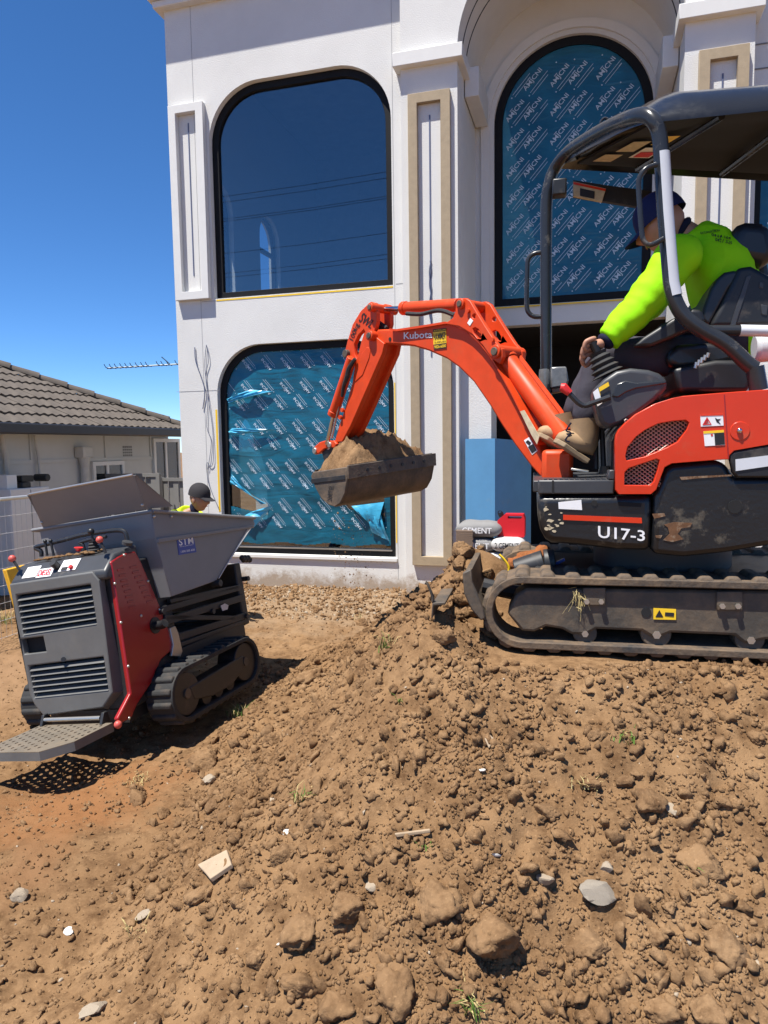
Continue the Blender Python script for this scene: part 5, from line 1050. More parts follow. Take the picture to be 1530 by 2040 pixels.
rim = [DP(HXr+.012, sd[1].y, sd[1].z+.006), DP(HXr+.012, sd[0].y, sd[0].z+.006), DP(HXl-.05, sd[0].y-.01, sd[0].z+.006), DP(HXl-.012, sd[1].y, sd[1].z+.006)]
for a, c in ((0, 1), (1, 2), (2, 3)): MB().cyl(rim[a], rim[c], .0115, 8).build('hopper_rim', M['hopper'], hop)
mb = MB(); a, c = dl(848, 472, 0, HXr), dl(1372, 400, 0, HXr); mb.prism([DP(HXr, a.y, a.z), DP(HXr, a.y, a.z-.03), DP(HXr, c.y, c.z-.02), DP(HXr, c.y, c.z)], DX*.018); mb.build('hopper_rib', M['hopper'], hop, bevel=.005)
# splash board at the back of the hopper
ext = [(160, 236), (722, 130), (792, 312), (232, 412)]
yb = yr-.02; A4 = [dl(160, 236, 1, yb-.13), dl(722, 130, 1, yb-.13), dl(792, 312, 1, yb), dl(232, 412, 1, yb)]
sp_ = MB().hexa([DP(*q) for q in A4], [DP(q.x, q.y+.008, q.z+.002) for q in A4]).build('splash_board', M['hopper'], hop, bevel=.003)
w4 = [DP(*A4[1]), dl(745, 128, 0, Df.l(DP(*A4[1])).x+.02), dl(940, 296, 0, HXr-.01), DP(*A4[2])]
MB().prism([DP(*A4[1]), DP(*A4[1])+DX*.02, do(940, 298, 0, HXr-.012), DP(*A4[2])], DX*.008).build('splash_wing', M['hopper'], sp_, bevel=.002)
MB().prism([DP(*A4[0]), DP(*A4[0])-DX*.02, DP(HXl+.01, A4[3].y+.5, A4[3].z-.03), DP(*A4[3])], DX*.008).build('splash_wing', M['hopper'], sp_, bevel=.002)
MB().cyl(DP(*A4[0])+DZ*.004, DP(*A4[1])+DZ*.004, .008, 8).build('board_edge', M['zinc'], sp_)
for x, y in ((735, 160), (775, 290), (228, 385)): MB().ball(do(x, y, 1, yb-.06), .01, 8, 6).build('rivet', M['zinc'], sp_)
for x, y in ((838, 352), (932, 352)): MB().ball(do(x, y, 0, HXr+.003), .011, 8, 6).build('rivet', M['zinc'], hop)
c = do(1185, 716, 0, HXr+.01); MB().cyl(c-DX*.04, c+DX*.025, .024, 14).build('tipping_pivot', M['dsteel'], hop, bevel=.003)
MB().cyl(do(1350, 420, 0, HXr+.008), do(1190, 690, 0, HXr+.008), .0035, 5).build('tie_wire', M['wire'], hop)
mb = MB()
for k in range(6): mb.ball(do(1318+8*k, 578+(k % 2)*10, 0, HXr-.02), .022, 8, 6)
mb.build('front_hinge', M['dsteel'], hop)
stk = MB().prism(dos([(962, 468), (1052, 452), (1070, 546), (975, 562)], 0, HXr+.0035), -DX*.003).build('hire_sticker', M['blue'], hop)
ts = lambda x, y: do(x, y, 0, HXr+.005)
m = MB(); m.text('STM', ts(976, 512), ts(1054, 500), ts(1050, 462), ts(972, 474)); m.build('sticker_lettering', M['white'], stk, smooth=0)
m = MB(); m.text('TRUCKS & MACHINERY', ts(977, 520), ts(1054, 507), ts(1054, 503), ts(977, 516)); m.build('sticker_lettering', M['white'], stk, smooth=0)
m = MB(); m.text('1300 205 620', ts(985, 550), ts(1060, 538), ts(1059, 527), ts(984, 539)); m.build('sticker_lettering', M['white'], stk, smooth=0)
# lifting scissor and chassis
for (x0, y0, x1, y1, w_) in ((880, 862, 1310, 738, 17), (900, 925, 1330, 792, 20), (975, 1010, 1345, 890, 20), (900, 900, 1330, 905, 14), (985, 1050, 1340, 920, 12), (930, 812, 1300, 735, 12)):
    for xx in (.06, HXl+.08):
        a, c = dl(x0, y0, 0, .06), dl(x1, y1, 0, .06); hh = w_*.366/1414*4.5
        m = MB(); m.hexa([DP(xx, a.y, a.z-hh), DP(xx, c.y, c.z-hh), DP(xx-.03, c.y, c.z-hh), DP(xx-.03, a.y, a.z-hh)], [DP(xx, a.y, a.z+hh), DP(xx, c.y, c.z+hh), DP(xx-.03, c.y, c.z+hh), DP(xx-.03, a.y, a.z+hh)]); m.build('lift_arm', M['dsteel'], dmp, bevel=.004)
for (x, y) in ((1155, 868), (1340, 895), (1345, 690), (885, 870)): c = dl(x, y, 0, .06); MB().cyl(DP(.075, c.y, c.z), DP(HXl+.03, c.y, c.z), .018, 12).build('cross_pin', M['dsteel'], dmp)
g0, g1 = dl(960, 1060, 0, .05), dl(1290, 1000, 0, .05); b = MB(); b.box(Df, HXl+.12, .05, .5, g1.y+.12, g0.z-.14, g0.z-.02); b.build('chassis', M['dsteel'], dmp, bevel=.01)
u0, u1 = dl(1290, 610, 0, .05), dl(1355, 900, 0, .05); b = MB(); b.box(Df, HXl+.1, .04, u0.y-.02, u0.y+.06, u1.z-.05, u0.z); b.build('front_bracket', M['dsteel'], dmp, bevel=.01)
MB().prism(dos([(1200, 838), (1222, 826), (1242, 836), (1236, 858), (1210, 866)], 0, .07), DX*.004).build('paper_scrap', M['stonew'], dmp)
# tracks
TX = .2
q1, q2 = dl(1035, 1330, 0, TX), dl(1345, 1128, 0, TX); rD = .165
zt_ = (q1.z+q2.z)/2; LUGD = (.026, .016, .088)
make_track(Fr(Df.o, DY, -DX, DZ), dmp, -TX, -TX+.19, q1.y, q2.y, zt_, rD, 30, LUGD, M['rubber2'], .028)
make_track(Fr(Df.o, DY, -DX, DZ), dmp, -HXl+.02-.0, -HXl+.21, q1.y, q2.y, zt_, rD, 30, LUGD, M['rubber2'], .028)
for yy in (q1.y, q2.y): c = DP(TX-.02, yy, zt_); MB().cyl(c, c-DX*.14, rD-.035, 24).build('track_wheel', M['dsteel'], dmp, bevel=.006); MB().cyl(c, c+DX*.01, .03, 12).build('wheel_hub', M['steel'], dmp)
b = MB(); b.prism([DP(TX-.015, y, z) for y, z in ((q1.y+.03, zt_+.03), (q2.y-.02, zt_+.05), (q2.y-.02, zt_-.04), (q2.y-.2, zt_-.1), (q1.y+.25, zt_-.1), (q1.y+.06, zt_-.06))], -DX*.1); b.build('track_frame', M['dsteel'], dmp, bevel=.008)
for k in range(3): c = DP(TX-.03, q1.y+(q2.y-q1.y)*(.3+.2*k), zt_-.085); MB().cyl(c, c-DX*.1, .05, 16).build('roller', M['dsteel'], dmp)
# standing platform with punched holes
h0 = dl(612, 1470, 1, -.03); pz = h0.z-.005; px0, px1 = h0.x-.565, h0.x+.0; py0, py1 = -.43, -.03
hol = []
for i in range(11):
    for j in range(8):
        cx_, cy_ = px0+.045+.0475*i, py0+.035+.046*j+(.023 if i % 2 else 0)
        if cx_ > px1-.16 and cy_ < py0+.13: continue
        if cy_ > py1-.02: continue
        hol.append([DP(cx_+.009*math.cos(a), cy_+.012*math.sin(a), pz) for a in (0, 1.05, 2.1, 3.14, 4.19, 5.24)])
outer = [(px0, py0), (px1-.13, py0), (px1-.02, py0+.13), (px1, py1), (px0+.03, py1)]
pf_ = MB().plate([DP(x, y, pz) for x, y in outer], hol, -DZ*.004).build('standing_platform', M['check'], dmp, smooth=0)
ring = outer; m = MB()
for i in range(len(ring)-2):
    a, c = ring[i], ring[i+1]; m.hexa([DP(a[0], a[1], pz-.05), DP(c[0], c[1], pz-.05), DP(c[0]-.004, c[1]+.006, pz-.05), DP(a[0]-.004, a[1]+.006, pz-.05)], [DP(a[0], a[1], pz-.0045), DP(c[0], c[1], pz-.0045), DP(c[0]-.004, c[1]+.006, pz-.0045), DP(a[0]-.004, a[1]+.006, pz-.0045)])
m.build('platform_skirt', M['cover'], pf_)
MB().cyl(DP(px0+.06, py1+.0, pz+.03), DP(px1-.08, py1+.0, pz+.03), .012, 10).build('platform_hinge', M['zinc'], pf_)
for xx in (px0+.05, px1-.07): m = MB(); m.prism([DP(xx, py1-.03, pz), DP(xx, py1+.04, pz), DP(xx, py1+.03, pz+.06), DP(xx, py1-.0, pz+.06)], DX*.02); m.build('hinge_lug', M['dsteel'], pf_, bevel=.003)
b = MB(); b.box(Df, bxl+.06, -.02, .06, .5, -.1, -.021); b.build('belly_plate', M['dsteel'], dmp)
# ================================================================== PEOPLE
def skin_part(name, joints, edges, mat, parent, root, sub=2):
    me = bpy.data.meshes.new(name); bm = bmesh.new(); lay = bm.verts.layers.skin.verify(); V = {}
    inv = WM[parent.name].inverted()
    for k, (p, r) in joints.items():
        v = bm.verts.new(inv @ Vector(p)); rr = r if isinstance(r, tuple) else (r, r); v[lay].radius = rr; v[lay].use_root = (k == root); V[k] = v
    for a, b in edges: bm.edges.new((V[a], V[b]))
    bm.to_mesh(me); bm.free(); me.materials.append(mat)
    o = bpy.data.objects.new(name, me); col.objects.link(o); o.parent = parent; o.matrix_parent_inverse = Matrix.Identity(4); WM[o.name] = WM[parent.name]
    s = o.modifiers.new('skin', 'SKIN'); s.use_smooth_shade = True; s.use_x_symmetry = False
    b = o.modifiers.new('subsurf', 'SUBSURF'); b.levels = sub; b.render_levels = sub
    return o
def bake(o):
    dg = bpy.context.evaluated_depsgraph_get(); dg.update(); ev = o.evaluated_get(dg); me = bpy.data.meshes.new_from_object(ev)
    o.modifiers.clear(); o.data = me; return o
def head_geo(fr, s=1.):
    """Head centred on fr.o: X = face direction, Y = left, Z = up; returns a mesh builder."""
    mb = MB(); nu, nv = 40, 30
    for i in range(nv+1):
        th = math.pi*i/nv
        for k in range(nu):
            ph = 2*math.pi*k/nu; x, y, z = math.sin(th)*math.cos(ph), math.sin(th)*math.sin(ph), math.cos(th)
            X, Y, Z = .098*x, .077*y, .118*z
            if z < -.1: X *= 1-.16*min(1, -z); Y *= 1-.35*min(1, (-z-.1)); X += .012*min(1, -z*1.2) if x > 0 else .018*min(1, -z)
            g = lambda a, b, c, sa, sb: math.exp(-((y-a)/sa)**2-((z-b)/sb)**2) if x > 0 else 0
            X += .026*g(0, -.12, 0, .16, .16)+.014*g(0, .08, 0, .12, .2)+.007*g(0, .22, 0, .5, .1)-.009*(g(.36, .05, 0, .2, .1)+g(-.36, .05, 0, .2, .1))+.008*g(0, -.42, 0, .28, .07)-.005*g(0, -.5, 0, .3, .03)+.006*g(0, -.56, 0, .24, .06)+.010*g(0, -.8, 0, .3, .12)
            mb.v.append(fr.p(X*s, Y*s, Z*s))
    for i in range(nv):
        for k in range(nu): mb.f.append([i*nu+k, (i+1)*nu+k, (i+1)*nu+(k+1) % nu, i*nu+(k+1) % nu])
    for sg in (1, -1):
        mb.ball(fr.p(-.008*s, .076*s*sg, -.005*s), (.02*s, .009*s, .034*s), 12, 8, fr)
    return mb
def eyes(fr, parent, s=1.):
    for sg in (1, -1): MB().ball(fr.p(.083*s, .031*s*sg, .008*s), .011*s, 10, 8).build('eye', M['hair'], parent); 
    MB().prism([fr.p(.094*s, -.02*s, -.05*s), fr.p(.096*s, 0, -.0505*s), fr.p(.094*s, .02*s, -.05*s), fr.p(.094*s, .02*s, -.0535*s), fr.p(.096*s, 0, -.054*s), fr.p(.094*s, -.02*s, -.0535*s)], fr.A[0]*.004).build('mouth', M['knob'], parent)
def cap_geo(fr, mat, parent, s=1.):
    mb = MB(); nu, nv = 28, 9
    for i in range(nv+1):
        th = R(93)*i/nv
        for k in range(nu):
            ph = 2*math.pi*k/nu; mb.v.append(fr.p(.108*s*math.sin(th)*math.cos(ph)-.002, .088*s*math.sin(th)*math.sin(ph), .118*s*math.cos(th)**.8 if th < R(90) else -.008*s))
    for i in range(nv):
        for k in range(nu): mb.f.append([i*nu+k, (i+1)*nu+k, (i+1)*nu+(k+1) % nu, i*nu+(k+1) % nu])
    c = mb.build('cap', mat, parent, smooth=60)
    b = MB(); rows = []
    for j in range(7):
        t = j/6; rows.append([fr.p((.09+.085*t*math.cos(R(62)*(2*i/12-1)*.9))*s*(1-.22*abs(2*i/12-1)**2*(1-t*.2)), .082*s*(2*i/12-1)*(1-.22*t), (.004-.02*t-.012*(2*i/12-1)**2)*s) for i in range(13)])
    b.surf(rows, fr.A[2]*.004); b.build('cap_brim', mat, c, smooth=50)
    return c
def hand(mb_target, parent, name, wrist, palm, spread, curl_dir, s=1.):
    """A hand as skinned chains: palm with four curled fingers and a thumb."""
    w = Vector(wrist); pd = Vector(palm); L = pd.length; pdn = pd.normalized(); sd_ = Vector(spread).normalized(); cd_ = Vector(curl_dir).normalized()
    J = {'w': (w, .026*s), 'p': (w+pd*.5, (.032*s, .02*s)), 'k': (w+pd, (.034*s, .019*s))}; E_ = [('w', 'p'), ('p', 'k')]
    o = [skin_part(name, J, E_, M['skin'], parent, 'w')]
    for f, (off, ln) in enumerate(((-.03, .86), (-.01, 1.), (.011, .95), (.03, .76))):
        b0 = w+pd*.9+sd_*off*s; b1 = b0+(pdn*.034+cd_*.006)*ln*s; b2 = b1+(pdn*.008+cd_*.028)*ln*s; b3 = b2+(-pdn*.016+cd_*.016)*ln*s
        o.append(skin_part(name, {'a': (b0-pdn*.02, .0095*s), 'b': (b0, .0098*s), 'c': (b1, .0092*s), 'd': (b2, .0085*s), 'e': (b3, .0075*s)}, [('a', 'b'), ('b', 'c'), ('c', 'd'), ('d', 'e')], M['skin'], parent, 'a'))
    t0 = w+pd*.35-sd_*.022*s; t1 = t0+(pdn*.02-sd_*.018+cd_*.014)*s; t2 = t1+(pdn*.026+cd_*.02)*s; t3 = t2+(pdn*.012+sd_*.012+cd_*.012)*s
    o.append(skin_part(name, {'a': (t0, .013*s), 'b': (t1, .0115*s), 'c': (t2, .0098*s), 'd': (t3, .0082*s)}, [('a', 'b'), ('b', 'c'), ('c', 'd')], M['skin'], parent, 'a'))
    return o
def join_into(objs, name):
    """Merge baked pieces into one continuous body mesh."""
    dg = bpy.context.evaluated_depsgraph_get(); dg.update(); bm = bmesh.new()
    for o in objs:
        me = bpy.data.meshes.new_from_object(o.evaluated_get(dg)); bm.from_mesh(me); bpy.data.meshes.remove(me)
    keep = objs[0]
    for o in objs[1:]: bpy.data.objects.remove(o)
    me = bpy.data.meshes.new(name); bm.to_mesh(me); bm.free(); me.materials.append(M['skin']); me.polygons.foreach_set('use_smooth', [True]*len(me.polygons))
    keep.modifiers.clear(); keep.data = me; keep.name = name; WM[keep.name] = WM[keep.parent.name]; return keep
# ---- operator seated in the excavator
def e_(px, py, d): return Ef.on(px, py, 1, d)
hipc = e_(1425, 700, .0)
op = thing('person', 'person in lime green long sleeved work shirt and navy cap driving the excavator', 'person', loc=hipc-Vector((0, 0, .1)))
J = dict(hip=(hipc, .13), mid=(e_(1440, 612, .0), (.195, .185)), chest=(e_(1420, 530, .0), (.22, .195)), upper=(e_(1398, 482, .0), (.16, .13)), neck=(e_(1345, 452, .0), .06),
  shl=(e_(1352, 512, .19), .075), ell=(e_(1278, 607, .26), .056), wrl=(e_(1203, 684, .31), .038),
  shr=(e_(1365, 490, -.19), .075), elr=(e_(1300, 600, -.28), .056), wrr=(e_(1232, 660, -.30), .038),
  hl=(e_(1420, 712, .1), .1), knl=(e_(1196, 706, .14), .072), anl=(e_(1160, 862, .16), .045), hr=(e_(1420, 712, -.1), .1), knr=(e_(1205, 700, -.14), .072), anr=(e_(1130, 850, -.1), .045))
ED = [('hip', 'mid'), ('mid', 'chest'), ('chest', 'upper'), ('upper', 'neck'), ('chest', 'shl'), ('shl', 'ell'), ('ell', 'wrl'), ('chest', 'shr'), ('shr', 'elr'), ('elr', 'wrr'), ('hip', 'hl'), ('hl', 'knl'), ('knl', 'anl'), ('hip', 'hr'), ('hr', 'knr'), ('knr', 'anr')]
def scaled(keys, k, extra=None):
    d = {}
    for q in keys: p, r = J[q]; d[q] = (p, tuple(a*k for a in r) if isinstance(r, tuple) else r*k)
    if extra: d.update(extra)
    return d
body = skin_part('body', scaled(J, .5, dict(neck=(J['neck'][0], .055), wrl=(J['wrl'][0], .03), wrr=(J['wrr'][0], .03), chest=(J['chest'][0], .06), mid=(J['mid'][0], .06), upper=(J['upper'][0], .055), shl=(J['shl'][0], .03), shr=(J['shr'][0], .03))), ED, M['skin'], op, 'hip')
hd_o = e_(1320, 450, .0); ff = (fE*.86+IN*.25+Vector((0, 0, -.42))).normalized(); hl_y = Vector((0, 0, 1)).cross(ff).normalized(); hu_ = ff.cross(hl_y)
hf = Fr(hd_o, ff, hl_y, hu_)
hdm = head_geo(hf).build('head', M['skin'], op, smooth=70)
hands = hand(None, op, 'hand', J['wrl'][0], e_(1176, 690, .33)-J['wrl'][0]+Vector((0, 0, 0)), lE*.6+Vector((0, 0, .8)), Vector((0, 0, -1))+IN*.25, 1.12)
hands += hand(None, op, 'hand', J['wrr'][0], e_(1205, 680, -.3)-J['wrr'][0], lE, Vector((0, 0, -1)), 1.05)
body = join_into([body, hdm]+hands, 'body')
eyes(hf, op); cap_geo(Fr(hf.p(-.004, 0, .03), (ff-hu_*.1), hl_y, hu_+ff*.1), M['cap'], op, 1.06)
def loft(mb, path, rad, lat, n=20):
    P = [Vector(p) for p in path]; m = len(P)
    base = len(mb.v)
    for i in range(m):
        T = (P[min(i+1, m-1)]-P[max(i-1, 0)]).normalized(); A = (lat-T*lat.dot(T)).normalized(); B = T.cross(A)
        for k in range(n): a = 2*math.pi*k/n; c_, s_ = math.cos(a), math.sin(a); mb.v.append(P[i]+A*(rad[i][0]*math.copysign(abs(c_)**.8, c_))+B*(rad[i][1]*math.copysign(abs(s_)**.8, s_)))
    for i in range(m-1):
        for k in range(n): mb.f.append([base+i*n+k, base+i*n+(k+1) % n, base+(i+1)*n+(k+1) % n, base+(i+1)*n+k])
    mb.f.append([base+k for k in range(n)]); mb.f.append([base+(m-1)*n+k for k in range(n)])
sb_ = MB(); spine = [e_(1448, 722, 0), e_(1452, 670, 0), e_(1450, 600, 0), e_(1428, 535, 0), e_(1402, 493, 0), e_(1376, 466, 0)]
loft(sb_, spine, [(.17, .125), (.175, .135), (.18, .135), (.2, .13), (.15, .10), (.075, .07)], lE)
for sd_, q_ in (('l', 1), ('r', -1)):
    a, b, c = J['sh'+sd_][0], J['el'+sd_][0], J['wr'+sd_][0]; sb_.ball(a, .095, 16, 10)
    ar = [a+(a-b)*.12, a, a.lerp(b, .5), b, b.lerp(c, .35), b.lerp(c, .7), b.lerp(c, .9)]
    sb_.tube(ar, [.085, .092, .078, .072, .066, .058, .05], 16, smooth=3)
sh = sb_.build('shirt', M['hivis'], op, smooth=180)
rm = sh.modifiers.new('fuse', 'REMESH'); rm.mode = 'VOXEL'; rm.voxel_size = .011; rm.use_smooth_shade = True
sm = sh.modifiers.new('relax', 'SMOOTH'); sm.iterations = 14; sm.factor = .5
bake(sh)
# folds: creases that run across the sleeve and radiate from the armpit
inv_ = WM[sh.name].inverted(); arm0 = inv_ @ J['shl'][0]; armd = (inv_.to_3x3() @ (J['wrl'][0]-J['shl'][0])).normalized()
sh.data.update(); nrm = [v.normal.copy() for v in sh.data.vertices]
for v, n_v in zip(sh.data.vertices, nrm):
    p = v.co; t = (p-arm0).dot(armd); d = (p-arm0).length
    w1 = mnoise.noise((t*19+p.z*9, p.x*9, p.y*9)); w2 = mnoise.noise((p.x*11, p.y*11, p.z*16)); w3 = mnoise.noise((d*22, p.x*4+3, p.z*4))
    k = .003*(1-abs(w1)*2)+.005*(1-abs(w3)*2)+.007*w2
    v.co = p+n_v*k
tex = bpy.data.textures.new('cloth_folds', 'CLOUDS'); tex.noise_scale = .07
skin_part('cuff', dict(a=(J['ell'][0].lerp(J['wrl'][0], .84), .05), b=(J['ell'][0].lerp(J['wrl'][0], 1.06), .045)), [('a', 'b')], M['navy'], sh, 'a')
skin_part('collar', dict(a=(J['upper'][0].lerp(J['neck'][0], .55), .077), b=(J['upper'][0].lerp(J['neck'][0], 1.0), .068)), [('a', 'b')], M['navy'], sh, 'a')
skin_part('side_panel', dict(a=(e_(1322, 640, .19), (.05, .05)), b=(e_(1335, 680, .17), (.06, .06))), [('a', 'b')], M['navy'], sh, 'a')
tr = skin_part('trousers', scaled(['hip', 'hl', 'knl', 'hr', 'knr'], 1.08, dict(al=(J['knl'][0].lerp(J['anl'][0], .93), .068), ar=(J['knr'][0].lerp(J['anr'][0], .93), .068))), [('hip', 'hl'), ('hl', 'knl'), ('knl', 'al'), ('hip', 'hr'), ('hr', 'knr'), ('knr', 'ar')], M['trouser'], op, 'hip', 3)
bake(tr); dm = tr.modifiers.new('folds', 'DISPLACE'); dm.texture = tex; dm.strength = .015
def boot(top, heel, toe):
    t, h, o_ = Vector(top), Vector(heel), Vector(toe); ft = (o_-h).normalized(); sl_ = (t-h).normalized(); sd_ = ft.cross(sl_).normalized(); upn = sd_.cross(ft).normalized()
    if upn.dot(sl_) < 0: upn = -upn
    mb = MB(); n = 16; L = (o_-h).length; secs = []
    # sections from collar down the shaft, over the instep and out to the toe: centre, half width, half height, axis
    for k, (c, w_, q_, ax) in enumerate(((t+sl_*.01, .058, .066, sl_), (t.lerp(h, .35), .052, .06, sl_), (t.lerp(h, .62)+ft*.008, .048, .062, (sl_-ft*.25).normalized()), (h+upn*.05+ft*.045, .046, .066, (sl_-ft*.9).normalized()), (h+upn*.036+ft*L*.45, .05, .05, -ft), (h+upn*.028+ft*L*.72, .053, .042, -ft), (h+upn*.022+ft*L*.92, .045, .032, -ft), (h+upn*.016+ft*L*1.02, .022, .016, -ft))):
        b_ = sd_.cross(ax).normalized()
        for i in range(n): a = 2*math.pi*i/n; mb.v.append(c+sd_*(w_*math.cos(a))+b_*(q_*math.sin(a)))
    for k in range(7):
        for i in range(n): mb.f.append([k*n+i, k*n+(i+1) % n, (k+1)*n+(i+1) % n, (k+1)*n+i])
    mb.f.append(list(range(n))); mb.f.append([7*n+i for i in range(n)])
    o = mb.build('boot', M['boot'], op, smooth=60)
    pl = [h-ft*.012+sd_*.036, h+ft*L*.35+sd_*.04, h+ft*L*.75+sd_*.052, h+ft*L*.98+sd_*.03, h+ft*L*1.03, h+ft*L*.98-sd_*.03, h+ft*L*.75-sd_*.052, h+ft*L*.35-sd_*.04, h-ft*.012-sd_*.036]
    MB().prism([q-upn*.02 for q in pl], upn*.022).build('sole', M['sole'], o, bevel=.004)
    return o
boot(e_(1164, 838, .16), e_(1168, 913, .16), e_(1108, 874, .18)); boot(e_(1120, 828, -.1), e_(1132, 900, -.1), e_(1072, 862, -.06))
for (bx, d) in ((1134, .2),):
    MB().tube([e_(1138, 842, d+.02), e_(1128, 858, d+.02), e_(1137, 862, d+.02), e_(1126, 876, d+.02), e_(1135, 880, d+.02)], .004, 5, smooth=3).build('boot_lace', M['navy'], op)
# lettering on the back of the shirt, lifted from the surface of the cloth
def on_cloth(pts, o, off=.006):
    dg = bpy.context.evaluated_depsgraph_get(); ev = o.evaluated_get(dg); inv = WM[o.name].inverted(); out = []
    for px, py in pts:
        d = (inv.to_3x3() @ ray(px, py)).normalized(); ok, loc, nor, _ = ev.ray_cast(inv @ CAM, d); out.append((WM[o.name] @ (loc+nor*off)) if ok else None)
    return out
for txt, q in (('EXCAVATION', [(914, 408), (1085, 385), (1078, 362), (908, 388)]), ('0414 164', [(1010, 425), (1180, 462), (1183, 437), (1012, 398)]), ('0421 525', [(1042, 468), (1192, 505), (1195, 478), (1046, 440)])):
    vs_, fs_ = text_geo(txt); P4 = [CS(*p) for p in q]
    pp = [((P4[0][0]*(1-a)+P4[1][0]*a)*(1-b)+(P4[3][0]*(1-a)+P4[2][0]*a)*b, (P4[0][1]*(1-a)+P4[1][1]*a)*(1-b)+(P4[3][1]*(1-a)+P4[2][1]*a)*b) for a, b in vs_]
    W_ = on_cloth(pp, sh)
    good = [f_ for f_ in fs_ if all(W_[i] is not None for i in f_)]
    if good: m = MB(); m.v = [w if w is not None else hipc for w in W_]; m.f = [list(f_) for f_ in good]; m.build('shirt_lettering', M['inkblk'], sh, smooth=0, fix=False)
# ---- second worker crouching behind the hopper
Y2 = 6.9
h2 = at(397, 994, Y2); wk = thing('person', 'person in black cap and yellow hi-vis shirt crouching behind the dumper hopper', 'person', loc=(h2.x, h2.y+.1, 0))
f2 = (Vector((.93, -.36, -.22))).normalized(); l2 = Vector((0, 0, 1)).cross(f2).normalized(); u2 = f2.cross(l2); hf2 = Fr(h2, f2, l2, u2)
bk_ = Vector((-f2.x, -f2.y, 0)).normalized()
B0 = Vector((h2.x, h2.y, 0)); gz2 = float(zg(h2.x, h2.y))
J = dict(hip=(B0+bk_*.42+Vector((0, 0, .40)), .13), mid=(B0+bk_*.34+Vector((0, 0, .58)), (.15, .13)), chest=(B0+bk_*.24+Vector((0, 0, h2.z-.19)), (.15, .12)), upper=(B0+bk_*.13+Vector((0, 0, h2.z-.13)), (.1, .085)), neck=(B0+bk_*.04+Vector((0, 0, h2.z-.09)), .055))
for s, nm in ((1, 'l'), (-1, 'r')):
    J['sh'+nm] = (B0+bk_*.17+l2*s*.2+Vector((0, 0, h2.z-.19)), .07); J['el'+nm] = (B0-bk_*.02+l2*s*.26+Vector((0, 0, .55)), .05); J['wr'+nm] = (B0-bk_*.25+l2*s*.14+Vector((0, 0, .42)), .034)
    J['h'+nm] = (B0+bk_*.42+l2*s*.1+Vector((0, 0, .38)), .1); J['kn'+nm] = (B0-bk_*.02+l2*s*.17+Vector((0, 0, .46)), .068); J['an'+nm] = (B0+bk_*.2+l2*s*.15+Vector((0, 0, gz2+.1)), .045)
body2 = skin_part('body', scaled(J, .74), ED, M['skin'], wk, 'hip'); hdm = head_geo(hf2).build('head', M['skin'], wk, smooth=70)
hs = []
for nm, s in (('l', 1), ('r', -1)): hs += hand(None, wk, 'hand', J['wr'+nm][0], -bk_*.085+Vector((0, 0, -.02)), l2*s, Vector((0, 0, -1)), 1.)
join_into([body2, hdm]+hs, 'body'); eyes(hf2, wk); cap_geo(Fr(hf2.p(-.004, 0, .035), f2, l2, u2), M['capb'], wk, 1.05)
skin_part('shirt', scaled(['hip', 'mid', 'chest', 'upper', 'shl', 'ell', 'shr', 'elr'], 1.06, dict(wl=(J['ell'][0].lerp(J['wrl'][0], .85), .046), wr=(J['elr'][0].lerp(J['wrr'][0], .85), .046))), [('hip', 'mid'), ('mid', 'chest'), ('chest', 'upper'), ('chest', 'shl'), ('shl', 'ell'), ('ell', 'wl'), ('chest', 'shr'), ('shr', 'elr'), ('elr', 'wr')], M['hivisy'], wk, 'mid')
skin_part('collar', dict(a=(J['upper'][0].lerp(J['neck'][0], .5), .072), b=(J['upper'][0].lerp(J['neck'][0], 1.0), .068)), [('a', 'b')], M['navy'], wk, 'a')
skin_part('trousers', scaled(['hip', 'hl', 'knl', 'hr', 'knr'], 1.08, dict(al=(J['knl'][0].lerp(J['anl'][0], .95), .06), ar=(J['knr'][0].lerp(J['anr'][0], .95), .06))), [('hip', 'hl'), ('hl', 'knl'), ('knl', 'al'), ('hip', 'hr'), ('hr', 'knr'), ('knr', 'ar')], M['trouser'], wk, 'hip')
for nm in 'lr': a = J['an'+nm][0]; skin_part('boot', dict(t=(a, .058), h=(a+Vector((0, 0, -.06)), .045), o=(a-bk_*.17+Vector((0, 0, -.065)), .042)), [('t', 'h'), ('h', 'o')], M['boot'], wk, 't')
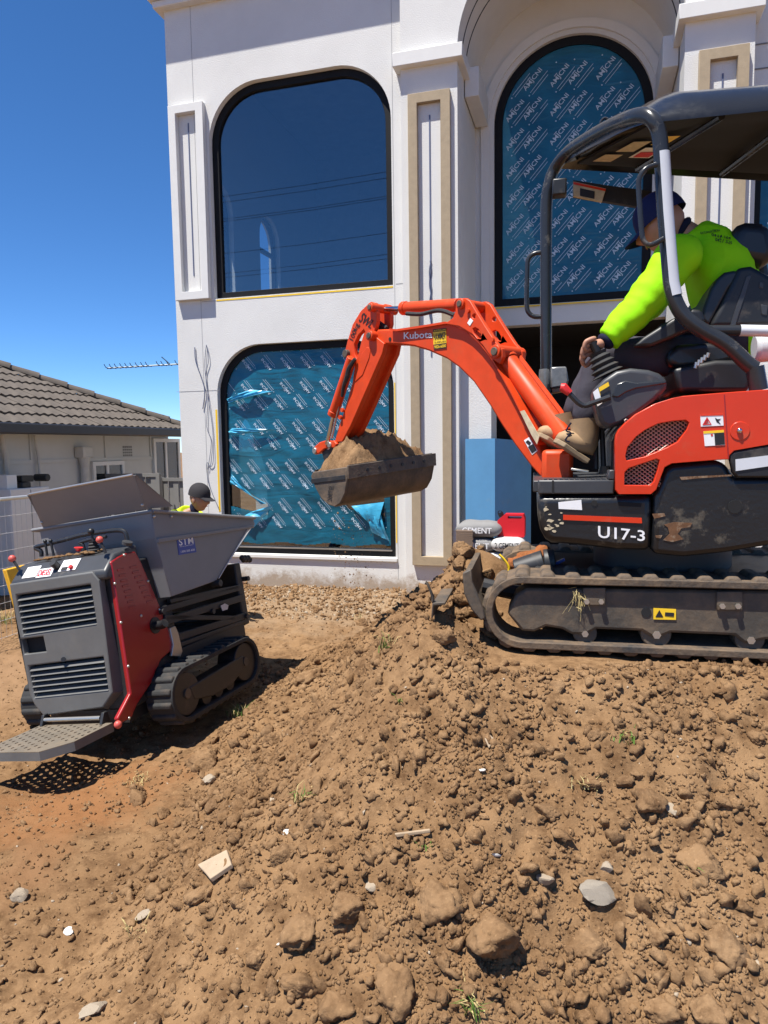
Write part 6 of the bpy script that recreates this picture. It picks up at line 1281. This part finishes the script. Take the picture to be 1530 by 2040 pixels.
# ================================================================== LOOSE EARTH, STONES, DEBRIS
def ground_hit(px, py):
    d = ray(px, py); t = np.linspace(1.2, 9.5, 900); P = np.array(CAM)[None]+np.array(d)[None]*t[:, None]; below = P[:, 2] < zg(P[:, 0], P[:, 1])
    i = int(np.argmax(below)); return Vector(P[i]) if below.any() else None
def lump_mesh(name, sub, amp, seed, mat, angular=.0):
    bm = bmesh.new(); bmesh.ops.create_icosphere(bm, subdivisions=sub, radius=1.)
    r_ = random.Random(seed); off = Vector((r_.random()*50, r_.random()*50, r_.random()*50)); st_ = Vector((r_.uniform(.85, 1.3), r_.uniform(.75, 1.05), r_.uniform(.6, .85)))
    planes = [(Vector((r_.gauss(0, 1), r_.gauss(0, 1), r_.gauss(0, 1))).normalized(), r_.uniform(.62, .9)-.15*angular) for _ in range(9)]
    for v in bm.verts:
        n = v.co.normalized(); q = n+off; k = 1+amp*mnoise.noise(q*1.3)+.5*amp*mnoise.noise(q*3.1)
        for p, c in planes:
            h = n.dot(p)*k
            if h > c: k *= c/h
        k += .26*amp*mnoise.noise(q*6.3)+.17*amp*mnoise.noise(q*13)+.1*amp*mnoise.noise(q*27)
        v.co = Vector((n.x*st_.x, n.y*st_.y, n.z*st_.z))*k
    me = bpy.data.meshes.new(name); bm.to_mesh(me); bm.free(); me.materials.append(mat); me.polygons.foreach_set('use_smooth', [True]*len(me.polygons))
    if angular > .4: me.set_sharp_from_angle(angle=R(28))
    return me
CL = [lump_mesh('earth_clod', 4, .46, s, M['clod'], .15*(s % 3)) for s in range(14)]
OCL = [lump_mesh('orange_clod', 3, .45, 40+s, M['oclod'], .2) for s in range(4)]
SL = [lump_mesh('stone', 3, .22, 60+s, M['stone'], .6) for s in range(4)]; SW = lump_mesh('stone_chip', 2, .3, 70, M['stonew'], .6); SG = lump_mesh('stone', 3, .2, 71, M['stoneg'], .5)
def put_lump(me, P, r, name, label, cat, group=None, sink=.35, flat=1.):
    o = bpy.data.objects.new(name, me); col.objects.link(o); o.location = (P[0], P[1], P[2]+r*(1-2*sink)*.6); o.rotation_euler = (random.uniform(-.5, .5), random.uniform(-.5, .5), random.uniform(0, 6.28)); o.scale = (r, r, r*flat)
    return setp(o, label, cat, group)
random.seed(21)
placed = []
def free(x, y, r):
    for a, b, c in placed:
        if (a-x)**2+(b-y)**2 < (.72*(c+r))**2: return False
    placed.append((x, y, r)); return True
# named lumps, each where the photograph shows it
named = [((410, 1512), 36, 'large rounded brown clod right of the dumper platform, largest beside the orange soil'), ((276, 1588), 22, 'small dark clod with dry grass behind it in front of the platform shadow'), ((328, 1617), 20, 'dark round clod alone on the flat ground right of the platform shadow'),
 ((380, 1688), 28, 'dark crumbly clod just above the flat pale tile fragment'), ((378, 1722), 20, 'brown clod directly left of the flat pale tile fragment'), ((425, 1602), 20, 'grey brown clod with a pale top below the pale stone'), ((400, 1780), 28, 'brown clod directly below the flat pale tile fragment'),
 ((600, 1850), 46, 'big rounded clod in the lower middle of the dirt slope'), ((560, 1700), 34, 'tall knobbly clod in the middle left of the slope'), ((690, 1800), 40, 'lumpy clod in the lower middle, upper right of the big rounded clod'), ((870, 1780), 58, 'very large blocky clod in the lower centre of the slope'), ((985, 1850), 66, 'huge smooth clod under the lower right slope, largest on the slope'), ((790, 1960), 60, 'large angular clod at the bottom edge near the centre'),
 ((600, 1960), 36, 'rounded clod near the bottom edge left of centre'), ((665, 1995), 42, 'pale flat sided clod at the bottom edge left of centre'), ((1400, 1720), 46, 'flat topped clod near the right edge on the slope'), ((1290, 1590), 40, 'clod with a deep shadow on the right part of the slope'), ((1090, 1610), 30, 'rounded clod in the middle of the slope below the dry grass'), ((1440, 1870), 52, 'large clod near the lower right corner'), ((1180, 1880), 40, 'brown clod low on the slope right of the huge smooth clod'),
 ((620, 1345), 34, 'flat slab shaped clod at the foot of the mound right of the dumper track'), ((480, 1360), 26, 'clod against the front end of the dumper track'), ((540, 1470), 28, 'clod at the foot of the mound right of the grass tuft'), ((880, 1265), 30, 'clod in front of the dozer blade on the mound edge'), ((720, 1110+130), 18, 'small clod on the edge of the mound below the bucket')]
for (px, py), rp_, lab in named:
    P = ground_hit(px, py+rp_*.3)
    if P: r = .82*rp_/FPX*(P-CAM).length; free(P.x, P.y, r); put_lump(random.choice(CL), P, r, 'earth_clod', lab, 'clod', None, .4)
for (px, py), rp_, me, lab, cat, fl_ in (((415, 1554), 17, SL[0], 'pale cream stone below the large clod right of the dumper platform', 'stone', .9), ((1190, 1772), 27, SG, 'smooth grey flat stone in the lower right of the slope', 'stone', .55), ((1085, 1752), 20, SL[1], 'curved pinkish pale stone left of the smooth grey stone', 'stone', .7), ((1210, 1728), 15, SL[2], 'small cream stone just above the smooth grey stone', 'stone', .8), ((1335, 1612), 15, SL[3], 'pale stone on the right part of the slope', 'stone', .8), ((742, 1765), 17, SL[1], 'pale squarish stone in the lower middle of the slope', 'stone', .8), ((960, 1534), 9, SW, 'small bright white chip in the middle of the slope', 'stone chip', .5), ((570, 1660), 9, SW, 'small white chip left of the slope above the big rounded clod', 'stone chip', .8), ((135, 1857), 10, SW, 'white chip on the flat ground at lower left', 'stone chip', .6), ((558, 1880), 8, SW, 'white chip at the foot of the slope near the bottom', 'stone chip', .6), ((990, 1704), 15, SW, 'crumpled white scrap left of the small cream stone', 'scrap', .5), ((40, 1783), 18, SL[2], 'rounded brown stone at the far left of the flat ground', 'stone', .7), ((285, 1825), 16, SL[3], 'flat brown stone on the lower left ground', 'stone', .5), ((190, 2010), 22, SL[0], 'pale stone at the bottom left corner of the ground', 'stone', .7)):
    P = ground_hit(px, py+rp_*.3)
    if P: r = rp_/FPX*(P-CAM).length; free(P.x, P.y, r); put_lump(me, P, r, 'stone' if cat == 'stone' else cat.replace(' ', '_'), lab, cat, None, .25, fl_)
# many more clods that nothing tells apart
cnt = 0
for k in range(9000):
    if cnt >= 210: break
    u = random.random()
    if u < .74: x, y = random.uniform(-.75, 1.75), random.triangular(1.35, 2.75, 1.6)
    elif u < .86: x, y = random.uniform(-.95, -.05), random.uniform(2.4, 4.6)
    elif u < .93: x, y = random.gauss(.45, .22), random.gauss(4.2, .25)
    else: x, y = random.uniform(-2.4, -.6), random.uniform(1.7, 3.2)
    if u >= .86 and u < .93: x, y = random.gauss(.1, .2), random.gauss(3.5, .25)
    dens = 1. if y < 2.3 else .55
    if random.random() > dens: continue
    r = min(.06, .014*math.exp(random.gauss(.28, .55)))*(1.15 if y < 2.0 else .95)
    if x < -.7: r *= .6
    if -2.6 < x < -.85 and 3.25 < y < 5.3: continue
    if x > .4 and 2.66 < y < 3.9: continue
    if not free(x, y, r): continue
    slope_ = x > -.7
    put_lump(random.choice(CL), (x, y, float(zg(x, y))), r, 'earth_clod', 'brown clod of earth among the loose lumps on the dug slope' if slope_ else 'small brown lump of earth scattered on the flat ground at lower left', 'clod', 'loose clods on the dug slope' if slope_ else 'small lumps on the flat ground', .4, random.uniform(.75, 1.1)); cnt += 1
# orange clay and clods heaped behind the blade
for k, (px, py, Y, r) in enumerate(((1052, 1106, 3.5, .075), (1078, 1100, 3.52, .062), (1030, 1118, 3.48, .055), (1066, 1124, 3.45, .055), (1098, 1116, 3.5, .045))):
    c = at(px, py, Y); o = put_lump(OCL[k % 4], (c.x, c.y, c.z-r*.5), r, 'clay_lump', 'lump of orange clay piled behind the dozer blade', 'clay lump', 'orange clay lumps behind the blade')
for k in range(46):
    x, y = random.gauss(.33, .24), random.gauss(3.52, .2)
    c = Vector((x, y, float(zg(x, y)))); put_lump(random.choice(CL), c, random.uniform(.018, .055), 'earth_clod', 'brown clod piled on the heap behind the dozer blade', 'clod', 'clods heaped behind the blade', .25)
# gravel and crumbs: too many to count
def scatter(n, sampler, rmin, rmax, power, sub, mat, name, label, seed, squash=.75):
    g = np.random.default_rng(seed); bm = bmesh.new()
    if sub == 0: bmesh.ops.create_icosphere(bm, subdivisions=1, radius=1.)
    else: bmesh.ops.create_icosphere(bm, subdivisions=sub, radius=1.)
    bv = np.array([v.co[:] for v in bm.verts]); bf = np.array([[v.index for v in f.verts] for f in bm.faces]); bm.free()
    xy = sampler(g, n); x, y = xy[:, 0], xy[:, 1]; n = len(x); r = rmin+(rmax-rmin)*g.random(n)**power; z = zg(x, y)
    var = bv[None]*(1+.33*g.normal(size=(24, len(bv), 1)).clip(-1.5, 1.5)); var[..., 2] *= squash
    q = g.normal(size=(n, 4)); q /= np.linalg.norm(q, axis=1, keepdims=True); a, b, c, d = q.T
    Rm = np.stack([1-2*(c*c+d*d), 2*(b*c-a*d), 2*(b*d+a*c), 2*(b*c+a*d), 1-2*(b*b+d*d), 2*(c*d-a*b), 2*(b*d-a*c), 2*(c*d+a*b), 1-2*(b*b+c*c)], -1).reshape(n, 3, 3)
    pts = np.einsum('nij,nkj->nki', Rm, var[g.integers(0, 24, n)]*(r[:, None, None]*g.uniform(.55, 1.45, (n, 1, 3))))+np.stack([x, y, z+.25*r], -1)[:, None, :]
    nv, nf = len(bv), len(bf); V_ = pts.reshape(-1, 3).astype(np.float32); F_ = (bf[None]+(np.arange(n)*nv)[:, None, None]).reshape(-1, 3).astype(np.int32)
    me = bpy.data.meshes.new(name); me.vertices.add(len(V_)); me.vertices.foreach_set('co', V_.ravel()); me.loops.add(F_.size); me.loops.foreach_set('vertex_index', F_.ravel()); me.polygons.add(len(F_)); me.polygons.foreach_set('loop_start', np.arange(0, F_.size, 3, dtype=np.int32)); me.polygons.foreach_set('loop_total', np.full(len(F_), 3, np.int32)); me.update()
    me.materials.append(mat); return setp(link_mesh(name, me), label, 'gravel', kind='stuff')
def samp_slope(g, n):
    x = g.uniform(-1.3, 2.0, n); y = 1.25+1.75*g.random(n)**1.1; nzz = perl(x, y)
    p = sst((x+1.15+.5*nzz)/.75)*(.09+.91*(1-sst((y-1.7+.5*nzz)/.95)))*(.12+1.0*sst((perlin(x*1.1, y*1.1, 31)+.3)/.5))*(.4+.9*sst((perlin(x*5, y*5, 11)+.3)/.6))
    k = (g.random(n) < p) & ~((x > .45) & (y > 2.74)); return np.stack([x, y], -1)[k]
def samp_left(g, n):
    x = g.uniform(-3.2, -.5, n); y = g.uniform(1.4, 4.6, n); p = .15+.85*sst((perlin(x*2.1, y*2.1, 41)+.1)/.4); k = g.random(n) < p; return np.stack([x, y], -1)[k]
def samp_mid(g, n):
    x = g.uniform(-1.15, .6, n); y = g.uniform(2.3, 5.6, n); p = (.25+.75*sst((perlin(x*3.1, y*3.1, 12)+.25)/.5))*sst((x+1.15)/.3); k = (g.random(n) < p) & ~((x > .42) & (y > 2.7)); return np.stack([x, y], -1)[k]
def perl(x, y): return perlin(x*2.3, y*2.3, 9)
def samp_all(g, n):
    y = 1.2+7.3*g.random(n)**1.7; x = g.uniform(-.62, .62, n)*y-.1; k = g.random(n) < np.where(x > -.8, 1., .7); k &= ~((x > .4) & (y > 2.75) & (y < 4.0)); return np.stack([x, y], -1)[k]
def samp_house(g, n): t = g.random(n); x = -2.6+2.9*g.random(n); y = 8.75-.28*x*0+ -1.7*g.random(n)**1.5-(x+.8)*.28; return np.stack([x, y], -1)
def samp_bench(g, n): x = g.uniform(.0, 1.9, n); y = g.uniform(2.35, 2.8, n); return np.stack([x, y], -1)
scatter(10500, samp_slope, .005, .025, 3.4, 2, M['clod'], 'soil_crumbs', 'coarse crumbs of brown earth covering the dug slope', 1)
scatter(62000, samp_slope, .0022, .009, 2.0, 0, M['clod'], 'soil_grit', 'fine grit covering the dug slope', 2)
scatter(30000, samp_all, .0025, .012, 3.0, 0, M['clod'], 'ground_grit', 'fine grit scattered over the whole dirt ground', 3)
scatter(2600, samp_left, .005, .022, 3.4, 2, M['clod'], 'left_crumbs', 'coarse crumbs of earth on the flat ground at left', 16)
scatter(3200, samp_mid, .006, .026, 2.6, 2, M['clod'], 'mound_crumbs', 'coarse crumbs of earth on the left flank of the mound', 14)
scatter(9000, samp_mid, .003, .011, 2.0, 0, M['clod'], 'mound_grit', 'fine grit on the left flank of the mound', 15)
scatter(500, samp_all, .003, .009, 2.2, 0, M['stone'], 'pale_gravel', 'pale gravel specks scattered over the dirt ground', 4)
scatter(1300, samp_house, .004, .02, 2.8, 0, M['stone'], 'building_rubble', 'pale building rubble along the foot of the white house', 5, .5)
scatter(3800, samp_house, .004, .03, 3.2, 0, M['clod'], 'earth_rubble', 'brown crumbs mixed in the rubble along the house wall', 6, .6)
scatter(500, samp_bench, .006, .02, 1.6, 2, M['clod'], 'bench_crumbs', 'crumbs of earth along the excavator track edge', 8)
# flat pale tile fragment and timber slivers
def slab(pts, th, name, mat, label, cat, tilt=0.02):
    W_ = [ground_hit(*p) for p in pts]; c = sum(W_, Vector())/len(W_); n = (W_[1]-W_[0]).cross(W_[2]-W_[0]).normalized()
    if n.z < 0: n = -n
    W_ = [w-n*(w-c).dot(n)+n*tilt for w in W_]
    return setp(MB().prism(W_, n*th).build(name, mat, None, bevel=.003), label, cat)
slab([(404, 1738), (462, 1708), (472, 1738), (428, 1765), (418, 1752)], .018, 'tile_fragment', M['brick'], 'flat pale rectangular tile fragment lying at the foot of the slope', 'tile fragment', .018)
slab([(788, 1652), (858, 1643), (860, 1650), (792, 1662)], .01, 'timber_sliver', M['timber'], 'weathered grey timber sliver lying across the middle of the slope', 'timber')
slab([(945, 1703), (952, 1701), (985, 1728), (980, 1732)], .01, 'timber_sliver', M['timber'], 'short brown timber stick beside the crumpled white scrap', 'timber')
slab([(962, 1475), (972, 1468), (984, 1478), (972, 1495)], .006, 'clay_chip', M['brick'], 'thin flat brown clay chip in the upper middle of the slope', 'clay chip')
# steel angle half buried beside the blade
t = thing('steel_angle', 'dark rusty steel angle half buried in soil left of the dozer blade', 'steel angle', loc=eo(CT, 110, 900, .5))
MB().prism(eos(CT, [(98, 905), (112, 745), (250, 735), (250, 765), (128, 775), (115, 905)], .55), IN*.3).build('flange', M['steel'], t, bevel=.003); MB().prism(eos(CT, [(35, 520), (60, 540), (125, 690), (125, 740), (100, 740), (92, 650)], .55), IN*.03).build('bent_tab', M['steel'], t, bevel=.003)
t = MB().tube([eo(CT, 815, 235, .1), eo(CT, 870, 290, .1), eo(CT, 915, 365, .1), eo(CT, 910, 430, .1)], .006, 6, smooth=4).build('yellow_strap', M['yellow'], None); setp(t, 'thin yellow strap hanging over the soil heap behind the blade', 'strap')
# grass
def tuft(px, py, n, h, mats, label, spread=.05, Y=None, lean=(0, 0, 0)):
    P = ground_hit(px, py) if Y is None else at(px, py, Y)
    t = thing('grass_tuft', label, 'grass', loc=P); r_ = random.Random(px*7+py)
    for mi, mt in enumerate(mats):
        mb = MB()
        for k in range(n):
            a = r_.uniform(0, 6.28); hh = h*r_.uniform(.4, 1.); b0 = P+Vector((r_.gauss(0, spread*.5), r_.gauss(0, spread*.5), -.005)); dr = Vector((math.cos(a), math.sin(a), 0))*hh*r_.uniform(.2, 1.1)+Vector(lean); w = Vector((-math.sin(a), math.cos(a), 0))*r_.uniform(.0012, .003)
            m1 = b0+dr*.35+Vector((0, 0, hh*.6)); m2 = b0+dr+Vector((0, 0, hh*r_.uniform(.5, .95)))
            mb.add([b0-w, b0+w, m1+w*.8, m1-w*.8, m2], [(0, 1, 2, 3), (3, 2, 4)])
        o = mb.build('blades', mt, t, smooth=0, fix=False); o['kind'] = 'stuff'
G, S_ = M['grass'], M['straw']
tuft(478, 1425, 50, .10, [G, S_], 'large tuft of green and dry grass on the soil beside the dumper track', .07)
tuft(272, 1558, 45, .06, [S_], 'dry grass wisp on the dark clod in front of the platform shadow', .08)
tuft(1160, 1560, 40, .045, [S_], 'sparse dry grass wisps in the middle of the slope', .06)
tuft(1248, 1472, 22, .05, [S_, G], 'small mixed grass tuft in a hollow on the upper slope', .04)
tuft(796, 1402, 5, .075, [G], 'single broad green leaf sticking out of the mound', .01)
tuft(940, 2012, 26, .07, [G, S_], 'green grass tuft at the bottom edge of the slope', .03)
tuft(600, 1598, 12, .09, [G, S_], 'thin grass blades on the left side of the slope', .03)
tuft(852, 1690, 9, .05, [G], 'few short green blades below the grey timber sliver', .02)
tuft(1372, 1735, 6, .06, [G], 'pair of green blades on the right part of the slope', .015)
tuft(715, 1130+105, 14, .12, [S_], 'dry stalks standing at the mound edge under the bucket', .04)
tuft(775, 1290, 16, .1, [S_, G], 'dry weed stalks on the mound edge left of the blade', .05)
tuft(285, 1850, 26, .05, [S_], 'dry straw wisp on the lower left ground', .09)
tuft(6, 1240, 60, .16, [G, S_], 'green grass along the wire fence at the left edge', .16)
P = eo(C3, 478, 1500, .486); t = thing('root_clump', 'tangled dry roots and grass caught on the excavator track frame', 'roots', loc=P); mb = MB(); r_ = random.Random(4)
for k in range(34):
    a = P+lE*.004+Vector((r_.gauss(0, .012), 0, r_.gauss(0, .02))); b_ = a+Vector((r_.gauss(-.004, .016), 0, -abs(r_.gauss(.02, .025))))+lE*r_.uniform(0, .012); w = Vector((.0010, 0, .0006)); mb.add([a-w, a+w, b_+w, b_-w], [(0, 1, 2, 3)])
o = mb.build('roots', S_, t, smooth=0, fix=False); o['kind'] = 'stuff'

# ================================================================== OVERHEAD CABLES (mirrored in the upper window)
for k, (dz, dv) in enumerate(((0, 0), (.12, .1), (.85, .0), (1.9, .2), (2.05, .0), (2.6, .1), (2.72, .3))):
    a = HP(-26, -15.5+dv, 8.7+dz); b_ = HP(8, -15.5+dv, 8.9+dz); m = MB(); m.tube([a.lerp(b_, t)+Vector((0, 0, -.9*math.sin(math.pi*t))) for t in np.linspace(0, 1, 13)], .008, 5)
    setp(m.build('overhead_cable', M['inkblk'], None), 'thin black overhead cable mirrored as a faint line in the upper window', 'cable', 'overhead cables mirrored in the window')
